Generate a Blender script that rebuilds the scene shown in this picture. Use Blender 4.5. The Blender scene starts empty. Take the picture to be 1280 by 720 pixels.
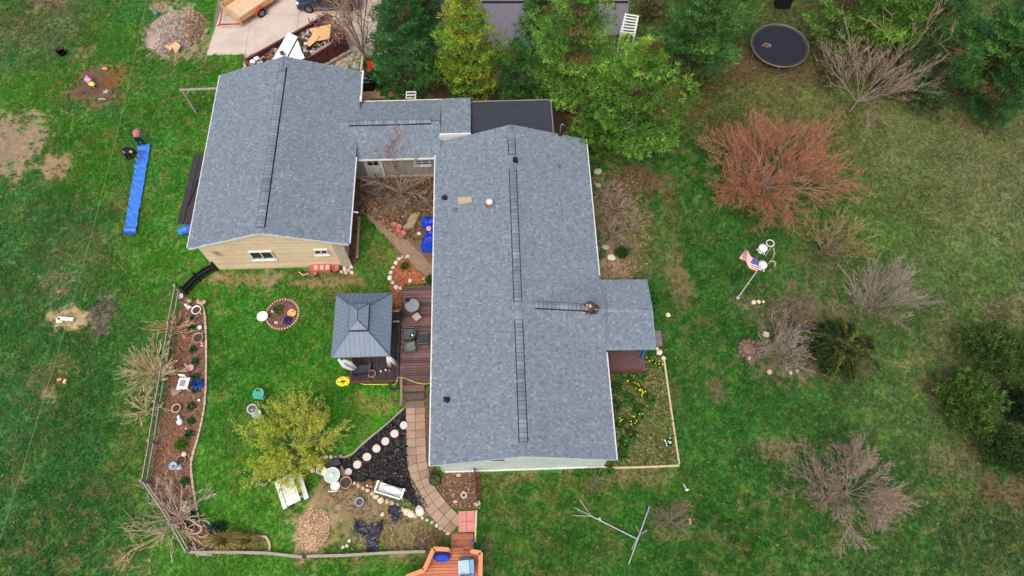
import bpy, math, random
import numpy as np
from mathutils import Vector, Matrix
PI = math.pi
C = bpy.context.scene.collection
SC = bpy.context.scene

# ------------------------------------------------------------------ camera, sky, sun, exposure
CAM_H, PITCH, YAW, FOC = 37.0, math.radians(25.2), math.radians(-1.85), 870.0
cam = bpy.data.cameras.new('camera')
cam.sensor_width = 36.0
cam.lens = FOC / 1280 * 36.0
cam.clip_end = 2000
co = bpy.data.objects.new('camera', cam)
C.objects.link(co)
co.location = (0, 0, CAM_H)
co.rotation_euler = (PITCH, 0, YAW)
SC.camera = co
SUN_EL, SUN_AZ = math.radians(62), math.radians(200)
w = bpy.data.worlds.new('World')
SC.world = w
w.use_nodes = True
nt = w.node_tree
bg = nt.nodes['Background']
sky = nt.nodes.new('ShaderNodeTexSky')
sky.sky_type = 'NISHITA'
sky.sun_disc = False
sky.sun_elevation = SUN_EL
sky.sun_rotation = SUN_AZ
sky.air_density = 1.0
sky.dust_density = 6.0
sky.ozone_density = 1.0
nt.links.new(sky.outputs[0], bg.inputs[0])
bg.inputs[1].default_value = 0.15
sl = bpy.data.lights.new('sun', 'SUN')
sl.energy = 1.2
sl.angle = math.radians(50)
sl.color = (1.0, 0.95, 0.88)
so = bpy.data.objects.new('sun', sl)
C.objects.link(so)
so.location = (0, 0, 60)
so.rotation_euler = (PI / 2 - SUN_EL, 0, PI - SUN_AZ)
SC.view_settings.view_transform = 'Standard'
SC.view_settings.look = 'None'
SC.view_settings.exposure = 0.3
SC.view_settings.gamma = 1.0

# ------------------------------------------------------------------ helpers
def lin(c):
    return tuple(((x / 255) / 12.92 if x / 255 <= .04045 else ((x / 255 + .055) / 1.055) ** 2.4) for x in c)

def at(u, v, z=0.0):
    """a direction measured in the photograph, taken to the height z: the real place of that point"""
    a = (u - 640) / FOC; b = (360 - v) / FOC
    y = b * math.cos(PITCH) + math.sin(PITCH); zz = b * math.sin(PITCH) - math.cos(PITCH)
    t = (z - CAM_H) / zz
    x, y = a * t, y * t
    return Vector((x * math.cos(YAW) - y * math.sin(YAW), x * math.sin(YAW) + y * math.cos(YAW), z))

def topix(x, y, z=0.0):
    X = x * math.cos(-YAW) - y * math.sin(-YAW); Y = x * math.sin(-YAW) + y * math.cos(-YAW)
    dz = z - CAM_H
    YY = Y * math.cos(PITCH) + dz * math.sin(PITCH); D = Y * math.sin(PITCH) - dz * math.cos(PITCH)
    return 640 + FOC * X / D, 360 - FOC * YY / D

MATS = {}
def mat(name, col=(128, 128, 128), rough=.8, var=.25, scale=5., bump=0., tint=False, metal=0., spec=.3, fine=0., inst=False, alpha=1., trans=0., leaf=0.):
    if name in MATS: return MATS[name]
    m = bpy.data.materials.new(name); m.use_nodes = True
    n = m.node_tree.nodes; l = m.node_tree.links
    p = n['Principled BSDF']
    p.inputs['Roughness'].default_value = rough
    p.inputs['Metallic'].default_value = metal
    p.inputs['Specular IOR Level'].default_value = spec
    p.inputs['Alpha'].default_value = alpha
    if trans: p.inputs['Transmission Weight'].default_value = trans
    tc = n.new('ShaderNodeTexCoord')
    no = n.new('ShaderNodeTexNoise'); no.inputs['Scale'].default_value = scale; no.inputs['Detail'].default_value = 6
    no.inputs['Roughness'].default_value = .65
    l.new(tc.outputs['Object'], no.inputs['Vector'])
    mr = n.new('ShaderNodeMapRange'); mr.inputs[1].default_value = .25; mr.inputs[2].default_value = .75
    mr.inputs[3].default_value = 1 - var; mr.inputs[4].default_value = 1 + var
    l.new(no.outputs['Fac'], mr.inputs[0])
    fac = mr.outputs[0]
    if fine:
        n2 = n.new('ShaderNodeTexNoise'); n2.inputs['Scale'].default_value = scale * 9; n2.inputs['Detail'].default_value = 3
        l.new(tc.outputs['Object'], n2.inputs['Vector'])
        m2 = n.new('ShaderNodeMapRange'); m2.inputs[1].default_value = .25; m2.inputs[2].default_value = .75
        m2.inputs[3].default_value = 1 - fine; m2.inputs[4].default_value = 1 + fine
        l.new(n2.outputs['Fac'], m2.inputs[0])
        mu = n.new('ShaderNodeMath'); mu.operation = 'MULTIPLY'
        l.new(fac, mu.inputs[0]); l.new(m2.outputs[0], mu.inputs[1]); fac = mu.outputs[0]
    vm = n.new('ShaderNodeVectorMath'); vm.operation = 'SCALE'
    if tint:
        at_ = n.new('ShaderNodeAttribute'); at_.attribute_name = 'tint'
        if inst: at_.attribute_type = 'INSTANCER'
        l.new(at_.outputs['Color'], vm.inputs[0])
    else:
        vm.inputs[0].default_value = lin(col)
    l.new(fac, vm.inputs['Scale'])
    l.new(vm.outputs[0], p.inputs['Base Color'])
    if bump:
        b = n.new('ShaderNodeBump'); b.inputs['Strength'].default_value = bump; b.inputs['Distance'].default_value = .03
        l.new(no.outputs['Fac'], b.inputs['Height']); l.new(b.outputs[0], p.inputs['Normal'])
    if leaf:      # thin leaves let part of the light through
        tb = n.new('ShaderNodeBsdfTranslucent'); mx = n.new('ShaderNodeMixShader'); mx.inputs[0].default_value = leaf
        l.new(vm.outputs[0], tb.inputs['Color']); l.new(p.outputs[0], mx.inputs[1]); l.new(tb.outputs[0], mx.inputs[2])
        l.new(mx.outputs[0], n['Material Output'].inputs['Surface'])
    MATS[name] = m
    return m

RND = random.Random(7)
def ru(a, b): return RND.uniform(a, b)
def jit(c, d=.12):
    k = 1 + ru(-d, d)
    return tuple(min(255, max(0, x * k)) for x in c)

class M:
    """collects shapes for ONE mesh object"""
    def __init__(s): s.v = []; s.f = []; s.t = []
    def add(s, vs, fs, tint=(255, 255, 255)):
        o = len(s.v); s.v.extend(tuple(v) for v in vs)
        for f in fs: s.f.append(tuple(i + o for i in f)); s.t.append(tint)
        return s
    def arr(s, V, F, T):
        o = len(s.v); s.v.extend(map(tuple, V.tolist())); s.f.extend(map(tuple, (F + o).tolist())); s.t.extend(map(tuple, T.tolist()))
        return s
    def box(s, c, d, rz=0, tint=(255, 255, 255), taper=1.0):
        cs, sn = math.cos(rz), math.sin(rz); vs = []
        for k in (-1, 1):
            q = taper if k > 0 else 1
            for i, j in ((-1, -1), (1, -1), (1, 1), (-1, 1)):
                x, y = i * d[0] / 2 * q, j * d[1] / 2 * q
                vs.append((c[0] + x * cs - y * sn, c[1] + x * sn + y * cs, c[2] + k * d[2] / 2))
        return s.add(vs, [(3, 2, 1, 0), (4, 5, 6, 7), (0, 1, 5, 4), (1, 2, 6, 5), (2, 3, 7, 6), (3, 0, 4, 7)], tint)
    def bar(s, p, q, wd, ht, tint=(255, 255, 255), up=(0, 0, 1)):
        p, q = Vector(p), Vector(q); d = (q - p).normalized(); u = Vector(up)
        if abs(d.dot(u)) > .98: u = Vector((0, 1, 0))
        a = d.cross(u).normalized() * wd / 2; b = a.cross(d).normalized() * ht / 2
        vs = [p - a - b, p + a - b, p + a + b, p - a + b, q - a - b, q + a - b, q + a + b, q - a + b]
        return s.add(vs, [(0, 1, 2, 3), (7, 6, 5, 4), (0, 4, 5, 1), (1, 5, 6, 2), (2, 6, 7, 3), (3, 7, 4, 0)], tint)
    def tube(s, pts, rad, n=6, tint=(255, 255, 255), cap=True, closed=False):
        pts = [Vector(p) for p in pts]; k = len(pts)
        if not hasattr(rad, '__len__'): rad = [rad] * k
        vs = []; fs = []; ref = Vector((0.31, 0.17, 0.93)).normalized()
        for i, p in enumerate(pts):
            if closed: d = pts[(i + 1) % k] - pts[i - 1]
            else: d = pts[min(i + 1, k - 1)] - pts[max(i - 1, 0)]
            if d.length < 1e-7: d = Vector((0, 0, 1))
            d.normalize(); a = d.cross(ref)
            if a.length < .05: a = d.cross(Vector((1, 0, 0)))
            a.normalize(); b = d.cross(a)
            for j in range(n):
                an = 2 * PI * j / n
                vs.append(p + (a * math.cos(an) + b * math.sin(an)) * rad[i])
        for i in range(k if closed else k - 1):
            i2 = (i + 1) % k
            for j in range(n):
                j2 = (j + 1) % n
                fs.append((i * n + j, i * n + j2, i2 * n + j2, i2 * n + j))
        if cap and not closed:
            fs.append(tuple(range(n - 1, -1, -1))); fs.append(tuple((k - 1) * n + j for j in range(n)))
        return s.add(vs, fs, tint)
    def lathe(s, c, prof, n=14, tint=(255, 255, 255), sx=1., sy=1., rz=0):
        vs = []; fs = []; k = len(prof)
        for r, z in prof:
            for j in range(n):
                a = 2 * PI * j / n + rz
                vs.append((c[0] + r * sx * math.cos(a), c[1] + r * sy * math.sin(a), c[2] + z))
        for i in range(k - 1):
            for j in range(n):
                j2 = (j + 1) % n
                fs.append((i * n + j, i * n + j2, (i + 1) * n + j2, (i + 1) * n + j))
        if prof[0][0] > 1e-4: fs.append(tuple(range(n - 1, -1, -1)))
        if prof[-1][0] > 1e-4: fs.append(tuple((k - 1) * n + j for j in range(n)))
        return s.add(vs, fs, tint)
    def ring(s, c, R, r, n=20, m=6, tint=(255, 255, 255), sq=1.):
        return s.tube([(c[0] + R * math.cos(2 * PI * i / n), c[1] + R * math.sin(2 * PI * i / n) * sq, c[2]) for i in range(n)], r, m, tint, closed=True)
    def prism(s, poly, z0, z1, tint=(255, 255, 255)):
        n = len(poly); area = sum(poly[i][0] * poly[(i + 1) % n][1] - poly[(i + 1) % n][0] * poly[i][1] for i in range(n))
        if area < 0: poly = poly[::-1]
        vs = [(p[0], p[1], z0) for p in poly] + [(p[0], p[1], z1) for p in poly]
        fs = [tuple(range(n - 1, -1, -1)), tuple(range(n, 2 * n))] + [(i, (i + 1) % n, n + (i + 1) % n, n + i) for i in range(n)]
        return s.add(vs, fs, tint)
    def blob(s, c, rx, ry, rz, seed=0, nu=9, nv=6, rough=.18, tint=(255, 255, 255), rot=0):
        R = random.Random(seed); vs = [(c[0], c[1], c[2] - rz)]; fs = []
        for i in range(1, nv):
            th = PI * i / nv
            for j in range(nu):
                a = 2 * PI * j / nu; k = 1 + R.uniform(-rough, rough)
                x, y = rx * math.sin(th) * math.cos(a) * k, ry * math.sin(th) * math.sin(a) * k
                vs.append((c[0] + x * math.cos(rot) - y * math.sin(rot), c[1] + x * math.sin(rot) + y * math.cos(rot), c[2] - rz * math.cos(th) * k))
        vs.append((c[0], c[1], c[2] + rz)); L = len(vs) - 1
        for j in range(nu):
            j2 = (j + 1) % nu
            fs.append((0, 1 + j2, 1 + j))
            fs.append((L, 1 + (nv - 2) * nu + j, 1 + (nv - 2) * nu + j2))
            for i in range(nv - 2):
                fs.append((1 + i * nu + j, 1 + i * nu + j2, 1 + (i + 1) * nu + j2, 1 + (i + 1) * nu + j))
        return s.add(vs, fs, tint)
    def build(s, name, m, parent=None, smooth=False, kind=None, label=None):
        me = bpy.data.meshes.new(name)
        me.from_pydata(s.v, [], s.f)
        a = me.attributes.new('tint', 'FLOAT_COLOR', 'FACE')
        arr = np.ones((len(s.f), 4), np.float32)
        t = np.array([x[:3] for x in s.t], np.float32) / 255
        arr[:, :3] = np.where(t <= .04045, t / 12.92, ((t + .055) / 1.055) ** 2.4)
        a.data.foreach_set('color', arr.ravel())
        me.materials.append(m)
        if smooth: me.polygons.foreach_set('use_smooth', [True] * len(s.f))
        me.update()
        return put(me, name, parent, kind, label)

def put(me, name, parent=None, kind=None, label=None):
    o = bpy.data.objects.new(name, me); C.objects.link(o)
    if parent:
        o.parent = parent
        o.matrix_parent_inverse = wm(parent).inverted()
    if kind: o['kind'] = kind
    if label: o['label'] = label
    return o

def wm(o):
    b = o.matrix_basis.copy()
    return (wm(o.parent) @ o.matrix_parent_inverse @ b) if o.parent else b

def tag(o, label, cat, group=None):
    o['label'] = label; o['category'] = cat
    if group: o['group'] = group
    return o

def thing(name, label, cat, loc=(0, 0, 0), group=None):
    o = bpy.data.objects.new(name, None); C.objects.link(o)
    o.location = loc; o.empty_display_size = .3
    return tag(o, label, cat, group)

def dup(root, loc, rz=0., label=None, scale=1.):
    def cp(o, par):
        c = o.copy(); C.objects.link(c); c.parent = par
        for ch in list(o.children):
            if ch.name not in done: cp(ch, c)
        return c
    done = set()
    r = cp(root, None); r.location = loc; r.rotation_euler = (0, 0, rz); r.scale = (scale,) * 3
    if label: r['label'] = label
    return r

def poly_at(pts, z=0): return [tuple(at(u, v, z))[:2] for u, v in pts]

def inside(px, py, poly):
    r = np.zeros(px.shape, bool); n = len(poly)
    for i in range(n):
        x1, y1 = poly[i]; x2, y2 = poly[(i + 1) % n]
        if y1 == y2: continue
        c = ((y1 > py) != (y2 > py)) & (px < (x2 - x1) * (py - y1) / (y2 - y1) + x1)
        r ^= c
    return r

def rough_poly(poly, step=.35, amp=.06, seed=1):
    R = random.Random(seed); out = []
    for i in range(len(poly)):
        a, b = Vector(poly[i]), Vector(poly[(i + 1) % len(poly)])
        k = max(1, int((b - a).length / step))
        for j in range(k):
            p = a.lerp(b, j / k); out.append((p.x + R.uniform(-amp, amp), p.y + R.uniform(-amp, amp)))
    return out

def vnoise(x, y, seed=0):
    ix = np.floor(x); iy = np.floor(y); fx = x - ix; fy = y - iy
    fx = fx * fx * (3 - 2 * fx); fy = fy * fy * (3 - 2 * fy)
    def h(a, b):
        s = np.sin(a * 127.1 + b * 311.7 + seed * 74.7) * 43758.5453
        return s - np.floor(s)
    return (h(ix, iy) * (1 - fx) + h(ix + 1, iy) * fx) * (1 - fy) + (h(ix, iy + 1) * (1 - fx) + h(ix + 1, iy + 1) * fx) * fy
def fbm(x, y, f=1., o=4, seed=0):
    r = 0; a = .5; t = 0
    for i in range(o):
        r = r + a * vnoise(x * f + 13.7 * i, y * f - 7.1 * i, seed + i); t += a; f *= 2.1; a *= .55
    return r / t

# ------------------------------------------------------------------ ground
CTRL = [((30, 130), (72, 120, 36)), ((40, 40), (70, 100, 50)), ((150, 60), (62, 114, 36)), ((120, 200), (58, 112, 32)), ((60, 300), (60, 102, 54)),
 ((100, 450), (54, 98, 44)), ((60, 560), (48, 92, 40)), ((80, 680), (52, 92, 44)), ((230, 200), (56, 110, 32)), ((230, 320), (64, 116, 34)),
 ((300, 420), (48, 100, 28)), ((400, 480), (56, 112, 28)), ((300, 640), (66, 114, 36)), ((450, 540), (66, 122, 32)), ((420, 340), (64, 104, 38)),
 ((700, 650), (54, 98, 34)), ((820, 620), (46, 92, 32)), ((900, 650), (44, 86, 32)), ((850, 400), (44, 92, 34)), ((860, 270), (46, 88, 36)),
 ((900, 130), (64, 84, 40)), ((1000, 120), (78, 88, 48)), ((1150, 180), (84, 102, 56)), ((1230, 220), (88, 100, 64)), ((1100, 270), (66, 98, 42)),
 ((1180, 330), (78, 100, 54)), ((1150, 500), (66, 90, 46)), ((1240, 640), (60, 84, 44)), ((950, 500), (44, 90, 34)), ((1020, 560), (50, 88, 38)),
 ((1100, 680), (54, 90, 40)), ((840, 200), (42, 84, 32)), ((640, 900), (54, 94, 36)), ((640, -120), (70, 90, 44)), ((-100, 300), (60, 100, 50)), ((1400, 300), (80, 92, 56))]
# (u, v, ru, rv, colour, cover, keeps grass): worn, dry and bare patches of the lawn
PATCH = [(18, 182, 46, 42, (138, 118, 98), .95, 0), (70, 208, 19, 17, (140, 118, 92), .9, .1), (122, 106, 46, 32, (120, 112, 62), .6, .7), (120, 108, 32, 24, (98, 74, 62), .95, 0),
 (142, 98, 14, 12, (112, 72, 45), .8, 0), (86, 398, 30, 15, (168, 146, 112), .85, .1), (127, 392, 15, 24, (104, 88, 88), .75, .4), (60, 470, 34, 20, (116, 108, 72), .5, .6), (62, 492, 16, 9, (150, 128, 95), .7, .3),
 (95, 320, 60, 30, (110, 110, 62), .3, .8), (65, 350, 22, 12, (140, 125, 92), .5, .5), (75, 366, 12, 7, (150, 130, 100), .7, .3), (55, 40, 60, 26, (112, 106, 76), .45, .7), (110, 62, 22, 10, (120, 104, 80), .5, .5), (60, 2, 30, 12, (120, 92, 80), .7, .2), (200, 10, 14, 9, (160, 134, 110), .8, .1),
 (168, 190, 95, 3, (108, 100, 52), .5, .5), (218, 42, 38, 32, (150, 130, 112), .95, 0), (250, 60, 14, 20, (140, 120, 100), .6, .2),
 (148, 700, 16, 14, (130, 112, 80), .5, .5), (95, 702, 14, 8, (130, 112, 80), .5, .5), (20, 600, 14, 8, (125, 115, 75), .4, .6), (125, 610, 18, 10, (110, 106, 66), .3, .7),
 (776, 285, 34, 72, (112, 94, 78), .85, .15), (762, 335, 26, 28, (150, 124, 100), .9, 0), (800, 290, 30, 60, (98, 92, 54), .5, .6), (850, 352, 16, 38, (116, 102, 72), .65, .5), (790, 225, 40, 26, (92, 68, 54), .85, .1), (838, 255, 14, 36, (104, 90, 62), .5, .5),
 (885, 85, 52, 28, (86, 66, 48), .7, .4), (975, 82, 64, 30, (92, 72, 54), .7, .4), (1090, 60, 110, 50, (76, 70, 50), .6, .5), (1235, 95, 40, 30, (92, 62, 48), .7, .2), (1215, 150, 40, 18, (104, 92, 66), .5, .5), (690, 150, 60, 25, (78, 54, 46), .9, 0), (600, 105, 130, 30, (72, 56, 46), .9, 0),
 (1000, 392, 62, 34, (104, 86, 74), .7, .4), (985, 445, 60, 30, (104, 90, 72), .75, .2), (935, 438, 12, 14, (112, 88, 76), .9, 0), (1045, 445, 50, 42, (74, 62, 48), .7, .3), (930, 378, 18, 10, (116, 104, 84), .5, .5),
 (972, 562, 32, 18, (124, 104, 82), .6, .5), (840, 650, 28, 22, (104, 90, 68), .55, .5), (895, 488, 12, 14, (110, 100, 76), .5, .5), (740, 600, 40, 16, (110, 96, 62), .45, .6), (800, 596, 45, 12, (130, 108, 78), .5, .5), (620, 610, 24, 14, (120, 106, 66), .4, .6), (655, 598, 20, 7, (126, 100, 70), .6, .4), (635, 645, 20, 12, (104, 100, 62), .35, .7), (870, 672, 40, 8, (112, 100, 62), .3, .7),
 (1190, 485, 30, 28, (108, 90, 76), .6, .4), (1190, 572, 46, 22, (112, 104, 76), .5, .5), (1255, 612, 34, 20, (90, 72, 56), .75, .2), (1240, 520, 70, 60, (72, 62, 48), .6, .4), (1262, 390, 30, 24, (112, 92, 76), .5, .5), (1195, 430, 30, 40, (108, 104, 72), .4, .6), (1030, 330, 34, 30, (86, 74, 58), .6, .4), (1090, 385, 40, 20, (96, 90, 66), .5, .5),
 (310, 349, 60, 7, (128, 108, 76), .7, .3), (282, 344, 16, 8, (140, 118, 90), .8, .1), (335, 346, 12, 12, (132, 116, 92), .7, .1), (412, 350, 46, 9, (134, 106, 84), .75, .2), (430, 362, 60, 10, (110, 110, 52), .35, .7), (478, 315, 20, 14, (130, 125, 62), .45, .6),
 (470, 505, 34, 14, (126, 112, 66), .6, .5), (445, 640, 60, 40, (140, 122, 94), .85, .1), (430, 620, 36, 34, (132, 112, 88), .8, .1), (500, 665, 50, 30, (130, 112, 84), .85, .1), (420, 670, 24, 22, (96, 100, 48), .5, .7), (390, 664, 27, 32, (170, 142, 112), .8, .2), (300, 680, 44, 14, (124, 112, 66), .7, .4), (540, 670, 24, 18, (88, 68, 54), .85, .1), (400, 580, 34, 10, (120, 112, 66), .5, .5), (300, 570, 7, 60, (96, 112, 44), .4, .8), (610, 690, 8, 30, (108, 96, 70), .6, .4),
 (232, 385, 40, 22, (86, 104, 46), .4, .8), (168, 560, 26, 60, (96, 112, 46), .35, .8), (490, 700, 120, 5, (106, 92, 60), .5, .5), (1180, 215, 130, 80, (108, 108, 72), .25, .8), (960, 150, 110, 40, (104, 92, 58), .35, .7)]
CW = np.array([tuple(at(*p))[:2] for p, _ in CTRL]); CL = np.array([lin(c) for _, c in CTRL])
# wheel tracks and mowing lines pressed into the lawn
TRACK = [([(92, 186), (160, 152), (222, 122)], .17, (112, 108, 62), .75), ([(128, 196), (185, 163), (240, 136)], .15, (104, 100, 56), .75), ([(60, 150), (130, 118), (190, 92)], .12, (104, 112, 60), .4),
 ([(262, 128), (246, 190), (234, 270)], .22, (110, 132, 62), .5), ([(843, 300), (850, 340), (862, 385)], .3, (120, 104, 78), .6), ([(640, 620), (760, 628), (900, 640)], .12, (92, 112, 50), .4), ([(640, 690), (760, 694), (900, 700)], .12, (92, 112, 50), .4),
 ([(300, 450), (380, 470), (420, 500)], .15, (84, 124, 44), .4), ([(270, 400), (320, 440), (330, 480)], .15, (84, 124, 44), .4)]
TRW = [([tuple(at(*q))[:2] for q in p], w_, c, k) for p, w_, c, k in TRACK]
PW = []
for u, v, a, b, c, cov, keep in PATCH:
    p = at(u, v); PW.append((p.x, p.y, (at(u + a, v) - at(u - a, v)).length / 2, (at(u, v + b) - at(u, v - b)).length / 2, np.array(lin(c)), cov, keep))

def lawn(x, y):
    """colour and grass cover of the ground at real places x, y"""
    d = (x[:, None] - CW[None, :, 0]) ** 2 + (y[:, None] - CW[None, :, 1]) ** 2
    wt = 1 / (d + 2.0) ** 2
    col = (wt @ CL) / wt.sum(1)[:, None] * np.array([1.03, 1.12, 1.04])
    n1 = fbm(x, y, .35, 4, 3); n2 = fbm(x, y, 2.2, 4, 11); n3 = fbm(x, y, 1.6, 4, 23)
    tan = np.array(lin((122, 112, 70))); blu = np.array(lin((52, 104, 58))); yel = np.array(lin((78, 122, 36)))
    k = (np.clip((n2 - .5) * 2.6, 0, .5) * np.clip((fbm(x, y, .28, 3, 71) - .3) * 3, .15, 1))[:, None]
    col = col * (1 - k) + tan * k
    k = np.clip((n3 - .54) * 2.0, 0, .3)[:, None]; col = col * (1 - k) + yel * k
    left = np.clip((-19.0 - x) / 6, 0, 1) * np.clip((n1 - .42) * 4, 0, 1)
    k = (left * .55)[:, None]; col = col * (1 - k) + blu * k
    col = col * (0.66 + .68 * n1 * (.55 + .9 * n2))[:, None] * 1.08
    east = np.clip((x - 4) / 22, 0, 1)[:, None] * .07  # east lawn dulled towards olive, a vignette painted into the grass colour
    gr = col @ np.array([.3, .6, .1]); col = (col * (1 - east) + gr[:, None] * np.array([1.05, 1.0, .72]) * east) * (1.0 + .1 * np.clip((-x - 4) / 12, 0, 1))[:, None]
    g = np.ones(len(x))
    wx = (fbm(x, y, .8, 4, 31) - .5); wy = (fbm(x, y, .8, 4, 37) - .5); nn = fbm(x, y, 3.2, 4, 41)
    for cx, cy, rx, ry, c, cov, keep in PW:
        sel = np.nonzero((abs(x - cx) < rx * 2.1 + .6) & (abs(y - cy) < ry * 2.1 + .6))[0]
        if not len(sel): continue
        r = np.hypot((x[sel] - cx + wx[sel] * min(rx, 1.6) * 1.1) / rx, (y[sel] - cy + wy[sel] * min(ry, 1.6) * 1.1) / ry)
        k = np.clip((1.15 - r) * 2.2 + (nn[sel] - .5) * 3.4, 0, 1) * np.clip((2.0 - r) * 2, 0, 1) * cov
        kk = k[:, None]
        col[sel] = col[sel] * (1 - kk) + c * (.75 + .5 * nn[sel])[:, None] * kk
        g[sel] *= 1 - k * (1 - keep)
    for pts, wd, c, cov in TRW:
        for (ax, ay), (bx, by) in zip(pts, pts[1:]):
            dx, dy = bx - ax, by - ay; t = np.clip(((x - ax) * dx + (y - ay) * dy) / (dx * dx + dy * dy), 0, 1)
            dist = np.hypot(x - ax - t * dx + wx * .5, y - ay - t * dy + wy * .5)
            k = np.clip(1.3 - dist / wd, 0, 1) * np.clip(.4 + (nn - .4) * 3, 0, 1) * cov
            col = col * (1 - k[:, None]) + np.array(lin(c)) * k[:, None]
    return col, g

xs = np.concatenate([[-420, -160, -90, -60], np.arange(-46, 46.01, .19), [60, 90, 160, 420]])
ys = np.concatenate([[-420, -160, -60, -20], np.arange(-6, 48.01, .19), [60, 90, 160, 420]])
GX, GY = np.meshgrid(xs, ys); gx = GX.ravel(); gy = GY.ravel()
gc, gg = lawn(gx, gy)
me = bpy.data.meshes.new('ground')
nx, ny = len(xs), len(ys)
gz = np.clip(fbm(gx, gy, .5, 3, 5) - .5, -1, 1) * .05 - .03
I = (np.arange(ny - 1)[:, None] * nx + np.arange(nx - 1)[None, :]).ravel()
F = np.stack([I, I + 1, I + 1 + nx, I + nx], 1)
me.vertices.add(len(gx)); me.vertices.foreach_set('co', np.stack([gx, gy, gz], 1).astype(np.float32).ravel())
me.loops.add(F.size); me.loops.foreach_set('vertex_index', F.astype(np.int32).ravel())
me.polygons.add(len(F)); me.polygons.foreach_set('loop_start', np.arange(0, F.size, 4, dtype=np.int32))
a = me.attributes.new('tint', 'FLOAT_COLOR', 'POINT')
a.data.foreach_set('color', np.concatenate([gc, np.ones((len(gx), 1))], 1).astype(np.float32).ravel())
me.update(calc_edges=True)
me.materials.append(mat('lawn_soil', tint=True, rough=.95, var=.35, scale=3, fine=.4, bump=.6, spec=.1))
put(me, 'ground', kind='structure')

NOGRASS = []      # polygons where nothing grows
def nograss(poly): NOGRASS.append(poly)

def sheet(name, pts, z, m, world=False, amp=.06, kind='structure', seed=1, thick=.1):
    poly = pts if world else poly_at(pts)
    nograss(poly)
    p = rough_poly(poly, .3, amp, seed) if amp else poly
    return M().prism(p, z - thick, z).build(name, m, kind=kind)

def litter(name, poly, dens, size, cols, z=.03, seed=0, lift=.05, asp=3., parent=None, kind='stuff', m=None, mound=None):
    """chips, leaves and crumbs lying on a bed"""
    R = np.random.default_rng(seed); P = np.array(poly)
    lo, hi = P.min(0), P.max(0); n = int((hi - lo).prod() * dens)
    x = R.uniform(lo[0], hi[0], n); y = R.uniform(lo[1], hi[1], n); ok = inside(x, y, poly); x, y = x[ok], y[ok]; n = len(x)
    zz = z + R.uniform(0, lift, n)
    if mound is not None: zz = zz + mound(x, y)
    an = R.uniform(0, 2 * PI, n); L = size * R.uniform(.5, 1.4, n); W = L / asp * R.uniform(.6, 1.5, n)
    t1 = R.uniform(-.5, .5, n); t2 = R.uniform(-.6, .6, n)
    ax = np.stack([np.cos(an), np.sin(an), t1], 1) * (L / 2)[:, None]; bx = np.stack([-np.sin(an), np.cos(an), t2], 1) * (W / 2)[:, None]
    c = np.stack([x, y, zz], 1)
    V = np.stack([c - ax - bx, c + ax - bx, c + ax + bx, c - ax + bx], 1).reshape(-1, 3)
    F = np.arange(4 * n).reshape(n, 4)
    ci = np.array(cols, float)[R.integers(0, len(cols), n)] * R.uniform(.7, 1.3, (n, 1))
    me_ = M().arr(V, F, np.clip(ci, 0, 255))
    return me_.build(name, m or mat('litter', tint=True, var=.1, rough=.9, spec=.1), parent, kind=kind)
# ------------------------------------------------------------------ buildings
SH = [(112, 123, 134), (117, 128, 139), (121, 133, 144), (105, 116, 126), (129, 142, 153), (114, 126, 137)]
SHW = [6, 7, 5, 2.4, 1.8, 6]
m_sh = mat('asphalt_shingle', tint=True, rough=.92, var=.12, scale=9, fine=.25, spec=.15)
m_deckfelt = mat('roof_felt', (74, 84, 98), rough=.95)
m_white = mat('white_trim', (206, 208, 206), rough=.55, var=.08, scale=2, fine=.05)
m_vent = mat('black_vent_plastic', (34, 36, 40), rough=.6)
m_glass = mat('dark_window_glass', (30, 34, 40), rough=.12, var=.3, scale=1.5, spec=.6)

def shingles(parent, rects, seed=1, name='shingles'):
    """every tab of every course, lapped and proud of the one above; rects: (p0, along, upslope, rowfun, slope length)"""
    R = random.Random(seed); m = M(); e = .145
    for p0, du, ds, row, S in rects:
        p0, du, ds = Vector(p0), Vector(du).normalized(), Vector(ds).normalized(); n = du.cross(ds)
        tone = 1
        streak = [R.uniform(.97, 1.03) for _ in range(60)]
        for j in range(int(S / e + .999)):
            s0 = j * e; s1 = min(s0 + e + .012, S)
            if s1 - s0 < .03: continue
            a, b = row(s0); x = a - R.uniform(0, .2)
            while x < b:
                wd = R.choice((.07, .09, .11, .13, .16)); xa, xb = max(x, a), min(x + wd - .008, b); x += wd
                if xb - xa < .03: continue
                h = R.uniform(.018, .036); q = p0 + ds * s0; r = p0 + ds * s1
                vs = [q + du * xa, q + du * xb, q + du * xa + n * h, q + du * xb + n * h, r + du * xb + n * .006, r + du * xa + n * .006]
                c = R.choices(SH, SHW)[0]; k = R.uniform(.955, 1.045) * tone
                m.add(vs, [(2, 3, 4, 5), (0, 1, 3, 2), (0, 2, 5), (1, 4, 3)], tuple(min(255, q_ * k) for q_ in c))
    return m.build(name, m_sh, parent, kind='stuff')

def slab(m, quad, th=.14, tint=(255, 255, 255)):
    q = [Vector(p) for p in quad]; n = (q[1] - q[0]).cross(q[2] - q[0]).normalized()
    if n.z < 0: q.reverse(); n = -n
    k = len(q); lo = [p - Vector((0, 0, th)) for p in q]
    m.add(q + lo, [tuple(range(k)), tuple(range(2 * k - 1, k - 1, -1))] + [(i, k + i, k + (i + 1) % k, (i + 1) % k) for i in range(k)], tint)

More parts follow.
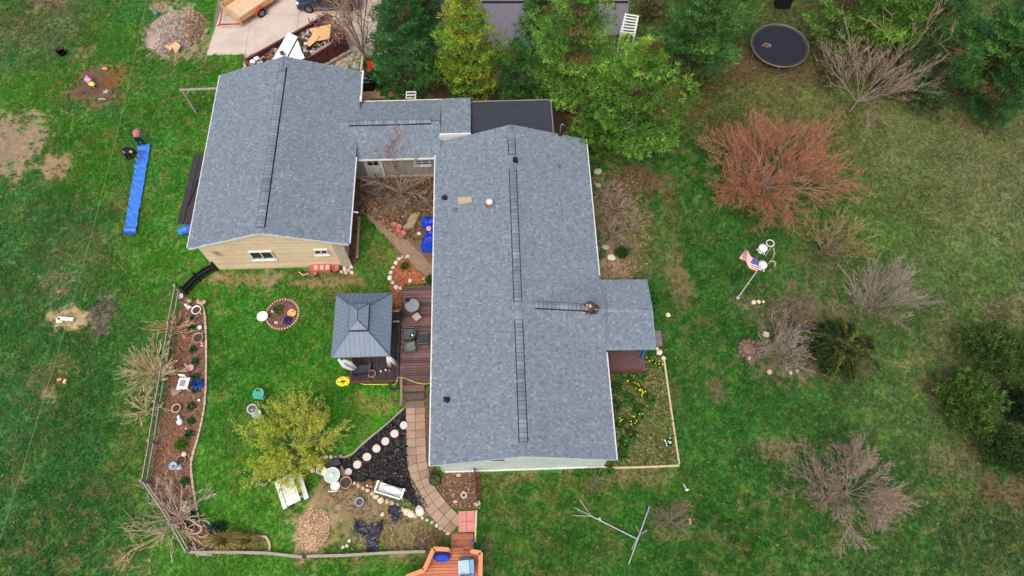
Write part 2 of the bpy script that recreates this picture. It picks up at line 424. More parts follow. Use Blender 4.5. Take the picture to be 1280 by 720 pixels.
def ridge_vent(parent, p, q, sl, wd=.36, seed=3):
    """raised dark vent along a ridge (p to q), capped with lapped shingles; sl = fall of the roof either side"""
    p, q = Vector(p), Vector(q); d = (q - p).normalized(); a = Vector((d.y, -d.x, 0)).normalized(); L = (q - p).length
    m = M(); h = .055
    for s in (-1, 1):
        o = a * s * (wd / 2 + .026); i_ = Vector((0, 0, 0))
        zo = Vector((0, 0, -sl * (wd / 2 + .026)))
        vs = [p + Vector((0, 0, h)), q + Vector((0, 0, h)), q + o + zo + Vector((0, 0, h)), p + o + zo + Vector((0, 0, h)), p + o * 1.1 + zo * 1.1 - Vector((0, 0, .0)), q + o * 1.1 + zo * 1.1 - Vector((0, 0, .0))]
        m.add(vs, [(0, 1, 2, 3), (3, 2, 5, 4)]); m.add([vs[0], vs[3], vs[4], p - Vector((0, 0, .03))], [(0, 1, 2, 3)]); m.add([vs[1], vs[2], vs[5], q - Vector((0, 0, .03))], [(0, 1, 2, 3)])
    v = m.build('ridge_vent', m_vent, parent)
    caps(v, p + Vector((0, 0, h + .004)), q + Vector((0, 0, h + .004)), sl, wd, .22, seed, .018)

def caps(parent, p, q, sl, wd=.34, e=.23, seed=3, gap=.028):
    R = random.Random(seed); p, q = Vector(p), Vector(q); d = (q - p).normalized(); a = Vector((d.y, -d.x, 0)).normalized(); L = (q - p).length
    m = M(); n = int(L / e)
    for i in range(n):
        s0, s1 = p + d * (L * i / n), p + d * (L * (i + 1) / n - gap)
        c = jit(R.choice(SH[:3]), .1)
        for s in (-1, 1):
            o = a * s * wd / 2 + Vector((0, 0, -sl * wd / 2)); u1, u2 = Vector((0, 0, .02)), Vector((0, 0, .008))
            vs = [s0 + u1, s1 + u2, s1 + o + u2, s0 + o + u1, s0, s1, s1 + o, s0 + o]
            m.add(vs, [(0, 1, 2, 3), (0, 3, 7, 4), (1, 5, 6, 2), (3, 2, 6, 7)], c)
    return m.build('ridge_caps', m_sh, parent, kind='stuff')

def gable_roof(parent, x0, x1, y0, y1, ze, xr, zr, seed):
    r = M()
    slab(r, [(x0, y0, ze), (xr, y0, zr), (xr, y1, zr), (x0, y1, ze)], .13); slab(r, [(xr, y0, zr), (x1, y0, ze), (x1, y1, ze), (xr, y1, zr)], .13)
    ro = r.build('roof', m_deckfelt, parent)
    L = y1 - y0; S1 = math.hypot(xr - x0, zr - ze); S2 = math.hypot(x1 - xr, zr - ze)
    shingles(ro, [((x0 - .03, y1, ze - .01), (0, -1, 0), (xr - x0, 0, zr - ze), lambda s: (0, L), S1),
                  ((x1 + .03, y0, ze - .01), (0, 1, 0), (xr - x1, 0, zr - ze), lambda s: (0, L), S2)], seed)
    return ro

def gable_walls(parent, x0, x1, y0, y1, ze, xr, zr, m, siding=None, name='wall'):
    th = .14
    def zt(x): return ze + (zr - ze) * ((x - x0) / (xr - x0) if x < xr else (x1 - x) / (x1 - xr))
    for nm, y in (('s', y0), ('n', y1 - th)):
        b = M(); f = [(x0, 0), (x1, 0), (x1, ze), (xr, zr), (x0, ze)]
        vs = [(x, y, z) for x, z in f] + [(x, y + th, z) for x, z in f]
        b.add(vs, [(0, 1, 2, 3, 4), (9, 8, 7, 6, 5)] + [(i, 5 + i, 5 + (i + 1) % 5, (i + 1) % 5) for i in range(5)])
        o = b.build(name, m, parent)
        if siding and nm == 's':
            s = M(); z = .12
            while z < zr - .12:
                h = siding[0]
                def xx(zz):
                    if zz <= ze: return x0, x1
                    k = (zz - ze) / (zr - ze); return x0 + (xr - x0) * k, x1 - (x1 - xr) * k
                a, c = xx(z); a2, c2 = xx(min(z + h, zr - .02)); k = jit((255, 255, 255), .03)
                t = jit(siding[1], .04)
                s.add([(a, y - .0095, z), (c, y - .0095, z), (c2, y - .008, z + h), (a2, y - .008, z + h), (a, y, z), (c, y, z)], [(0, 1, 2, 3), (4, 5, 1, 0)], t)
                z += h
            s.build('siding', mat('lap_siding', tint=True, rough=.6, var=.14, scale=.7, fine=.1), o, kind='stuff')
    for x in (x0, x1 - th):
        M().box((x + th / 2, (y0 + y1) / 2, ze / 2 - .001), (th, y1 - y0 - 2 * th - .002, ze)).build(name, m, parent)

def window(parent, c, wd, ht, normal='y', panes=2, name='window', rows=1):
    """white frame with recessed panes, on a wall facing -y"""
    x, y, z = c; fr = M(); t = .07
    for s in (-1, 1):
        fr.box((x + s * (wd / 2 - t / 2), y - .03, z), (t, .1, ht)); fr.box((x, y - .031, z + s * (ht / 2 - t / 2)), (wd - 2 * t, .1, t))
    for i in range(1, panes): fr.box((x - wd / 2 + wd * i / panes, y - .029, z), (t * .8, .09, ht - 2 * t))
    for i in range(1, rows): fr.box((x, y - .028, z - ht / 2 + ht * i / rows), (wd - 2 * t, .05, .04))
    fr.box((x, y - .06, z - ht / 2 - .02), (wd + .1, .16, .038))
    f = fr.build(name, m_white, parent)
    for i in range(panes):
        w_ = wd / panes
        M().box((x - wd / 2 + w_ * (i + .5), y - .008, z), (w_ - t, .012, ht - 2 * t)).build('pane', m_glass, f)
    return f

# ---- the long house
HX0, HX1, HY0, HY1, HE, HR, HZ = -3.75, 5.3, 6.72, 26.0, 2.62, .78, 4.2
SL = (HZ - HE) / (HR - HX0)
house = thing('ranch_house', 'long single-storey house with blue-grey shingle roof and pale siding', 'house', (HR, 16, 0), )
m_pale = mat('pale_house_wall', (188, 200, 196), rough=.7, var=.08, scale=1.5, fine=.04)
gable_walls(house, -3.3, 5.0, 6.9, 25.8, 2.55, HR, 4.0, m_pale, (.11, (196, 208, 203)))
hroof = gable_roof(house, HX0, HX1, HY0, HY1, HE, HR, HZ, 11)
tr = M()
tr.bar((HX0 - .05, HY0, HE - .05), (HX0 - .05, HY1 - .9, HE - .05), .1, .12); tr.build('gutter', m_white, house)
M().bar((HX1 + .05, HY0, HE - .06), (HX1 + .05, 12.3, HE - .06), .1, .12).build('gutter', m_white, house)
M().bar((HX1 + .05, 16.8, HE - .06), (HX1 + .05, HY1, HE - .06), .1, .12).build('gutter', m_white, house)
fs = M()
for y in (HY0 + .012, HY1 - .01):
    for xa in (HX0, HX1): M().bar((xa, y, HE - .09), (HR, y, HZ - .09), .035, .15).build('fascia', m_white, house)
M().box((.9, 6.86, .12), (8.35, .05, .22)).build('skirting', mat('white_skirting', (214, 218, 214), rough=.7), house)
# gable louvre vent
gv = at(622, 577.5, 2.9)
f = M(); f.box((gv.x, 6.86, 2.95), (.78, .06, .32)); vn = f.build('gable_vent', m_white, house)
M().box((gv.x, 6.845, 2.95), (.66, .06, .19)).build('louvre', m_vent, vn)
# downspout at the south west corner
M().tube([(HX0 + .02, HY0 + .25, HE - .1), (-3.36, HY0 + .2, HE - .5), (-3.36, HY0 + .2, .1)], .045, 8).build('downspout', m_white, house)
# ridge: vented stretches and plain caps between
def ry(v): return at(640, v, HZ).y
ys_ = [(ry(553), ry(400)), (ry(377), ry(211)), (ry(193), ry(172))]
for i, (a_, b_) in enumerate(ys_): ridge_vent(house, (HR, a_, HZ + .02), (HR, b_, HZ + .02), SL, seed=20 + i)
pl = [HY0] + [t for ab in ys_ for t in ab] + [HY1]
for i in range(0, len(pl), 2): caps(hroof, (HR, pl[i] + .02, HZ + .028), (HR, pl[i + 1] - .02, HZ + .028), SL, .32, seed=40 + i, gap=.006)
def roof_z(x): return HE + (x - HX0) * SL if x < HR else HE + (HX1 - x) * (HZ - HE) / (HX1 - HR)
def onroof(u, v):
    z = 3.4
    for _ in range(12): p = at(u, v, z); z = roof_z(p.x)
    return at(u, v, z + .02)
m_black = mat('black_rubber', (24, 25, 28), rough=.6)
for u, v, h in ((557, 247, .3), (560, 499, .28)):
    p = onroof(u, v + 1); k = M(); k.lathe(p, [(.16, 0), (.15, .03), (.075, .06), (.07, h), (.055, h + .001), (.05, h - .08)], 10)
    k.box((p.x - .12, p.y + .02, p.z + .05), (.2, .22, .06)); k.build('plumbing_vent', m_black, house, True)
p = onroof(643, 201); k = M(); k.box((p.x + .05, p.y, p.z + .06), (.3, .3, .12), taper=.8); k.lathe((p.x + .05, p.y, p.z + .12), [(.12, 0), (.13, .1), (.02, .13)], 10); k.build('roof_vent', m_black, house)
p = onroof(612, 256); k = M(); k.lathe(p, [(.24, -.06), (.22, .02), (.13, .05), (.13, .3)], 12); fl = k.build('flue', mat('rusty_flue', (120, 96, 90), rough=.6), house, True)
M().lathe((p.x, p.y, p.z + .3), [(.2, 0), (.21, .06), (.13, .13), (.02, .16)], 14).build('flue_cap', m_white, fl, True)
for u, v in ((569, 263), (698, 208)):
    p = onroof(u, v); k = M(); k.lathe(p, [(.13, 0), (.12, .03), (.06, .05), (.055, .25), (.03, .26)], 9); k.build('vent_pipe', mat('brown_boot', (118, 96, 92), rough=.7), house, True)
p = onroof(580, 251)
q1, q2, q3, q4 = [onroof(*t) for t in ((572, 247), (589, 246), (590, 253), (573, 255.5))]
b = M(); slab(b, [q + Vector((0, 0, .05)) for q in (q1, q2, q3, q4)], .06); b.build('roof_board', mat('weathered_plywood', (166, 158, 132), rough=.85, var=.2, scale=6, fine=.15), house, label='tan board lying flat on the west slope')
# mast with weatherhead near the north east corner
p = onroof(700, 168); k = M(); k.lathe(p, [(.16, -.02), (.14, .05), (.05, .08)], 10); mp = k.build('mast_boot', m_black, house)
k = M(); k.tube([p, p + Vector((0, 0, .85)), p + Vector((.03, 0, .95)), p + Vector((.12, -.03, .98)), p + Vector((.16, -.03, .88))], .035, 8); k.build('service_mast', mat('galvanised_steel', (170, 174, 178), rough=.45, metal=.6), house, True)

# ---- cross gable and porch on the east
PY0, PY1, PXE = 12.55, 16.5, 7.93
pm = (PY0 + PY1) / 2
zA, zB, zC = HZ - .1, 3.24, 2.86          # ridge at the house ridge, at the eave line, at the porch end
A_ = Vector((1.1, pm, zA)); B_ = Vector((HX1 + .02, pm, zB))
cr = M()
S0 = Vector((HX1 + .02, PY0, HE + .02)); N0 = Vector((HX1 + .02, PY1, HE + .02))
slab(cr, [A_, S0, B_], .05); slab(cr, [A_, B_, N0], .05)
cro = cr.build('cross_gable', m_deckfelt, house)
def tri_rows(P0, P1, AP, sgn):
    # shingle rows from the eave end of the ridge triangle: rows run along the ridge, climbing towards it
    du = (P1 - AP).normalized() if False else None
rects = []
for (base, flip) in ((S0, 1), (N0, -1)):
    along = (B_ - A_).normalized()
    up = (B_ - base); up = up - along * up.dot(along); W = up.length
    # foot line through base parallel to ridge
    if flip > 0:
        du = along; L0 = (base - A_).dot(along)
        p0 = base - along * L0
        rects.append((p0 + Vector((0, 0, .012)), du, up, (lambda s, L0=L0, W=W: (max(-.1, L0 * (1 - (s + .15) / W) - .12), L0)), W))
    else:
        du = -along; L0 = (base - A_).dot(along)
        rects.append((base + Vector((0, 0, .012)), du, up, (lambda s, L0=L0, W=W: (0, L0 - max(-.1, L0 * (1 - (s + .15) / W) - .12))), W))
shingles(cro, rects, 61)
r1 = at(676, 387, zA); r2 = at(735, 387, 3.4)
def rp(t): return A_.lerp(B_, t)
ridge_vent(house, rp(.13) + Vector((0, 0, .03)), rp(.86) + Vector((0, 0, .03)), .33, seed=66)
caps(cro, rp(.03) + Vector((0, 0, .03)), rp(.12) + Vector((0, 0, .03)), .33, .32, seed=67, gap=.006)
caps(cro, rp(.87) + Vector((0, 0, .03)), rp(.99) + Vector((0, 0, .03)), .33, .32, seed=68, gap=.006)
po = M(); x0 = HX1 + .03; dz = .1
SW, SE, NE_, NW_ = Vector((x0, PY0, 2.56)), Vector((PXE, PY0, 2.42)), Vector((PXE, PY1, 2.42)), Vector((x0, PY1, 2.56))
RW, RE = Vector((x0, pm, 3.0)), Vector((PXE, pm, zC))
slab(po, [SW, SE, RE, RW], .12); slab(po, [RW, RE, NE_, NW_], .12)
poo = po.build('porch_roof', m_deckfelt, house)
alS = (SE - SW).normalized(); upS = RW - SW; LS = (SE - SW).length
alN = (NW_ - NE_).normalized(); upN = RE - NE_
shingles(poo, [(SW + Vector((0, -.03, .005)), alS, upS - alS * upS.dot(alS), lambda s: (0, LS), upS.length),
               (NE_ + Vector((0, .03, .005)), alN, upN - alN * upN.dot(alN), lambda s: (0, LS), upN.length)], 71)
caps(poo, RW + Vector((.02, 0, .03)), RE + Vector((0, 0, .03)), .4, .32, seed=72, gap=.006)
k = M(); k.bar(SW + Vector((0, -.06, -.05)), SE + Vector((0, -.06, -.05)), .08, .12); k.bar(SE + Vector((.04, -.05, -.06)), RE + Vector((.04, 0, -.06)), .05, .14); k.bar(RE + Vector((.04, 0, -.06)), NE_ + Vector((.04, .05, -.06)), .05, .14)
k.build('porch_fascia', mat('slate_trim', (120, 140, 150), rough=.6), house)
pb = M().prism([(5.1, 11.95), (7.75, 11.95), (7.75, 16.3), (5.1, 16.3)], .0, .34).build('porch_floor', mat('porch_base', (62, 48, 46), rough=.85), house)
y = 11.95; m_pdeck = mat('brown_porch_boards', (98, 72, 70), rough=.8, var=.2, scale=4, fine=.15)
nb = 18
for i in range(nb):
    M().box((5.14 + (i + .5) * 2.6 / nb, 12.6, .365), (2.6 / nb - .015, 1.34, .04)).build('porch_board', m_pdeck, pb)
pr = M(); pr.bar((5.15, 11.98, .38), (7.5, 11.98, .38), .09, .1); pr.bar((5.15, 11.93, .2), (7.5, 11.93, .2), .04, .3); pr.build('porch_rim', mat('dark_red_rim', (92, 52, 48), rough=.7), house)
m_blue = mat('blue_paint', (62, 104, 152), rough=.6, var=.15)
for x, y in ((7.6, 12.75), (7.6, 16.25)):
    M().box((x, y, 1.38), (.16, .16, 2.04)).build('porch_post', m_blue, house)
p1, p2 = at(803, 425, .6), at(800, 436, .9)
M().bar(at(799, 443, .4), at(803, 434, .4) + Vector((0, 0, 1.1)), .1, .1).build('post_brace', m_blue, house)
st = M(); c_ = at(821, 424, .2)
st.box((c_.x - .1, c_.y + .05, .2), (.75, .9, .06)); st.box((c_.x - .1, c_.y - .35, .1), (.7, .05, .2)); st.box((c_.x - .1, c_.y + .45, .1), (.7, .05, .2))
st.build('porch_step', mat('grey_step', (120, 112, 116), rough=.85), house)
# flat black roof and the raised strip beside it
xk = at(589, 124, 2.8).x
fr = M(); slab(fr, [(xk, 25.6, 2.95), (3.3, 25.6, 2.95), (3.32, 29.02, 2.68), (xk, 29.02, 2.68)], .16)
fro = fr.build('flat_roof', mat('black_membrane', (52, 56, 66), rough=.75, var=.18, scale=1.2, fine=.1, spec=.4), house)
n_ = 5
for i in range(1, n_):
    y = 25.9 + (29.0 - 25.9) * i / n_; z = 2.95 + (y - 25.6) / 3.42 * -.27
    M().bar((xk + .02, y, z + .006), (3.3, y, z + .006), .05, .008).build('membrane_seam', mat('membrane_seam', (50, 54, 64), rough=.75), fro)
k = M(); k.bar((xk, 29.06, 2.64), (3.34, 29.06, 2.64), .08, .1); k.bar((3.36, 26, 2.9), (3.36, 29.06, 2.64), .07, .12); k.build('roof_edge', mat('grey_edge', (120, 126, 132), rough=.5), fro)
M().prism([(xk + .2, 25.7), (3.1, 25.7), (3.1, 28.8), (xk + .2, 28.8)], 0, 2.5).build('rear_wall', m_pale, house)
rs = M(); x0, x1 = at(552, 125, 2.8).x, xk - .03
slab(rs, [(x0, 26.15, 3.3), (x1, 26.15, 3.3), (x1, 29.2, 2.82), (x0, 29.2, 2.82)], .16)
rso = rs.build('raised_roof', m_deckfelt, house)
shingles(rso, [((x1, 29.23, 2.82), (-1, 0, 0), (0, -3.05, .48), lambda s: (0, x1 - x0), 3.08)], 77)
k = M(); zl, zr_ = roof_z(x0) - .15, roof_z(x1)
k.add([(x0, 26.12, zl), (x1, 26.12, zr_ - .3), (x1, 26.12, 3.15), (x0, 26.12, 3.15)], [(0, 1, 2, 3)])
k.bar((x0 - .04, 26.1, 3.25), (x1 + .02, 26.1, 3.25), .09, .22); k.bar((x0 - .02, 26.1, 3.2), (x0 - .02, 26.1, zl - .05), .09, .1, up=(0, 1, 0)); k.build('raised_roof_fascia', m_white, house)
k = M(); k.box((x1 - .1, 29.0, 1.3), (.1, .1, 2.6)); k.prism([(x0 + .2, 26.2), (x1 - .1, 26.2), (x1 - .1, 29), (x0 + .2, 29)], 0, 2.5); k.build('link_wall', m_pale, house)

# ---- garage
GX0, GX1, GY0, GY1, GE, GR, GZ = -17.4, -8.5, 19.0, 31.45, 2.95, -12.95, 4.45
GSL = (GZ - GE) / (GR - GX0)
garage = thing('garage', 'tan garage with wide blue-grey gable roof beside the house', 'garage', (GR, 25, 0))
m_tan = mat('tan_garage_wall', (206, 186, 152), rough=.75, var=.08, scale=1.2, fine=.04)
gable_walls(garage, -16.95, -9.15, 19.16, 31.3, 2.9, GR, 4.25, m_tan, (.13, (212, 192, 160)))
groof = gable_roof(garage, GX0, GX1, GY0, GY1, GE, GR, GZ, 21)
fs = M()
for y in (GY0 + .012, GY1 - .01):
    for xa in (GX0, GX1): M().bar((xa, y, GE - .08), (GR, y, GZ - .08), .035, .16).build('fascia', m_white, garage)
M().bar((GX1 + .05, GY0 + .1, GE - .06), (GX1 + .05, 24.9, GE - .06), .1, .12).build('gutter', m_white, garage)
M().bar((GX1 + .06, 29.1, GE - .05), (GX1 + .06, GY1 + .1, GE - .05), .13, .14).build('gutter', m_white, garage)
M().bar((GX0 - .05, GY0 + .1, GE - .06), (GX0 - .05, GY1, GE - .06), .09, .11).build('gutter', m_white, garage)
k = M(); k.tube([(GX1 + .04, GY0 + .3, GE - .1), (GX1 - .4, GY0 + .2, GE - .55), (-9.02, GY0 + .2, GE - .8), (-9.02, GY0 + .2, .15), (-8.85, GY0 - .05, .08)], .05, 8); k.build('downspout', m_white, garage)
M().bar((GX1 + .02, 21.2, GE - .15), (GX1 + .35, 21.2, GE - .25), .06, .06).build('gutter_hook', m_white, garage)
ridge_vent(garage, (GR, at(325, 284, GZ).y, GZ + .02), (GR, at(350, 84, GZ).y, GZ + .02), GSL, wd=.42, seed=91)
caps(groof, (GR, GY0, GZ + .028), (GR, at(325, 284, GZ).y - .02, GZ + .028), GSL, .34, seed=92, gap=.006)
p = at(329, 319, 1.6); window(garage, (p.x, 19.135, 1.75), 1.32, .95)
p = at(404, 314, 1.6); window(garage, (p.x, 19.135, 1.95), .8, .6)
k = M(); p = at(269, 316, 2.2); k.tube([(p.x - .2, 19.1, 2.35), (p.x + .1, 18.95, 2.3), (p.x + .35, 19.0, 2.1)], .025, 6); k.lathe((p.x + .15, 19.02, 2.15), [(.02, .1), (.09, 0)], 8); k.box((p.x, 19.1, 2.25), (.16, .06, .16))
k.build('wall_lamp', mat('weathered_metal', (150, 132, 110), rough=.5), garage)
p = at(427, 313, 1.5)
M().box((p.x + .05, 19.12, 1.45), (.62, .04, 2.85)).build('corner_panel', mat('grey_tan_panel', (176, 164, 142), rough=.75), garage)

# ---- breezeway between the two
bw = thing('breezeway', 'low connecting wing with grey wall and shingle roof joining garage and house', 'breezeway', (-6, 27, 0))
BY0, BY1, BE, BZ, BR = 25.02, 29.32, 2.56, 3.36, 27.1
m_greyw = mat('grey_breezeway_wall', (150, 146, 138), rough=.8, var=.12, scale=1.5, fine=.06)
M().prism([(-9.1, 25.42), (-3.3, 25.42), (-3.3, 28.95), (-9.1, 28.95)], 0, 2.5).build('wall', m_greyw, bw)
r = M(); bx0, bx1 = -10.6, at(552, 125, 2.8).x - .02
slab(r, [(bx0, BY0, BE), (bx1, BY0, BE), (bx1, BR, BZ), (bx0, BR, BZ)], .12); slab(r, [(bx0, BR, BZ), (bx1, BR, BZ), (bx1, BY1, BE), (bx0, BY1, BE)], .12)
r = M(); g0 = GX1 + .0
def gx_at(z): return GX1 - (z - GE) / GSL if z > GE else GX1
slab(r, [(GX1 - .05, BY0, BE), (bx1, BY0, BE), (bx1, BR, BZ), (gx_at(BZ) - .1, BR, BZ)], .12); slab(r, [(gx_at(BZ) - .1, BR, BZ), (bx1, BR, BZ), (bx1, BY1, BE), (GX1 - .05, BY1, BE)], .12)
bro = r.build('roof', m_deckfelt, bw)
Ss = math.hypot(BR - BY0, BZ - BE); Sn = math.hypot(BY1 - BR, BZ - BE)
zz = lambda s, S: BE + (BZ - BE) * s / S
shingles(bro, [((0, BY0 - .03, BE - .005), (1, 0, 0), (0, BR - BY0, BZ - BE), lambda s: (gx_at(zz(s, Ss)) - .12, bx1), Ss),
               ((0, BY1 + .03, BE - .005), (-1, 0, 0), (0, BR - BY1, BZ - BE), lambda s: (-bx1, -gx_at(zz(s, Sn)) + .12), Sn)], 81)
ridge_vent(bw, (at(436, 156, 3.4).x, BR, BZ + .02), (at(539, 152, 3.4).x, BR, BZ + .02), .37, wd=.36, seed=83)
caps(bro, (-9.75, BR, BZ + .028), (at(436, 156, 3.4).x - .03, BR, BZ + .028), .37, .32, seed=84, gap=.006)
M().bar((GX1 + .2, BY1 + .06, BE - .05), (bx1, BY1 + .06, BE - .05), .1, .12).build('gutter', m_white, bw)
M().bar((GX1 + .1, BY0 - .05, BE - .05), (HX0 - .12, BY0 - .05, BE - .05), .09, .11).build('gutter', m_white, bw)
p = at(526, 201, 1.9); window(bw, (p.x + .05, 25.4, 1.6), .98, .62, panes=2, rows=2)
d = at(468, 208, 1.2)
dr = M(); dr.box((d.x, 25.38, 1.12), (.92, .06, 2.04)); do = dr.build('door', mat('pale_door', (186, 186, 180), rough=.6), bw)
k = M()
for s in (-1, 1): k.box((d.x + s * .5, 25.37, 1.12), (.09, .09, 2.2))
k.box((d.x, 25.37, 2.2), (1.1, .1, .1)); k.build('door_frame', m_white, bw)
for i in range(2):
    for j in range(2): M().box((d.x - .17 + .34 * i, 25.345, 1.6 + .3 * j), (.28, .03, .25)).build('door_pane', m_glass, do)
k = M().lathe((d.x + .36, 25.31, 1.02), [(.02, 0), (.04, .03), (.02, .06)], 8).build('door_handle', m_black, do)
M().box(((-3.4 - 9.1) / 2, 25.39, .1), (5.7, .05, .2)).build('wall_base', mat('pale_concrete_base', (176, 170, 160), rough=.9), bw)
# white louvred box on the north wall
for i in range(3): pass
k = M(); p = at(513, 121, 2.5); k.box((p.x, BY1 + .45, 2.3), (.62, .06, .1)); k.box((p.x, BY1 + .7, 2.3), (.62, .06, .1)); k.box((p.x, BY1 + .95, 2.3), (.62, .06, .1)); k.bar((p.x - .3, BY1 + .1, 2.28), (p.x - .3, BY1 + 1, 2.28), .05, .05); k.bar((p.x + .3, BY1 + .1, 2.28), (p.x + .3, BY1 + 1, 2.28), .05, .05)
k.build('wall_bracket', m_white, bw)
for q in ([(HX0, HY0), (HX1, HY0), (HX1, 29), (HX0, 29)], [(-17, 19.1), (-9, 19.1), (-9, 31.4), (-17, 31.4)], [(-9.2, 25.3), (-3, 25.3), (-3, 29), (-9.2, 29)], [(5.1, 11.95), (7.9, 11.95), (7.9, 16.3), (5.1, 16.3)]): nograss(q)
# ------------------------------------------------------------------ driveway, beds, paths
m_conc = mat('concrete', (190, 176, 164), rough=.92, var=.16, scale=.9, fine=.1, bump=.15, spec=.1)
dpoly = poly_at([(254, 67), (262, 40), (272, 8), (276, -30), (470, -30), (466, 20), (454, 66), (452, 110), (300, 110), (306, 68)])
drv = M().prism([(at(262, 68).x, at(262, 69).y), (GX1 + .1, at(262, 69).y), (at(470, 60).x + .3, 45), (at(276, -30).x, 45)], -.1, -.015).build('driveway', mat('driveway_joint', (120, 108, 96), rough=.95), kind='structure')
nograss([(at(258, 68).x, at(262, 68.5).y), (GX1, at(262, 68.5).y), (at(470, 60).x + .3, 45), (at(276, -30).x - .1, 45)])
ex = [at(257, 60).x, at(309, 50).x, at(371, 40).x, at(418, 40).x, at(453, 60).x, at(476, 30).x]
ey = [at(310, 68).y, at(318, 19).y, at(318, -12).y, at(318, -40).y]
for j in range(3):
    for i in range(5):
        x0, x1, y0, y1 = ex[i] + .012, ex[i + 1] - .012, ey[j] + .012, ey[j + 1] - .012
        pts = [(x0, y0), (x1, y0), (x1, y1), (x0, y1)]
        if i == 0: pts = [(x0 + .15 + .35 * j, y0), (x1, y0), (x1, y1), (x0 + .5 + .35 * j, y1)]
        if j == 0 and i >= 1: pts = [(x0, 28.5 if i < 4 else 31.2), (x1, 28.5 if i < 4 else 31.2), (x1, y1), (x0, y1)]
        if i == 4 and j == 0: pts = [(x0, 31.2), (x0 + .4, 31.2), (x0 + 1.0, y1), (x0, y1)]
        M().prism(pts, -.08, .012 + ru(-.004, .006)).build('concrete_slab', mat('concrete_b', (182, 167, 155), rough=.92, var=.18, scale=1.1, fine=.1, bump=.15, spec=.1) if (i * 3 + j) % 4 == 1 else m_conc, drv)
m_asph = mat('asphalt', (112, 110, 118), rough=.9, var=.1, scale=2, fine=.2, bump=.1, spec=.2)
apoly = poly_at([(478, 62), (560, 70), (640, 62), (700, 50), (782, 42), (786, 0), (792, -40), (470, -40)])
M().prism(rough_poly(apoly, .5, .08, 3), -.06, .01).build('asphalt_drive', m_asph, kind='structure'); nograss(apoly)
k = M(); k.bar(at(560, 2.6, .05), at(785, 2.6, .05), .16, .07); k.build('drive_edge', mat('black_edging', (30, 30, 34), rough=.8), kind='structure')

MUL = [(128, 102, 82), (106, 80, 66), (146, 118, 96), (90, 70, 60), (162, 136, 112), (114, 86, 70)]
REDM = [(156, 108, 82), (138, 94, 72), (168, 124, 96), (118, 82, 64), (152, 114, 90)]
m_soil = mat('dark_soil', (104, 82, 66), rough=.97, var=.3, scale=3, fine=.35, bump=.8, spec=.08)
m_rsoil = mat('red_mulch', (130, 100, 80), rough=.97, var=.28, scale=2.5, fine=.35, bump=.8, spec=.08)
bed = [(230, 370), (246, 376), (256, 388), (258, 440), (256, 500), (241, 572), (240, 600), (247, 645), (258, 662), (284, 668), (300, 690), (246, 691), (217, 652), (186, 608), (193, 560), (206, 500), (216, 430), (222, 395)]
sheet('flower_bed', bed, .015, m_rsoil, seed=4); litter('mulch_chips', poly_at(bed), 480, .065, REDM + MUL[:4] + [(98, 84, 76)], seed=4)
# courtyard
court = [(442, 221), (544, 219), (545, 352), (507, 352), (505, 330), (486, 300), (465, 272), (442, 262)]
sheet('courtyard_soil', court, .01, mat('courtyard_soil', (112, 92, 74), rough=.97, var=.3, scale=2, fine=.35, bump=.8, spec=.08), seed=6)
litter('leaf_litter', poly_at([(442, 221), (544, 219), (545, 300), (500, 300), (462, 268), (442, 262)]), 170, .12, [(120, 96, 74), (92, 66, 50), (142, 120, 94), (74, 60, 46), (108, 74, 56)], seed=7)
pthp = [(458, 250), (470, 250), (478, 268), (500, 290), (530, 322), (545, 338), (545, 358), (535, 350), (505, 318), (476, 290), (460, 272)]
sheet('worn_path', pthp, .03, mat('packed_dirt', (138, 118, 98), rough=.97, var=.22, scale=2, fine=.3, bump=.4, spec=.08), seed=8)
sheet('garage_bed', [(438, 268), (449, 268), (447, 330), (436, 334)], .02, m_soil, seed=9, amp=.03)
litter('bed_litter', poly_at([(438, 268), (449, 268), (447, 330), (436, 334)]), 200, .09, [(84, 70, 58), (120, 98, 80), (64, 54, 46), (96, 92, 60)], seed=9)
rb = [(487, 345), (492, 330), (502, 322), (514, 330), (530, 345), (542, 352), (507, 356), (504, 372), (506, 392), (494, 392), (491, 372), (488, 358)]
sheet('red_mulch_bed', rb, .02, mat('red_chips', (158, 98, 70), rough=.97, var=.25, scale=3, fine=.35, bump=.8, spec=.08), seed=10)
litter('red_chips', poly_at(rb), 260, .08, [(170, 104, 74), (146, 86, 62), (184, 124, 92), (120, 76, 58)], seed=10)
sheet('house_strip', [(532, 490), (541, 490), (541, 585), (552, 592), (553, 612), (540, 600), (532, 575)], .015, m_soil, seed=12, amp=.03)
litter('strip_litter', poly_at([(532, 490), (541, 490), (541, 585), (552, 592), (553, 612), (540, 600), (532, 575)]), 200, .08, [(130, 88, 66), (100, 96, 60), (84, 100, 52), (120, 100, 78)], seed=12)
# black mulch corner
bm = [(507, 511), (500, 516), (478, 536), (452, 558), (436, 574), (425, 574), (428, 583), (441, 600), (452, 603), (478, 600), (510, 625), (520, 634), (536, 634), (522, 612), (511, 590), (509, 560)]
sheet('black_mulch_bed', bm, .02, mat('black_mulch', (36, 36, 40), rough=.95, var=.35, scale=4, fine=.4, bump=.9, spec=.1), seed=13, amp=.03)
litter('black_mulch_chips', poly_at(bm), 420, .1, [(36, 36, 40), (50, 50, 56), (28, 28, 30), (62, 60, 62), (42, 40, 42), (92, 86, 82)], seed=13)
rbed = [(560, 590), (600, 588), (600, 636), (568, 636), (556, 625), (545, 606)]
sheet('corner_bed', rbed, .015, m_soil, seed=14); litter('corner_bed_litter', poly_at(rbed), 220, .09, MUL + [(140, 120, 100)], seed=14)
ebed = [(759, 452), (826, 446), (848, 582), (768, 583)]
sheet('side_garden_soil', ebed, .012, mat('garden_soil', (112, 96, 70), rough=.97, var=.3, scale=2, fine=.3, bump=.6, spec=.08), seed=15)
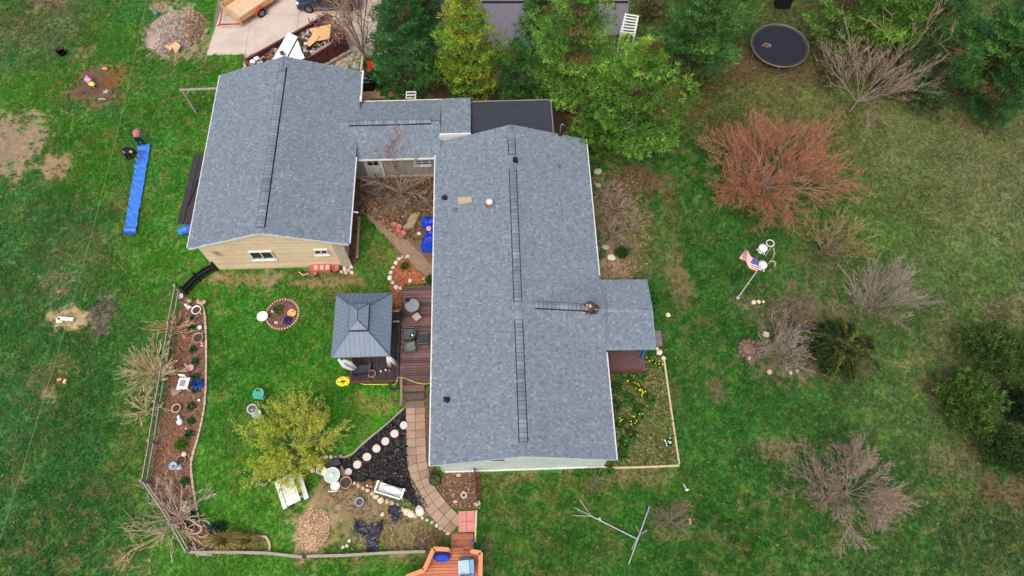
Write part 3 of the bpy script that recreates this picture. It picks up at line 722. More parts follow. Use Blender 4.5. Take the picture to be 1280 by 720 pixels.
litter('garden_weeds', poly_at(ebed), 200, .14, [(88, 104, 50), (112, 108, 68), (66, 98, 40), (98, 88, 60), (122, 112, 80), (74, 108, 44), (84, 112, 50)], seed=15, lift=.14)
# junk corner dirt
jd = [(385, 575), (425, 572), (455, 604), (500, 622), (552, 662), (545, 692), (430, 692), (440, 650), (415, 625), (398, 602)]
litter('dry_litter', poly_at(jd), 150, .075, [(134, 112, 84), (110, 92, 70), (96, 90, 56), (144, 122, 96), (88, 72, 58)], seed=16, z=-.01)
litter('side_litter', poly_at([(742, 215), (800, 210), (820, 280), (808, 348), (752, 350)]), 60, .14, [(126, 106, 84), (104, 86, 66), (150, 130, 104), (90, 84, 52)], seed=17, z=-.01, asp=5)
litter('needle_litter', poly_at([(480, 100), (700, 128), (735, 170), (745, 210), (870, 150), (940, 90), (790, 60), (560, 75)]), 40, .14, [(112, 76, 56), (90, 60, 48), (128, 96, 72)], seed=18, z=-.01, asp=5)

# gravel and clippings heaps
def heap(name, label, cat, u, v, a, b, hgt, cols, m, size=.09, dens=420, seed=1, asp=2.):
    p = at(u, v); rx = (at(u + a, v) - at(u - a, v)).length / 2; ryy = (at(u, v + b) - at(u, v - b)).length / 2
    t = thing(name, label, cat, (p.x, p.y, 0))
    R = random.Random(seed); vs = [(p.x, p.y, hgt)]; fs = []; n = 26; kk = 7
    def hz(r): return hgt * max(0, 1 - r * r) ** 1.3 - .03 * (r > .98)
    ph = [R.uniform(.86, 1.12) for _ in range(n)]; ph = [(ph[i] + ph[i - 1] + ph[(i + 1) % n]) / 3 for i in range(n)]
    for i in range(1, kk + 1):
        for j in range(n):
            r = i / kk; an = 2 * PI * j / n
            vs.append((p.x + rx * r * ph[j] * math.cos(an), p.y + ryy * r * ph[j] * math.sin(an), hz(r) + R.uniform(-.03, .03) * (r < .95)))
    for j in range(n):
        fs.append((0, 1 + j, 1 + (j + 1) % n))
        for i in range(kk - 1): fs.append((1 + i * n + j, 1 + (i + 1) * n + j, 1 + (i + 1) * n + (j + 1) % n, 1 + i * n + (j + 1) % n))
    M().add(vs, fs).build('mound', m, t, True)
    poly = [(p.x + rx * ph[j] * 1.04 * math.cos(2 * PI * j / n), p.y + ryy * ph[j] * 1.04 * math.sin(2 * PI * j / n)) for j in range(n)]
    litter('loose_bits', poly, dens, size, cols, seed=seed, z=-.005, parent=t, asp=asp, mound=lambda x, y: hgt * np.maximum(0, 1 - ((x - p.x) / rx) ** 2 - ((y - p.y) / ryy) ** 2) ** 1.3)
    nograss(poly)
heap('gravel_pile', 'grey and tan gravel pile at the edge of the concrete driveway', 'gravel pile', 216, 41, 31, 26, .75, [(166, 154, 146), (146, 136, 130), (180, 164, 150), (162, 136, 112), (136, 122, 114)], mat('gravel', (158, 144, 134), rough=.95, var=.2, scale=4, fine=.4, bump=.8), seed=2)
heap('clippings_pile', 'brown dried clippings heaped against the gravel pile', 'clippings', 237, 36, 19, 22, .6, [(156, 134, 110), (140, 116, 92), (176, 152, 124), (120, 100, 80)], mat('dry_clippings', (150, 128, 104), rough=.95, var=.25, scale=4, fine=.4, bump=.8), seed=3, size=.16, asp=5)
heap('wood_chip_pile', 'low oval pile of pale wood chips on the lawn', 'wood chips', 391, 664, 20, 28, .3, [(190, 158, 126), (170, 138, 108), (206, 178, 146), (150, 120, 94)], mat('wood_chips', (176, 146, 116), rough=.95, var=.2, scale=5, fine=.4, bump=.8), seed=5, size=.055, asp=2.5, dens=1000)

# ---- paved garden path
path = M(); cl = [(519.5, 508), (519.5, 530), (520, 556), (521.5, 580), (527, 603), (537, 622), (551, 640), (566, 655), (574, 662)]
W3 = [at(*q) for q in cl]
def spline(P, n=160):
    P = [Vector((p[0], p[1], 0)) for p in P]; out = []
    for i in range(len(P) - 1):
        p0, p1, p2, p3 = P[max(i - 1, 0)], P[i], P[i + 1], P[min(i + 2, len(P) - 1)]
        for k in range(20):
            t = k / 20; out.append(.5 * ((2 * p1) + (p2 - p0) * t + (2 * p0 - 5 * p1 + 4 * p2 - p3) * t * t + (3 * p1 - p0 - 3 * p2 + p3) * t ** 3))
    out.append(P[-1]); return out
def resample(P, step):
    out = [P[0]]; acc = 0
    for a, b in zip(P, P[1:]):
        d = (b - a).length
        while acc + d >= step:
            a = a.lerp(b, (step - acc) / d); d = (b - a).length; acc = 0; out.append(a)
        acc += d
    return out
sp = spline(W3); pw = .52
rs_ = resample(sp, .44); nrm = []
for i in range(len(rs_)):
    d = (rs_[min(i + 1, len(rs_) - 1)] - rs_[max(i - 1, 0)]).normalized(); nrm.append(Vector((-d.y, d.x, 0)))
base = [(q + n_ * pw)[:2] for q, n_ in zip(rs_, nrm)] + [(q - n_ * pw)[:2] for q, n_ in zip(rs_[::-1], nrm[::-1])]
nograss(base)
gpath = M().prism(base, -.05, .02).build('garden_path', mat('path_joint', (92, 80, 62), rough=.97, var=.3, scale=4), kind='structure')
m_pav = [mat('paver_' + n_, c, rough=.9, var=.14, scale=2, fine=.14, bump=.2, spec=.1) for n_, c in (('rose', (164, 134, 118)), ('tan', (160, 138, 118)), ('brown', (150, 124, 108)), ('pink', (170, 140, 124)))]
for i in range(len(rs_) - 1):
    for s0, s1 in ((-1, 0), (0, 1)):
        g = .012; q = []
        for k_, e in ((i, 1), (i + 1, -1)):
            for s in ((s0, s1) if e > 0 else (s1, s0)):
                off = nrm[k_] * pw * s; t = (rs_[i + 1] - rs_[i]).normalized() * g * e; sd = nrm[k_] * (g if s == s0 else -g)
                q.append((rs_[k_] + off + t + sd)[:2])
        M().prism(q, .0, .045 + ru(-.006, .008)).build('paver', RND.choice(m_pav), gpath)
pk = mat('pink_slab', (200, 132, 124), rough=.9, var=.12, scale=2, fine=.12, spec=.1)
a0 = at(573, 639); a1 = at(594, 665); xm = (a0.x + a1.x) / 2
nograss([(a0.x - .1, a1.y), (a1.x, a1.y), (a1.x, a0.y), (a0.x - .1, a0.y)])
for i in range(2):
    for j in range(2):
        x0 = a0.x + i * (a1.x - a0.x) / 2; y0 = a1.y + j * (a0.y - a1.y) / 2
        M().prism([(x0 + .01, y0 + .01), (x0 + (a1.x - a0.x) / 2 - .01, y0 + .01), (x0 + (a1.x - a0.x) / 2 - .01, y0 + (a0.y - a1.y) / 2 - .01), (x0 + .01, y0 + (a0.y - a1.y) / 2 - .01)], 0, .05 + ru(0, .008)).build('paver', pk, gpath)
k = M(); k.bar(at(595.5, 638, .05), at(594, 678, .05), .09, .14); e_ = k.build('path_edging', mat('pale_edging', (190, 180, 150), rough=.85))
tag(e_, 'pale straight timber edging beside the pink slabs and orange ramp', 'edging')

ORD = ['first', 'second', 'third', 'fourth', 'fifth', 'sixth', 'seventh', 'eighth', 'ninth', 'tenth', 'eleventh', 'twelfth', 'thirteenth', 'fourteenth', 'fifteenth', 'sixteenth', 'seventeenth', 'eighteenth', 'nineteenth', 'twentieth', 'last']
# ---- stepping stones and rocks
m_step = mat('pale_step_stone', (206, 192, 184), rough=.9, var=.1, scale=4, fine=.12, bump=.2, spec=.1)
SS = [(505, 532), (493.5, 542.5), (482, 552), (471, 561), (459, 571.5), (447, 581), (436, 590)]
w_ = ['nearest the paved path', 'second from the paved path', 'third from the paved path', 'fourth of seven, in the middle of the row', 'third from the junk corner end', 'second from the board, next to last', 'half hidden beside the brown board']
for i, (u, v) in enumerate(SS):
    p = at(u, v); k = M(); r = .215 * (1 if i < 6 else .85)
    k.lathe((p.x, p.y, 0), [(r, 0), (r, .1), (r - .02, .112), (0, .114)], 16, sx=ru(.95, 1.05)); o = k.build('stepping_stone', m_step)
    tag(o, 'round pale stepping stone in black mulch, ' + w_[i], 'stepping stone', 'stepping stones across the black mulch')
m_rock = [mat('rock_' + n_, c, rough=.92, var=.18, scale=5, fine=.15, bump=.3, spec=.1) for n_, c in (('cream', (206, 190, 168)), ('tan', (186, 160, 132)), ('white', (216, 208, 196)), ('grey', (168, 158, 148)))]
def rock(u, v, r, mi, label, group, flat=.6, z=0, cat='rock'):
    p = at(u, v, z); k = M(); k.blob((p.x, p.y, z + r * flat * .6), r * ru(.85, 1.15), r * ru(.75, 1.05), r * flat, RND.randint(0, 9999), 9, 6, .14, rot=ru(0, 3))
    o = k.build('rock', m_rock[mi], smooth=False); tag(o, label, cat, group)
RK = [(443, 604, .11), (448, 607, .12), (454, 610, .12), (460, 613, .14), (466, 617, .14), (470, 621, .15), (476, 625.5, .21), (484, 627, .12), (490, 629, .13), (497, 631, .1), (504, 637, .14), (509, 640, .19), (514, 643, .2), (519, 645, .12), (528, 647.5, .1), (534, 650, .1), (540, 653, .11), (546, 657, .11), (551, 660, .13), (556, 663, .1), (560, 667, .1)]
for i, (u, v, r) in enumerate(RK): rock(u, v, r, (0, 1, 1, 0, 1, 0, 0, 1, 1, 3, 1, 0, 2, 1, 0, 0, 3, 0, 3, 1, 0)[i], ORD[i] + ' rock from the brown board in the curving stone line below black mulch', 'line of stones below the black mulch')
rock(525, 639, .26, 2, 'large pale square rock beside the curved paver path', None, .5)
rock(478, 643, .12, 0, 'small flat tan rock left of the crumpled black sheet', None, .4)
for u, v in ((437, 676), (434, 682), (429, 684)): rock(u, v, .1, 0, {437: 'topmost', 434: 'middle', 429: 'lowest'}[u] + ' small cream rock in the short row beside the wood chip pile', 'rocks beside the wood chip pile')
RB = [(499, 324), (495, 329), (491.5, 335), (489, 341), (488, 348), (491, 354), (495.5, 360), (501, 361), (503, 322), (510, 321), (513, 351.5), (530, 349), (508, 322)]
for i, (u, v) in enumerate(RB): rock(u, v, .13 + .05 * (i in (6, 4)), (0, 2, 0, 0, 2, 0, 2, 0, 3, 0, 0, 3, 1)[i], ('topmost left', 'upper left', 'second left', 'third left', 'fourth left', 'lower left', 'biggest lower left', 'lowest, near the gazebo,', 'top middle', 'top right', 'inner lower', 'right, by the house,', 'top centre')[i] + ' pale rock edging the red mulch bed by the deck', 'rocks round the red mulch bed', .8)
for u, v, r in ((942, 378, .13), (948, 377.5, .14), (954, 377.5, .1)): rock(u, v, r, 0, {942: 'left', 948: 'middle', 954: 'right'}[u] + ' small cream rock in a row of three near the flagpole', 'row of rocks near the flagpole')
rock(957, 418.5, .2, 0, 'single large cream rock among the bare brush', None, .8); rock(835, 394, .14, 2, 'white stone alone on the lawn east of the porch', None)
rock(936, 447, .16, 0, 'tan rock at the corner of the brown stone ring', None); rock(962, 465, .16, 3, 'flat pale rock in front of the grey shrub', None, .3); rock(988, 466, .12, 3, 'pale rock left of a darker one below the grey shrub', None); rock(996, 464, .12, 3, 'greyish rock at the foot of the weeping conifer', None)
rock(524, 292.5, .13, 2, 'single white rock beside the blue tarp in the courtyard', None, .8)
rock(757, 310, .22, 3, 'grey rock half buried beside the east house wall', None); rock(764, 322, .25, 2, 'broken pale slab lying on bare dirt north of the porch', None, .3)
rock(747, 215, .28, 3, 'flat grey rock below the pine by the house corner', None, .4); rock(748, 232, .22, 3, 'second flat rock along the east house wall', None, .4)
rock(824, 441, .2, 2, 'white rock at the top of the side garden edging', None); rock(829, 448, .15, 2, 'smaller white rock at the corner of the side garden edging', None); rock(821, 436, .12, 0, 'long cream rock beneath the porch step', None)
for i, (u, v) in enumerate(((431, 336), (436, 338), (439, 334), (433, 341), (440, 341), (427, 340))): rock(u, v, .14, (0, 3, 0, 1, 0, 3)[i], ('leftmost upper', 'middle upper', 'topmost right', 'lower middle', 'lowest right', 'lowest left')[i] + ' pinkish rock in the heap at the garage corner', 'rocks heaped at the garage corner')
for i, (u, v) in enumerate(((386, 583), (391, 588))): rock(u, v, .15, (2, 0)[i], ('white', 'tan')[i] + ' rock at the foot of the yellow bush', None)
for i, u in enumerate((396, 402, 408, 414, 420, 426)): rock(u, 571.5 - i * .1, .11, (0, 3, 0, 2, 3, 2)[i], ORD[i] + ' small pale rock from the left edging the lawn above the glass table', 'rocks edging the lawn above the glass table')
# brown stone ring (old fire ring)
p = at(936, 437); t = thing('stone_ring', 'low brown stone ring on the lawn west of the grey shrub', 'stone ring', (p.x, p.y, 0))
m_bst = mat('brown_stone', (112, 88, 78), rough=.95, var=.2, scale=4, fine=.2)
for i in range(13):
    a = 2 * PI * i / 13
    M().blob((p.x + .52 * math.cos(a), p.y + .5 * math.sin(a), .08), .16, .13, .12, i, 8, 5, .15, rot=a).build('stone', m_bst, t)
M().lathe((p.x, p.y, 0), [(.45, .0), (.3, .06), (0, .08)], 12).build('ash', mat('brown_ash', (120, 96, 82), rough=.95, var=.3, fine=.3), t)

# ---- edgings
def edging(name, pts, label, cat, m, wd=.09, ht=.12, step=.6, curb=True, world=False):
    P = [at(*q) for q in pts]; k = M(); p = resample([Vector((q.x, q.y, 0)) for q in P], step) + [Vector((P[-1].x, P[-1].y, 0))]
    for a, b in zip(p, p[1:]):
        if (b - a).length > .05: k.bar(a + Vector((0, 0, ht / 2 - .01 + ru(0, .01))), b + (b - a).normalized() * .02 + Vector((0, 0, ht / 2 - .01)), wd * ru(.85, 1.15), ht)
    return tag(k.build(name, m), label, cat)
m_edge = mat('pale_stone_edging', (186, 166, 142), rough=.9, var=.2, scale=4, fine=.15)
e = thing('bed_edging', 'pale stone edging curving between the long flower bed and the lawn', 'edging', at(257, 440))
ep = resample(spline([at(*q) for q in ((247, 376), (256, 390), (258.5, 440), (257, 500), (250, 540), (241, 572), (240, 590), (244, 620), (249, 646), (258, 660))]), .3)
for a, b in zip(ep, ep[1:]): M().bar(a + Vector((0, 0, .05)), a.lerp(b, .9) + Vector((0, 0, .05 + ru(-.01, .015))), .1 + ru(-.015, .02), .13).build('edging_stone', m_edge, e)
t = thing('garden_edging', 'pale timber edging round the side garden east of the house', 'edging', at(848, 582))
m_tim = mat('pale_timber', (188, 170, 138), rough=.85, var=.15, scale=3, fine=.12)
for a, b in (((829.5, 449), (838, 510)), ((838, 510), (848.5, 581)), ((848.5, 582.5), (800, 584.5)), ((800, 584.5), (756, 585.5))): M().bar(at(*a) + Vector((0, 0, .06)), at(*b) + Vector((0, 0, .065)), .1, .14).build('timber', m_tim, t)
e = edging('mulch_edging', [(505, 511), (490, 525), (476, 537), (455, 554), (437, 572), (425, 572)], 'grey curved edging between lawn and black mulch', 'edging', mat('grey_edging', (150, 142, 128), rough=.85), .08, .14, .5)
e = thing('brick_edging', 'tan brick edging along the narrow bed by the garage', 'edging', at(449, 300)); ep = resample([Vector((at(449.5, 272).x, at(449.5, 272).y, 0)), Vector((at(446.5, 325).x, at(446.5, 325).y, 0))], .24)
for a, b in zip(ep, ep[1:]): M().bar(a + Vector((0, 0, .05)), a.lerp(b, .88) + Vector((0, 0, .05)), .14, .12).build('brick', mat('tan_brick', (172, 136, 112), rough=.9, var=.2), e)
e = edging('curved_edging', [(318, 670), (333, 671), (339, 680), (337, 690)], 'short curved stone edging at the end of the tan grass clump', 'edging', m_edge, .1, .14, .3)

# ---- old board fence along the flower bed
m_oldw = mat('weathered_grey_wood', (156, 146, 134), rough=.9, var=.22, scale=5, fine=.2, bump=.2, spec=.1)
fb = [(227, 366), (219, 412), (211, 460), (203, 508), (196, 556), (187, 605)]
f = thing('board_fence', 'weathered grey board fence along the west side of the flower bed', 'fence', at(203, 508))
for i, (a, b) in enumerate(zip(fb, fb[1:])):
    A, B = at(*a), at(*b)
    for z in (.35, .85):
        M().bar(A + Vector((0, 0, z)), B + Vector((ru(-.03, .03), 0, z + ru(-.03, .03))), .05, .15).build('rail', m_oldw, f)
for a in fb: M().box(tuple(at(*a)[:2]) + (.5,), (.12, .12, 1.06), ru(0, .4)).build('post', m_oldw, f)
fb2 = [(187, 605), (203, 628), (220, 655), (240, 690)]
f = thing('leaning_rail_fence', 'grey rail fence running diagonally under the bare shrub', 'fence', at(215, 645))
for a, b in zip(fb2, fb2[1:]):
    for z in (.3, .75): M().bar(at(*a) + Vector((0, 0, z)), at(*b) + Vector((0, 0, z + ru(-.08, .08))), .06, .12).build('rail', m_oldw, f)
for a in fb2[1:]: M().box(tuple(at(*a)[:2]) + (.42,), (.11, .11, .9), ru(0, .6)).build('post', m_oldw, f)
fb3 = [(240, 691), (290, 691), (335, 692), (380, 697), (386, 696), (430, 695), (480, 692), (531, 690)]
f = thing('low_rail_fence', 'low grey timber rail along the south edge of the garden', 'fence', at(380, 697))
for i, (a, b) in enumerate(zip(fb3, fb3[1:])): M().bar(at(*a) + Vector((0, 0, .3)), at(*b) + Vector((0, 0, .3 + ru(-.02, .02))), .13, .13).build('rail', m_oldw if i != 3 else mat('dark_post', (72, 66, 62)), f)
for a in fb3[1:]: M().box(tuple(at(*a)[:2]) + (.15,), (.14, .14, .3)).build('post', m_oldw, f)
# fallen grey poles in the corner of the bed
for i, (a, b) in enumerate((((234, 682), (262, 694)), ((238, 690), (258, 686)), ((243, 679), (250, 697)), ((247, 693), (268, 694)))):
    tag(M().tube([at(*a) + Vector((0, 0, .15)), at(*b) + Vector((0, 0, .2))], [.06, .045], 7).build('fallen_pole', m_oldw), ('longest', 'uppermost', 'steepest', 'lowest')[i] + ' grey pole dropped in the loose heap at the south west garden corner', 'pole', 'poles heaped at the south west garden corner')

# ---- black fence by the garage
f = thing('black_fence', 'short solid black fence curving from the garage corner to the flower bed', 'fence', at(255, 352))
fb = [(273, 338), (258, 346), (245, 357), (233, 370)]; FH = .95
m_blk = mat('black_fence_paint', (20, 20, 23), rough=.55, var=.2)
PP = resample(spline([at(*q) for q in fb]), .13)
for a, b in zip(PP, PP[1:]): M().bar(a + Vector((0, 0, .06)), a + Vector((0, 0, FH)), .03, .122, up=(b - a).normalized()).build('picket', m_blk, f)
for z in (.2, .6, FH - .03):
    k = M(); k.tube([q + Vector((0, 0, z)) for q in PP], .035, 5); k.build('rail', mat('worn_black_metal', (62, 60, 64), rough=.5), f)
for q in (PP[0], PP[len(PP) // 2], PP[-1]): M().box((q.x, q.y, .55), (.09, .09, 1.1)).build('post', m_blk, f)

# ---- deck with gazebo
DZ = .42
dx0, dx1, dy0, dy1 = -5.78, -3.32, 11.62, 17.5
gx0, gy0, gy1 = -8.42, 11.85, 16.0
nograss([(dx0, dy0), (dx1, dy0), (dx1, dy1), (dx0, dy1)]); nograss([(gx0, gy0), (dx0, gy0), (dx0, gy1), (gx0, gy1)])
deck = thing('wooden_deck', 'dark brown wooden deck along the west side of the house', 'deck', (-4.5, 14.5, 0))
m_bd = [mat('deck_board_' + n_, c, rough=.8, var=.2, scale=3, fine=.18, spec=.2) for n_, c in (('a', (110, 86, 84)), ('b', (98, 76, 75)), ('c', (122, 96, 92)), ('d', (88, 70, 70)))]
nb = int((dy1 - dy0) / .145)
for i in range(nb):
    y = dy0 + (i + .5) * (dy1 - dy0) / nb
    M().box(((dx0 + dx1) / 2, y, DZ + ru(-.003, .003)), (dx1 - dx0, (dy1 - dy0) / nb - .022, .035)).build('deck_board', RND.choice(m_bd), deck)
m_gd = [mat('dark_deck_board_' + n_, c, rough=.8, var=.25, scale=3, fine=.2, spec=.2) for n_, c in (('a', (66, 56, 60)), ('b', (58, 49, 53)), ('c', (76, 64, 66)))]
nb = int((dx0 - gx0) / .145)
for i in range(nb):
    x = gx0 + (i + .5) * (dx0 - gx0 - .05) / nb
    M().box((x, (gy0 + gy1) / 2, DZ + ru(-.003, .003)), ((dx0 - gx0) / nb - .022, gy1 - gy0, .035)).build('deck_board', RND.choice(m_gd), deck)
k = M(); k.box(((gx0 + dx0) / 2, gy0 - .03, DZ - .12), (dx0 - gx0, .05, .3)); k.box(((dx0 + dx1) / 2, dy0 - .02, DZ - .12), (dx1 - dx0, .04, .28)); k.box((gx0 - .03, (gy0 + gy1) / 2, DZ - .12), (.05, gy1 - gy0, .3)); k.box((dx0 - .03, (gy1 + dy1) / 2 + .03, DZ - .1), (.05, dy1 - gy1 - .05, .26))
k.build('deck_rim', mat('deck_rim', (100, 68, 58), rough=.8), deck)
M().prism([(gx0 + .05, gy0 + .05), (dx1, gy0 + .05), (dx1, dy1 - .05), (dx0 + .02, dy1 - .05), (dx0 + .02, gy1 - .05), (gx0 + .05, gy1 - .05)], 0, DZ - .08).build('deck_shade_fill', mat('deck_shade', (40, 34, 32)), deck)  # near-black filler block, its colour standing in for shade below the boards
# steps
sx0, sx1 = at(506, 500).x, at(531, 500).x
for i in range(3):
    z = DZ - .13 * (i + 1) + .03; y = dy0 - .04 - .42 * i
    M().box(((sx0 + sx1) / 2, y - .2, z), (sx1 - sx0, .36, .045)).build('step_tread', m_bd[i % 3], deck)
    M().box(((sx0 + sx1) / 2, y - .34, z - .1), (sx1 - sx0 - .04, .03, .14)).build('step_riser', mat('deck_shade', (40, 34, 32)), deck)  # riser carries the same painted under-deck shade
nograss([(sx0, dy0 - 1.3), (sx1, dy0 - 1.3), (sx1, dy0), (sx0, dy0)])
hr = M(); hx = sx0 - .06
for y in (dy0 - .05, dy0 - 1.1): hr.box((hx, y, .55 if y > dy0 - .5 else .4), (.09, .09, 1.1 if y > dy0 - .5 else .85))
hr.bar((hx, dy0 + .1, 1.12), (hx, dy0 - 1.25, .82), .1, .06); hr.build('handrail', mat('worn_rail', (136, 112, 100), rough=.8), deck)

# gazebo
gz = thing('gazebo', 'square gazebo with grey metal hip roof and raised cupola on the deck', 'gazebo', (-7.55, 14.4, DZ))
ge, gt = 2.42, 3.22
c4 = [at(414, 447, ge), at(488, 445, ge), at(490.5, 366, ge), at(420, 367, ge)]
cx, cy = sum(c.x for c in c4) / 4, sum(c.y for c in c4) / 4
X0, X1 = (c4[0].x + c4[3].x) / 2, (c4[1].x + c4[2].x) / 2; Y0, Y1 = (c4[0].y + c4[1].y) / 2, (c4[2].y + c4[3].y) / 2
m_met = mat('slate_metal_roof', (112, 126, 142), rough=.5, var=.1, scale=1.2, fine=.06, spec=.4)
m_seam = mat('slate_metal_seam', (104, 117, 133), rough=.5, spec=.4)
def hip(parent, X0, X1, Y0, Y1, ze, hx, hy, zt, seams, nm, drop=.1):
    a = [(X0, Y0), (X1, Y0), (X1, Y1), (X0, Y1)]; b = [(cx - hx, cy - hy), (cx + hx, cy - hy), (cx + hx, cy + hy), (cx - hx, cy + hy)]
    for i in range(4):
        j = (i + 1) % 4
        A, B, Cc, D = Vector(a[i] + (ze,)), Vector(a[j] + (ze,)), Vector(b[j] + (zt,)), Vector(b[i] + (zt,))
        k = M(); P = [A, B, Cc, D] if (Cc - D).length > .01 else [A, B, Cc]
        slab(k, P, .03); k.add([A, B, B - Vector((0, 0, drop)), A - Vector((0, 0, drop))], [(0, 1, 2, 3)])
        pn = k.build(nm, m_met, parent); s = M(); n = (B - A).cross(Cc - A).normalized(); n = n if n.z > 0 else -n
        ns = int((B - A).length / seams); dirv = (B - A).normalized(); up = n.cross(dirv); up = up if up.z > 0 else -up
        for q in range(1, ns):
            t = (B - A).length * q / ns; l0 = (D - A).dot(dirv); l1 = (B - A).length - (Cc - A).dot(dirv); S = (D - A).dot(up)
            f = 1.0
            if t < l0: f = t / l0
            elif (B - A).length - t < l1: f = ((B - A).length - t) / l1
            p0 = A + dirv * t + n * .004; s.bar(p0, p0 + up * S * f * .99, .022, .024, up=n)
        s.build('roof_seam', m_seam, pn, kind='stuff')
        k = M(); k.bar(A + n * .012, D + n * .012, .075, .03, up=n); k.build('hip_cap', mat('hip_cap', (84, 97, 113), rough=.5), parent)
hip(gz, X0, X1, Y0, Y1, ge, .52, .74, gt, .24, 'roof_panel')
hip(gz, cx - .5, cx + .5, cy - .74, cy + .74, gt + .24, .02, .3, gt + .48, .2, 'cupola_panel', .05)
k = M()
for x in (cx - .51, cx + .51): k.bar((x, cy - .75, gt + .2), (x, cy + .75, gt + .2), .035, .09)
for y in (cy - .75, cy + .75): k.bar((cx - .48, y, gt + .202), (cx + .48, y, gt + .202), .035, .09)
k.build('cupola_shadow_trim', mat('shadow_trim', (62, 72, 86), rough=.5), gz)  # dark strip that paints the shadow line under the cupola eave
k = M()
for i, (x, y, a, b) in enumerate(((cx, cy - .67, .84, .04), (cx, cy + .67, .84, .04), (cx - .44, cy, .04, 1.3), (cx + .44, cy, .04, 1.3))): k.box((x, y, gt + .1), (a, b, .2))
k.build('cupola_vent', m_vent, gz)
m_gp = mat('dark_gazebo_frame', (52, 50, 54), rough=.5)
for x in (X0 + .28, X1 - .28):
    for y in (Y0 + .25, Y1 - .25): M().box((x, y, (DZ + ge) / 2), (.13, .13, ge - DZ + .1)).build('post', m_gp, gz)
for y in (Y0 + .25, Y1 - .25): M().box((cx, y, ge - .08), (X1 - X0 - .7, .1, .14)).build('beam', m_gp, gz)
for x in (X0 + .28, X1 - .28): M().box((x, cy, ge - .085), (.1, Y1 - Y0 - .65, .14)).build('beam', m_gp, gz)
m_cur = mat('white_curtain', (196, 196, 194), rough=.9, var=.12, scale=5, fine=.1)
def curtain(pts, lab, sd):
    k = M(); R = random.Random(sd)
    for q in range(5):
        o = Vector((R.uniform(-.1, .1), R.uniform(-.08, .08), 0)); k.tube([Vector(p) + o * (0.4 + .8 * i / len(pts)) for i, p in enumerate(pts)], [.06] + [R.uniform(.055, .1) for _ in pts[1:-1]] + [.03], 7)
    o = k.build('curtain', m_cur, gz, True)
cA = at(424, 449, 2.2); cB = at(444, 461, 1.1)
curtain([cA, cA.lerp(cB, .35) + Vector((-.02, -.12, -.1)), cA.lerp(cB, .7) + Vector((0, -.1, 0)), cB], '', 1)
curtain([cA + Vector((.2, -.05, -.1)), at(436, 453, 1.6), at(444, 461, 1.2)], '', 5)
for e_, sd in (((495, 457), 2), ((487, 459), 3)):
    cA = at(485, 446, 2.2); cB = at(e_[0], e_[1], 1.0); curtain([cA, cA.lerp(cB, .5) + Vector((.02, 0, .1)), cB], '', sd)
# ------------------------------------------------------------------ vegetation
def leafcloud(m, cen, out, per, L, Wd, spread, cols, rng, jitter=.1, cvar=.22, up=0., quad=False):
    """per small leaf or needle faces about each centre, fanned round the direction it grows in"""
    cen = np.repeat(np.asarray(cen, float), per, 0); out = np.repeat(np.asarray(out, float), per, 0); n = len(cen)
    cc = np.repeat(np.asarray(cols, float), per, 0)
    d = out + rng.normal(0, spread, (n, 3)); d[:, 2] += up; d /= np.linalg.norm(d, axis=1)[:, None] + 1e-9
    p = cen + rng.normal(0, jitter, (n, 3)); r = rng.normal(0, 1, (n, 3)); sd = np.cross(d, r); sd /= np.linalg.norm(sd, axis=1)[:, None] + 1e-9
    l = L * rng.uniform(.6, 1.3, n)[:, None]; w_ = Wd * rng.uniform(.6, 1.3, n)[:, None]
    col = np.clip(cc * rng.uniform(1 - cvar, 1 + cvar, (n, 1)) * rng.uniform(.94, 1.06, (n, 3)), 0, 255)
    if quad: V = np.stack([p - sd * w_ * .5, p + sd * w_ * .5, p + d * l + sd * w_ * .35, p + d * l - sd * w_ * .35], 1); q = 4
    else: V = np.stack([p - sd * w_ * .5, p + sd * w_ * .5, p + d * l], 1); q = 3
    m.arr(V.reshape(-1, 3), np.arange(n * q).reshape(n, q), col)

m_leaf = mat('foliage', tint=True, rough=.7, var=.1, scale=1.2, spec=.2, leaf=.5)
m_bark = mat('brown_bark', (88, 72, 60), rough=.95, var=.25, scale=6, fine=.25, bump=.5)
m_gbark = mat('grey_bark', (132, 120, 110), rough=.95, var=.25, scale=6, fine=.25, bump=.4)
m_twig = mat('twigs', tint=True, rough=.9, var=.15, scale=3)

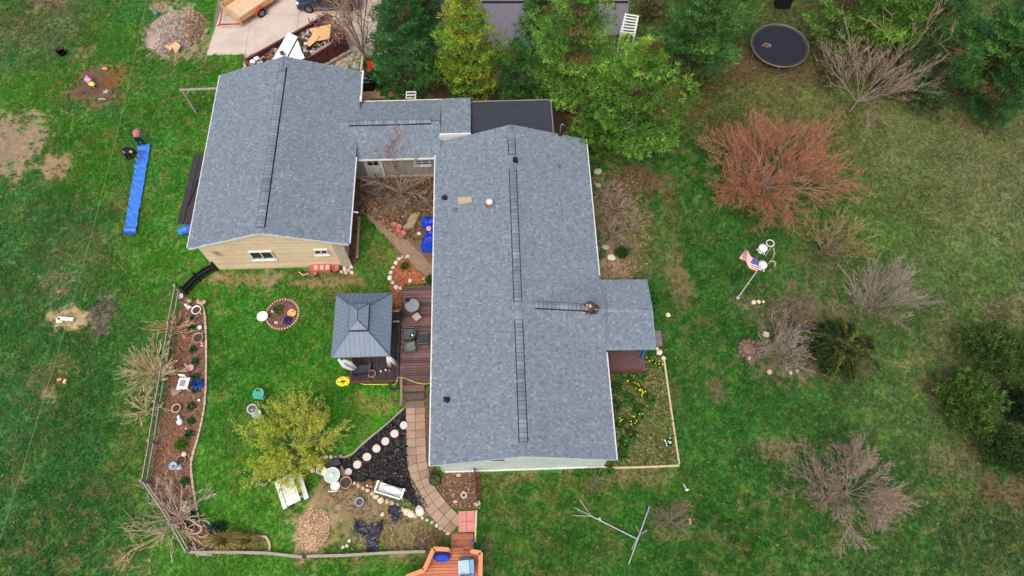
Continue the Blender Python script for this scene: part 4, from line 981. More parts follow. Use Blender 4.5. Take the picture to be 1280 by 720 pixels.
def pine(base, h, r, pal, seed, label, group='evergreens north of the house', dens=1., lean=(0, 0), flat=2.2, dead=.05, name='pine_tree', cat='tree'):
    """soft irregular pine: whorls of uneven limbs carrying round puffs of short needles"""
    R = random.Random(seed); g = np.random.default_rng(seed)
    b = Vector((base[0], base[1], 0)); t = thing(name, label, cat, b, group)
    bend = (R.uniform(-.4, .4), R.uniform(-.4, .4))
    def axis(z): return b + Vector((lean[0] * z / h + bend[0] * math.sin(z / h * 3), lean[1] * z / h + bend[1] * math.sin(z / h * 3), z))
    tk = M(); tk.tube([axis(0) - Vector((0, 0, .1)), axis(h * .3), axis(h * .7), axis(h * .97)], [.026 * h, .02 * h, .011 * h, .02], 8)
    cen = []; out = []; col = []; lv = int(h / .6); lob = [R.uniform(.78, 1.18) for _ in range(7)]
    def puff(p, d, c):
        cen.append(p); out.append((d * .55 + Vector((0, 0, .55)))); col.append(c)
    for i in range(lv):
        z = h * .12 + (h * .86) * (i / (lv - 1)); tt = z / h; ln = r * max(.14, (1 - tt ** flat)) * (.74 + .26 * min(1, tt * 4)); nb = 6 if tt < .8 else 4
        for k in range(nb):
            a = 2 * PI * (k + R.random() * .9) / nb + i * 1.1; L = ln * R.uniform(.6, 1.08) * lob[int((a % (2 * PI)) / (2 * PI) * 7) % 7]; rise = R.uniform(.05, .42) + .4 * tt
            d = Vector((math.cos(a), math.sin(a), rise)); p0 = axis(z); p1 = p0 + d * L * .5 - Vector((0, 0, .05 * L)); p2 = p0 + d * L
            tk.tube([p0, p1, p2], [.012 * h * (1 - tt) + .02, .02, .008], 3, cap=False)
            side = Vector((-d.y, d.x, 0)).normalized(); cl = pal[min(len(pal) - 1, int(R.random() ** 1.3 * len(pal)))]
            if R.random() < dead: cl = (140, 116, 78)
            c0 = np.array(cl) * R.uniform(.84, 1.12); st = max(3, int(L / .36))
            for q in range(st):
                f = .25 + .75 * (q + R.random() * .6) / st; pc = p0.lerp(p1, f * 2) if f < .5 else p1.lerp(p2, f * 2 - 1)
                lat = (1.1 - f) * .5 * L * .62 + .14; m_ = max(1, int(lat / .28))
                for s in (-1, 1):
                    for e in range(m_ + 1):
                        o = lat * (e + R.random() * .5) / m_
                        if R.random() < .16: continue
                        puff(pc + side * s * o + d * o * .5 + Vector((R.uniform(-.06, .06), R.uniform(-.06, .06), R.uniform(-.05, .16))), (d * .8 + side * s * .6 * (o > .05)).normalized(), c0 * R.uniform(.88, 1.12) * (.9 + .16 * f))
    cr = M(); leafcloud(cr, cen, out, int(19 * dens), .21, .055, .62, col, g, .085, .16)
    tk.build('trunk', m_bark, t); cr.build('crown', m_leaf, t)
    return t

G1 = [(128, 174, 78), (114, 162, 72), (148, 192, 82), (102, 150, 66), (164, 198, 86)]
GY = [(150, 184, 66), (134, 174, 66), (168, 190, 70), (120, 164, 64), (184, 188, 72)]
GD = [(84, 138, 72), (74, 124, 66), (98, 152, 74), (66, 114, 60)]
GM = [(92, 144, 76), (82, 132, 70), (106, 154, 78), (120, 164, 82)]
def tree_at(u, v, z): return at(u, v, z)
pine(tree_at(512, 60, 4.2), 9.5, 2.75, GD, 1, 'dark green pine beside the concrete, leftmost of the pines', dens=1.1)
pine(tree_at(522, 2, 4.2), 9, 2.4, GD + [(88, 134, 60)], 2, 'dark pine standing behind the leftmost pine by the driveway', dens=1.)
pine(tree_at(588, 66, 4.2), 9, 3.0, GY, 3, 'yellowish green pine standing in front of the grey asphalt', dens=1.05)
pine(tree_at(678, 4, 3.6), 7, 1.5, GD + GM[:1], 4, 'dark narrow pine between the yellowish pine and the large green one')
pine(tree_at(714, 72, 4.4), 9.5, 3.4, G1, 5, 'large mid green pine overhanging the black flat roof', dens=1.05, dead=.1)
pine(tree_at(645, 100, 2.6), 5.5, 1.8, GD + G1[:1], 6, 'small dark pine tucked between the two tallest pines and flat roof')
pine(tree_at(795, 130, 4.2), 9, 3.7, G1 + [(120, 164, 66), (112, 158, 64)], 7, 'broad bright green pine at the north east corner of the house', dens=1.1)
pine(tree_at(750, 150, 2.8), 6, 2.0, [(104, 150, 60), (92, 140, 58), (120, 162, 64)], 8, 'lower bright green pine crowding the house roof corner')
pine(tree_at(872, 44, 4.), 9, 3.3, GM, 9, 'bluish green pine between the white arbor and the trampoline', dens=1.05)
pine(tree_at(908, -4, 4.), 8.5, 2.8, GM + G1[:1], 10, 'green pine just left of the covered grill')
pine(tree_at(1062, 6, 3.6), 7, 2.6, G1[:3] + [(96, 112, 66)], 11, 'green tree right behind the trampoline', dens=.7)
pine(tree_at(1115, 6, 4.), 8.5, 3.2, G1 + [(104, 118, 70)], 12, 'mid green tree behind the leaning bare tree', dens=.8)
pine(tree_at(1178, 18, 4.), 8.5, 3.1, GM, 13, 'dark green pine left of the tall north east corner pine', dens=.8)
pine(tree_at(1186, 84, 3.), 6.5, 2.7, GD + [(80, 96, 66)], 14, 'shaded low pine standing over the olive lawn', dens=.8)
pine(tree_at(1260, 48, 4.2), 10, 3.2, GM[1:] + [(60, 124, 72)], 15, 'tall blue green pine at the north east corner', dens=1.1)
pine(tree_at(1258, 118, 2.4), 5.5, 2.2, GD, 16, 'low dark evergreen in front of the tall north east corner pine')
pine(tree_at(975, -75, 4.), 9, 2.4, GM, 17, 'dark pine behind the covered grill')

def branchy(base, h, levels, seed, label, cat, group=None, name='bare_tree', trunk_r=.16, fork=.2, vase=.8, spread=1., twig=((150, 120, 100),), bark=None, buds=None, bud_n=8, bud_s=.09, lean=(0, 0), wob=.12, tw_r=.011, ang=(.35, .85), rx=1., ry_=1., curve=.35, bud_cover=1., nostem=False, budtwig=True, gr=0):
    """leafless crown: levels = ((children, length share), ...) of limbs, branches, twigs"""
    R = random.Random(seed); g = np.random.default_rng(seed); b = Vector((base[0], base[1], 0)); t = thing(name, label, cat, b, group)
    tk = M(); tw = M(); cen = []; out = []; col = []
    top = b + Vector((lean[0] * fork, lean[1] * fork, h * fork))
    if not nostem: tk.tube([b - Vector((0, 0, .1)), b.lerp(top, .5), top], [trunk_r, trunk_r * .85, trunk_r * .75], 8)
    def grow(p, d, L, lev, r):
        n = 3; pts = [p]; dd = d.copy()
        for i in range(n):
            dd = (dd + Vector((R.gauss(0, wob), R.gauss(0, wob), R.gauss(0, wob) + curve * .12 - gr * .2))).normalized(); pts.append(pts[-1] + dd * L / n)
        last = lev == len(levels) - 1
        rad = [max(tw_r, r * (1 - .75 * i / n)) for i in range(n + 1)]
        if last: rad[-1] = tw_r * .35
        if lev == 0: tk.tube(pts, rad, 5, cap=False)
        else: tw.tube(pts, rad, 3, R.choice(twig) if not buds else jit(R.choice(twig), .15), cap=False)
        if last or (buds and lev == len(levels) - 2 and budtwig):
            if buds and R.random() < bud_cover:
                c = R.choice(buds)
                for i in range(bud_n):
                    f = R.uniform(.35, 1); k = f * n; i0 = min(int(k), n - 1); cen.append(pts[i0].lerp(pts[i0 + 1], k - i0)); out.append(dd); col.append(c)
        if last: return
        ch, sh = levels[lev + 1]
        for i in range(ch):
            f = .3 + .7 * (i + R.random()) / ch; k = f * n; i0 = min(int(k), n - 1); pp = pts[i0].lerp(pts[i0 + 1], k - i0)
            az = R.uniform(0, 2 * PI); a = dd.cross(Vector((0, 0, 1)) if abs(dd.z) < .9 else Vector((1, 0, 0))).normalized(); bb = dd.cross(a)
            nd = (dd * 1. + (a * math.cos(az) + bb * math.sin(az)) * R.uniform(*ang) + Vector((0, 0, .12 * (1 - gr)))).normalized()
            grow(pp, nd, L * sh * R.uniform(.7, 1.2), lev + 1, r * .45)
    ch, sh = levels[0]
    for i in range(ch):
        a = i * 2.39996 + R.uniform(-.3, .3); e = math.sqrt((i + .6) / ch) * spread * R.uniform(.92, 1.08)
        d = Vector((math.cos(a) * e * rx + lean[0] / h, math.sin(a) * e * ry_ + lean[1] / h, vase * R.uniform(.8, 1.15) * (1.5 - .62 * (i + .5) / ch))).normalized()
        p = top if nostem else b.lerp(top, R.uniform(.75, 1.))
        grow(p, d, h * sh * R.uniform(.75, 1.1), 0, trunk_r * .42)
    if not nostem or tk.v: tk.build('trunk' if not nostem else 'stems', bark or m_gbark, t)
    tw.build('twigs', m_twig, t)
    if buds:
        bm_ = M(); leafcloud(bm_, cen, out, 1, bud_s, bud_s * .42, .5, col, g, .03, .2, quad=True); bm_.build('buds', m_leaf, t)
    return t

RED = [(202, 124, 86), (208, 134, 92), (188, 112, 80), (202, 142, 100), (180, 118, 88)]
branchy(at(968, 206, 3.0), 6.5, ((21, .5), (9, .62), (8, .45), (5, .45)), 31, 'wide round tree with red-orange spring buds standing on the lawn', 'tree', None, 'red_maple', .13, .14, .34, 1.12, [(166, 128, 106), (170, 122, 100), (154, 126, 110)], m_gbark, RED, 4, .062, tw_r=.006, wob=.1, ang=(.35, .85))
branchy(at(1082, 110, 2.2), 6.2, ((10, .5), (7, .62), (6, .45), (4, .45)), 32, 'grey leafless tree with pinkish twig tips leaning north east', 'tree', None, 'bare_tree', .085, .14, .5, .9, [(160, 142, 128), (168, 150, 136), (150, 128, 112)], m_gbark, [(176, 122, 98), (160, 124, 100)], 3, .06, lean=(1.3, .9), bud_cover=.3, tw_r=.006, wob=.1, ang=(.3, .75))
branchy(at(1150, 45, 4), 6.5, ((5, .6), (4, .5), (4, .5)), 37, 'thin pale dead tree among the dark evergreens', 'tree', None, 'bare_tree', .09, .3, .9, .7, [(176, 150, 116), (160, 132, 100)], m_gbark, lean=(.8, .6), tw_r=.014)
branchy(at(1070, 612, 1.5), 3.7, ((18, .52), (9, .62), (8, .45), (5, .45)), 33, 'small round bare tree with grey twigs and some red buds', 'tree', None, 'bare_tree', .05, .1, .3, 1.05, [(156, 144, 132), (146, 132, 120), (166, 154, 142)], m_gbark, RED, 4, .055, bud_cover=.16, rx=1.2, tw_r=.005, wob=.12, ang=(.35, .85))
branchy(at(1096, 378, .8), 3.2, ((26, .62), (6, .62), (6, .45), (3, .45)), 34, 'vase-shaped grey bare shrub fanning out on the olive lawn', 'shrub', None, 'bare_shrub', .045, .06, .5, 1.0, [(158, 146, 134), (166, 152, 140), (146, 134, 122)], None, nostem=True, tw_r=.006, lean=(.3, .6), wob=.07, ang=(.2, .5))
branchy(at(448, 38, 3.2), 7, ((9, .72), (8, .42), (6, .42)), 35, 'bare tree with tan branches standing between driveway and pines', 'tree', None, 'bare_tree', .13, .2, .95, .55, [(158, 132, 112), (146, 118, 98), (168, 128, 108)], mat('tan_bark', (140, 120, 100), rough=.95), [(172, 120, 104), (160, 116, 100)], 3, .08, bud_cover=.35, lean=(-.6, .4), tw_r=.013)
branchy(at(500, 232, 1.2), 3.4, ((11, .72), (7, .42), (6, .4)), 36, 'grey bare tree spreading in the courtyard between the buildings', 'tree', None, 'bare_tree', .1, .16, .55, 1.1, [(150, 134, 116), (138, 120, 104), (160, 144, 126)], m_gbark, rx=1.1, tw_r=.012)
branchy(at(488, 188, 3.0), 4.2, ((5, .6), (6, .45), (6, .42)), 38, 'slender bare tree with faint reddish tips by the breezeway wall', 'tree', None, 'bare_tree', .06, .3, 1.1, .6, [(168, 136, 128), (160, 128, 120)], m_gbark, [(176, 120, 116)], 3, .06, bud_cover=.5, tw_r=.008)
FY = [(212, 222, 80), (198, 212, 74), (224, 224, 96), (180, 198, 72)]
branchy(at(364, 553, 1.1), 3.7, ((22, .52), (8, .62), (7, .45), (3, .45)), 39, 'round bush with yellow-green new leaves beside the white picnic table', 'shrub', None, 'flowering_bush', .05, .06, .34, 1.08, [(172, 158, 122), (162, 148, 112), (180, 168, 128)], m_gbark, FY, 5, .075, tw_r=.004, bud_cover=.9, wob=.1, ang=(.3, .8))
YG = [(150, 152, 70), (136, 140, 66), (164, 160, 84)]
branchy(at(1036, 310, .9), 2.6, ((26, .9), (6, .45), (4, .4)), 40, 'pale olive bush with thin shoots right of the white bird feeders', 'shrub', None, 'olive_bush', .07, .06, .7, .8, [(152, 140, 104), (140, 128, 96)], None, YG, 5, .1, nostem=True, bud_cover=.6, lean=(.7, .5), tw_r=.01)
GRY = [(154, 144, 128), (142, 132, 116), (166, 156, 140)]
branchy(at(980, 438, .6), 2.3, ((18, .6), (6, .62), (6, .45), (3, .45)), 41, 'grey tangled bare shrub left of the weeping conifer', 'shrub', None, 'bare_shrub', .06, .05, .45, 1.0, GRY, None, nostem=True, wob=.16, tw_r=.007)
branchy(at(995, 398, .4), 1.1, ((20, .95), (6, .45), (4, .45)), 42, 'low purplish bare brush behind the single cream rock', 'shrub', None, 'bare_shrub', .04, .05, .5, 1.1, [(132, 108, 98), (120, 98, 90)], None, nostem=True, wob=.18, tw_r=.007)
branchy(at(840, 650, .4), 1.2, ((18, .95), (5, .45), (4, .45)), 43, 'small bare shrub on the lawn right of the metal clothes poles', 'shrub', None, 'bare_shrub', .05, .05, .45, 1., [(140, 116, 100), (128, 104, 90)], None, nostem=True, wob=.15, tw_r=.007)
branchy(at(745, 600, .3), .9, ((12, .95), (4, .45), (3, .45)), 44, 'tiny bare twiggy shrub by the south east house corner', 'shrub', None, 'bare_shrub', .03, .05, .5, 1., [(132, 108, 92)], None, nostem=True, wob=.15, tw_r=.006)
branchy(at(896, 487, .25), .8, ((12, .95), (4, .45), (3, .45)), 45, 'small dry shrub on the lawn right of the side garden', 'shrub', None, 'bare_shrub', .03, .05, .5, 1., [(128, 112, 88)], None, nostem=True, wob=.15, tw_r=.006)
for i, (u, v, h, n) in enumerate(((768, 258, 1.5, 15), (790, 285, 1.3, 12), (764, 292, 1.0, 9), (758, 236, 1.0, 9))):
    branchy(at(u, v, h * .35), h, ((n, .9), (6, .45), (4, .45)), 46 + i, ('tall tan', 'outermost tan', 'lowest tan', 'northernmost tan')[i] + ' bare shrub growing along the east house wall', 'shrub', 'bare shrubs along the east house wall', 'bare_shrub', .05, .05, .6, .8, [(158, 142, 124), (146, 130, 112), (168, 152, 134)], None, nostem=True, wob=.14, tw_r=.007)
for i, (u, v, h, n) in enumerate(((1032, 58, 1.8, 16), (1045, 92, 1.6, 14), (1130, 95, 2.0, 14), (1105, 110, 1.4, 12), (1160, 130, 1.4, 12))):
    branchy(at(u, v, h * .4), h, ((n, .9), (6, .45), (5, .45)), 52 + i, ('olive brush behind the right side of the trampoline', 'olive brush between trampoline and leaning bare tree', 'dull green brush below the shaded pine', 'low grey brush right of the leaning bare tree', 'low dull brush at the edge of the olive lawn')[i], 'brush', 'brush along the north east lawn edge', 'brush', .05, .05, .6, .9, [(124, 112, 88), (112, 100, 80)], None, [(92, 112, 62), (104, 116, 70), (84, 104, 56)], 5, .14, nostem=True, wob=.16, bud_cover=.7, tw_r=.011)
# dead branches under the courtyard tree
branchy(at(470, 240, .4), 1.3, ((20, .95), (5, .45), (4, .45)), 58, 'brown tangled dead brush in the courtyard below the door', 'brush', None, 'dead_brush', .05, .05, .4, 1.3, [(112, 90, 70), (124, 104, 84)], None, nostem=True, wob=.2, tw_r=.012)
branchy(at(528, 250, .4), 1.2, ((18, .95), (5, .45), (4, .45)), 59, 'brown dead brush against the house in the courtyard', 'brush', None, 'dead_brush', .05, .05, .4, 1.2, [(120, 92, 70), (132, 108, 86)], None, nostem=True, wob=.2, tw_r=.012)
# shrubs and trimmings along the board fence
STR = [(206, 190, 148), (194, 176, 136), (214, 200, 160), (184, 166, 126)]
branchy(at(190, 463, .5), 1.55, ((60, .98), (5, .4), (3, .4)), 60, 'large straw-coloured dried shrub radiating over the board fence', 'shrub', None, 'dried_shrub', .045, .05, .42, 1.0, STR, mat('straw_stems', (190, 170, 132), rough=.9), nostem=True, tw_r=.009, curve=0, ang=(.2, .6))
branchy(at(178, 512, .4), 1.15, ((20, .98), (4, .4), (2, .4)), 61, 'smaller straw-coloured shrub below the large dried one', 'shrub', None, 'dried_shrub', .035, .05, .42, 1.0, STR + [(150, 160, 84)], mat('straw_stems'), nostem=True, tw_r=.013, curve=0)
branchy(at(215, 408, .5), 1.2, ((22, .98), (4, .4), (3, .4)), 62, 'bunch of tan dried stems hanging over the fence by white pots', 'shrub', None, 'dried_shrub', .03, .05, .45, 1.0, [(190, 160, 122), (176, 144, 108)], mat('straw_stems'), nostem=True, tw_r=.013, curve=0, rx=1.3, ry_=.7)
branchy(at(219, 645, .6), 1.9, ((28, .98), (6, .42), (4, .4)), 63, 'pinkish grey bare shrub sprawling over the diagonal rail fence', 'shrub', None, 'bare_shrub', .06, .05, .38, 1.1, [(188, 168, 148), (176, 156, 136), (198, 180, 158)], mat('pale_stems', (198, 176, 154), rough=.9), nostem=True, tw_r=.009, curve=0, wob=.14)
branchy(at(205, 665, .4), 1.9, ((6, 1.1), (4, .42), (2, .4)), 64, 'few long pale branches reaching onto the lawn by the diagonal fence', 'shrub', None, 'bare_branches', .05, .05, .2, 1.2, [(196, 184, 130), (186, 170, 118)], mat('straw_stems'), nostem=True, tw_r=.018, curve=0, wob=.2, lean=(-2.4, -.6))
branchy(at(344, 590, .5), 1.2, ((6, 1.0), (4, .42), (2, .4)), 65, 'pale crooked branches lying under the yellow bush', 'branches', None, 'fallen_branches', .05, .05, .15, 1.2, [(196, 186, 140)], mat('straw_stems'), nostem=True, tw_r=.018, curve=0, wob=.3)
def tuftplant(u, v, r, h, n, cols, label, cat='plant', group=None, name='garden_plant', wd=.05, seed=0, flowers=None, sq=1.):
    """clump of arching blades or leaves from one crown"""
    R = random.Random(seed or int(u * 7 + v)); p = at(u, v); k = M()
    for i in range(n):
        a = R.uniform(0, 2 * PI); L = r * R.uniform(.5, 1.1); hh = h * R.uniform(.5, 1.1); d = Vector((math.cos(a), math.sin(a) * sq, 0)); s = Vector((-d.y, d.x, 0)) * wd * R.uniform(.6, 1.2); b = p + d * r * R.uniform(0, .25) + Vector((0, 0, 0))
        m1 = b + d * L * .5 + Vector((0, 0, hh)); e = b + d * L + Vector((0, 0, hh * R.uniform(.2, .8)))
        k.add([b - s * .5, b + s * .5, m1 + s, m1 - s, e], [(0, 1, 2, 3), (3, 2, 4)], jit(R.choice(cols), .15))
    if not flowers: return tag(k.build(name, m_leaf), label, cat, group)
    t = thing(name, label, cat, p, group); k.build('leaves', m_leaf, t)
    f = M()
    for i in range(flowers[1]):
        a = R.uniform(0, 2 * PI); q = p + Vector((math.cos(a), math.sin(a), 0)) * r * R.uniform(.1, 1) + Vector((0, 0, h * R.uniform(.8, 1.15)))
        f.lathe(q, [(.008, -.1), (.02, 0), (flowers[2], .035), (flowers[2] * .5, .03), (0, .035)], 6, jit(flowers[0], .1))
    f.build('flowers', mat('petals', tint=True, rough=.6), t, kind='stuff')
    return t
tuftplant(284, 676, 1.0, .75, 420, [(176, 160, 104), (160, 150, 92), (190, 172, 120), (140, 142, 80)], 'wide clump of tan dried grass at the south edge of the bed', 'grass clump', name='grass_clump', wd=.018, sq=.6)
tuftplant(312, 676, .7, .6, 220, [(176, 160, 104), (160, 150, 92), (148, 148, 84)], 'smaller tan grass clump inside the curved stone edging', 'grass clump', name='grass_clump', wd=.018, sq=.6)
HG = [(62, 104, 66), (74, 118, 70), (54, 92, 58)]
for i, (u, v, r) in enumerate(((242, 399, .2), (241, 410, .24), (243, 438, .26), (245, 453, .28), (246, 472, .28), (246, 489, .24), (240, 509, .3), (240, 527, .26), (237, 544, .3), (232, 604, .3), (236, 626, .26), (243, 640, .26), (263, 676, .14))):
    tuftplant(u, v, r, .25, 46, HG, ORD[i] + ' dark green perennial from the top in the flower bed mulch', 'plant', 'green perennials in the long flower bed', wd=.04)
def shrub(u, v, r, h, cols, label, seed, name='evergreen_shrub', n=420, cat='shrub', group=None, L=.2, per=9, sq=1., z=0, spread=.6, wd=.35):
    """dense leafy bush: clumps over and through an uneven dome, on short stems"""
    R = random.Random(seed); g = np.random.default_rng(seed); p = at(u, v, h * .5); p.z = z; t = thing(name, label, cat, p, group)
    k = M(); cen = []; out = []; col = []
    lob = [(R.uniform(0, 2 * PI), R.uniform(.0, .75), R.uniform(.45, .75)) for _ in range(9)]
    for i in range(7):
        a = 2 * PI * i / 7 + R.random(); k.tube([p, p + Vector((math.cos(a) * r * .4, math.sin(a) * r * .4 * sq, h * .5)), p + Vector((math.cos(a) * r * .75, math.sin(a) * r * .75 * sq, h * .75))], [.05 * h / 2, .03 * h / 2, .01], 5, cap=False)
    for i in range(n):
        la, lr, ls = R.choice(lob); d = Vector((R.gauss(0, 1), R.gauss(0, 1), abs(R.gauss(0, 1)) * .9 + .05)).normalized(); f = R.uniform(.45, 1.0)
        q = Vector((math.cos(la) * lr * r * .75, math.sin(la) * lr * r * .75, h * .35 * (1 - lr * .5))) + Vector((d.x * r * ls, d.y * r * ls, d.z * h * .66 * ls * 1.5)) * f
        q.y *= sq; cen.append(p + q); out.append(d + Vector((0, 0, .4))); col.append(np.array(R.choice(cols)) * (.8 + .3 * R.random()))
    lf = M(); leafcloud(lf, cen, out, per, L, L * wd, spread, col, g, .07, .2); k.build('stems', m_bark, t); lf.build('foliage', m_leaf, t)
    return t
GS = [(94, 126, 62), (82, 112, 56), (108, 138, 68), (116, 142, 70)]
shrub(1250, 446, 2.2, 2.6, GS, 'large rounded evergreen bush, uppermost of four along the right lawn edge', 71, n=1500, L=.16, per=14)
shrub(1215, 505, 2.0, 2.2, [(104, 138, 64), (92, 126, 58), (118, 150, 70)], 'feathery mid green bush nearest the open lawn, left of the other evergreens', 72, n=1300, L=.19, per=14)
shrub(1270, 566, 1.6, 2.0, [(78, 110, 56), (68, 98, 50), (90, 122, 62)], 'dark evergreen bush lowest of four along the right lawn edge', 73, n=1100, L=.16, per=14)
shrub(1282, 512, 1.3, 1.5, [(48, 70, 44), (40, 62, 38)], 'low shaded evergreen between the larger right-hand bushes', 74, n=420)
tuftplant(1045, 440, 1.0, .5, 10, [(100, 120, 50)], 'yellowish shoots at the heart of the weeping conifer', 'plant', name='shoots', wd=.03)
def weeping(u, v, label):
    R = random.Random(80); g = np.random.default_rng(80); b = at(u, v); t = thing('weeping_conifer', label, 'shrub', b); tk = M(); cen = []; out = []; col = []
    tk.tube([b, b + Vector((.1, .1, .8)), b + Vector((.2, .5, 1.5))], [.1, .07, .04], 7)
    for i in range(74):
        a = R.uniform(0, 2 * PI); L = R.uniform(1.1, 2.2); d = Vector((math.cos(a), math.sin(a) * .85, 0)); p0 = b + Vector((.12 + R.uniform(-.45, .45), .25 + R.uniform(-.4, .4), R.uniform(.5, 1.5)))
        pts = [p0, p0 + d * L * .4 + Vector((0, 0, .3)), p0 + d * L * .8 + Vector((0, 0, .05)), p0 + d * L + Vector((0, 0, -.45))]
        tk.tube(pts, [.035, .026, .018, .008], 4, cap=False); cb = np.array(R.choice([(88, 108, 50), (66, 88, 44), (112, 126, 56), (48, 68, 38), (56, 78, 42)]))
        for q in range(26):
            f = R.uniform(.1, 1) * 3; i0 = min(int(f), 2); c = pts[i0].lerp(pts[i0 + 1], f - i0); cen.append(c); out.append(d * .6 + Vector((R.uniform(-.6, .6), R.uniform(-.6, .6), -.15))); col.append(cb * R.uniform(.8, 1.2))
    lf = M(); leafcloud(lf, cen, out, 7, .24, .05, .4, col, g, .04, .2); tk.build('branches', m_bark, t); lf.build('foliage', m_leaf, t)
weeping(1040, 448, 'weeping conifer with drooping yellow-green branches over dark gaps')
shrub(226, 556, .32, .5, [(112, 160, 50), (96, 146, 44)], 'bright green rounded shrub in the red mulch of the flower bed', 75, 'round_shrub', 160, L=.1)
shrub(238, 656, .45, .6, [(56, 92, 56), (66, 104, 60)], 'dark green bush behind the woven basket in the bed corner', 76, 'round_shrub', 180, L=.12)
shrub(270, 661, .42, .5, [(48, 92, 84), (40, 78, 72), (60, 104, 92)], 'blue-green spiky shrub on the lawn edge by the bed corner', 77, 'round_shrub', 170, L=.16, spread=.8)
shrub(538, 350, .3, .4, [(72, 104, 56), (88, 120, 60)], 'small green shrub between red mulch and the house wall', 78, 'round_shrub', 110, L=.1)
shrub(506, 333, .3, .3, [(84, 118, 56), (96, 126, 64)], 'low green plant at the top of the red mulch bed', 79, 'round_shrub', 90, L=.1)
shrub(778, 316, .4, .5, [(64, 98, 58), (72, 104, 60)], 'small green bush among dry brush north of the porch', 81, 'round_shrub', 130, L=.14)
shrub(468, 98, .9, 1.1, [(70, 116, 54), (60, 100, 48)], 'green shrub beside the black grill by the breezeway', 82, 'round_shrub', 260, L=.18)
shrub(459, 80, .5, .8, [(86, 140, 60), (74, 124, 54)], 'bright green shrub at the foot of the driveway bare tree', 83, 'round_shrub', 140, L=.16)
shrub(808, 4, 1.3, 2., [(150, 142, 96), (130, 126, 84), (110, 112, 70)], 'cream and olive shrub right of the white arbor', 84, 'round_shrub', 420, L=.2)
shrub(545, 597, .35, .35, [(86, 118, 56), (100, 130, 62)], 'green creeping plant by the barrel at the house corner', 85, 'round_shrub', 110, L=.1)
# daffodils and weeds in the side garden
YD = (230, 206, 40)
for i, (u, v, n) in enumerate(((812, 453, 8), (820, 458, 9), (797, 485, 12), (803, 494, 14), (790, 480, 5), (778, 528, 5), (792, 529, 10), (800, 521, 4), (774, 531, 6))):
    tuftplant(u, v, .32, .3, 46, [(70, 118, 52), (82, 130, 58), (60, 102, 50)], ('uppermost left', 'upper right, by the white rocks,', 'centre upper', 'centre right', 'centre left', 'lower left', 'lower middle', 'lower right', 'lowest left')[i] + ' clump of yellow daffodils in the side garden', 'flowers', 'daffodil clumps in the side garden', 'daffodils', .025, flowers=(YD, max(2, n // 2), .04))
tuftplant(835, 555, .3, .3, 50, [(70, 118, 52), (82, 130, 58)], 'clump with white flowers in the lower corner of the side garden', 'flowers', None, 'white_flowers', .025, flowers=((226, 226, 220), 9, .04))
for i, (u, v) in enumerate(((796, 512), (786, 500), (799, 470), (782, 555), (776, 570), (788, 545), (768, 508), (812, 500), (770, 485), (780, 470))): tuftplant(u, v, .42, .28, 60, [(64, 112, 46), (76, 124, 52), (58, 98, 44)], ('central', 'left', 'upper', 'lower', 'lowest left', 'lower right', 'far left', 'far right', 'upper left, by the house,', 'uppermost')[i] + ' green leafy weed clump without flowers in the side garden', 'plant', 'green weed clumps in the side garden', wd=.05)
for i, (u, v) in enumerate(((735, 593), (748, 592), (762, 590), (722, 594))): tuftplant(u, v, .3, .25, 50, [(66, 128, 40), (78, 140, 46)], ('second', 'third', 'rightmost', 'leftmost')[i] + ' fresh green weed clump against the south house wall', 'plant', 'weeds against the south house wall', wd=.045)
# ------------------------------------------------------------------ things
def simple(k, name, m, label, cat, group=None, smooth=False): return tag(k.build(name, m, None, smooth), label, cat, group)
m_wood = mat('raw_wood', (200, 168, 124), rough=.85, var=.18, scale=4, fine=.15)
m_terra = mat('terracotta', (186, 112, 96), rough=.85, var=.15, scale=4, fine=.1)
m_wpl = mat('white_plastic', (224, 226, 222), rough=.5, var=.06, scale=3, fine=.04)
m_rust = mat('rusty_maroon_steel', (92, 52, 50), rough=.75, var=.3, scale=3, fine=.2)
m_steel = mat('galvanised_steel', (170, 174, 178), rough=.45, metal=.6)
m_bluetarp = mat('blue_tarp', (58, 116, 204), rough=.5, var=.2, scale=2.5, fine=.15, spec=.4)

# ---- dumpster with roofing waste
H_ = 1.4
A, B, Cc = at(306, 75, H_), at(406, 20, H_), at(432, 46, H_)
D = A + (Cc - B); q4 = [A, B, Cc, D]; ax = (B - A).normalized(); wx = (Cc - B).normalized(); cen = (A + Cc) / 2
t = thing('dumpster', 'rusty maroon roll-off dumpster full of roofing waste behind the garage', 'dumpster', (cen.x, cen.y, 0))
g0 = lambda p, z: Vector((p.x, p.y, z))
for i in range(4):
    a, b = q4[i], q4[(i + 1) % 4]; d = (b - a).normalized()
    sd = M(); sd.bar(g0(a, .78) + d * .03, g0(b, .78) - d * .03, .06, 1.24)
    o = sd.build('side_panel', m_rust, t); L = (b - a).length; n = max(2, int(L / .75)); nrm_ = Vector((d.y, -d.x, 0)); nrm_ = nrm_ if nrm_.dot((a + b) / 2 - cen) > 0 else -nrm_
    for j in range(n + 1):
        p = a.lerp(b, (j + .5) / (n + 1)) + nrm_ * .07; M().bar(g0(p, .2), g0(p, 1.36), .1, .08, up=d).build('rib', m_rust, o)
    k = M(); k.bar(g0(a, H_), g0(b, H_), .12, .1); k.build('top_rail', mat('worn_maroon_rail', (104, 66, 62), rough=.6, var=.3, scale=4), t)
k = M(); e0 = g0(D, .2) + wx * .12; e1 = g0(Cc, .2) + wx * .12; k.bar(e0, e1, .14, .16); k.build('base_rail', mat('pale_worn_steel', (170, 158, 150), rough=.6), t)
k = M(); slab(k, [g0(q, .3) for q in q4], .06); k.build('floor', m_rust, t)
R = random.Random(4); k = M()
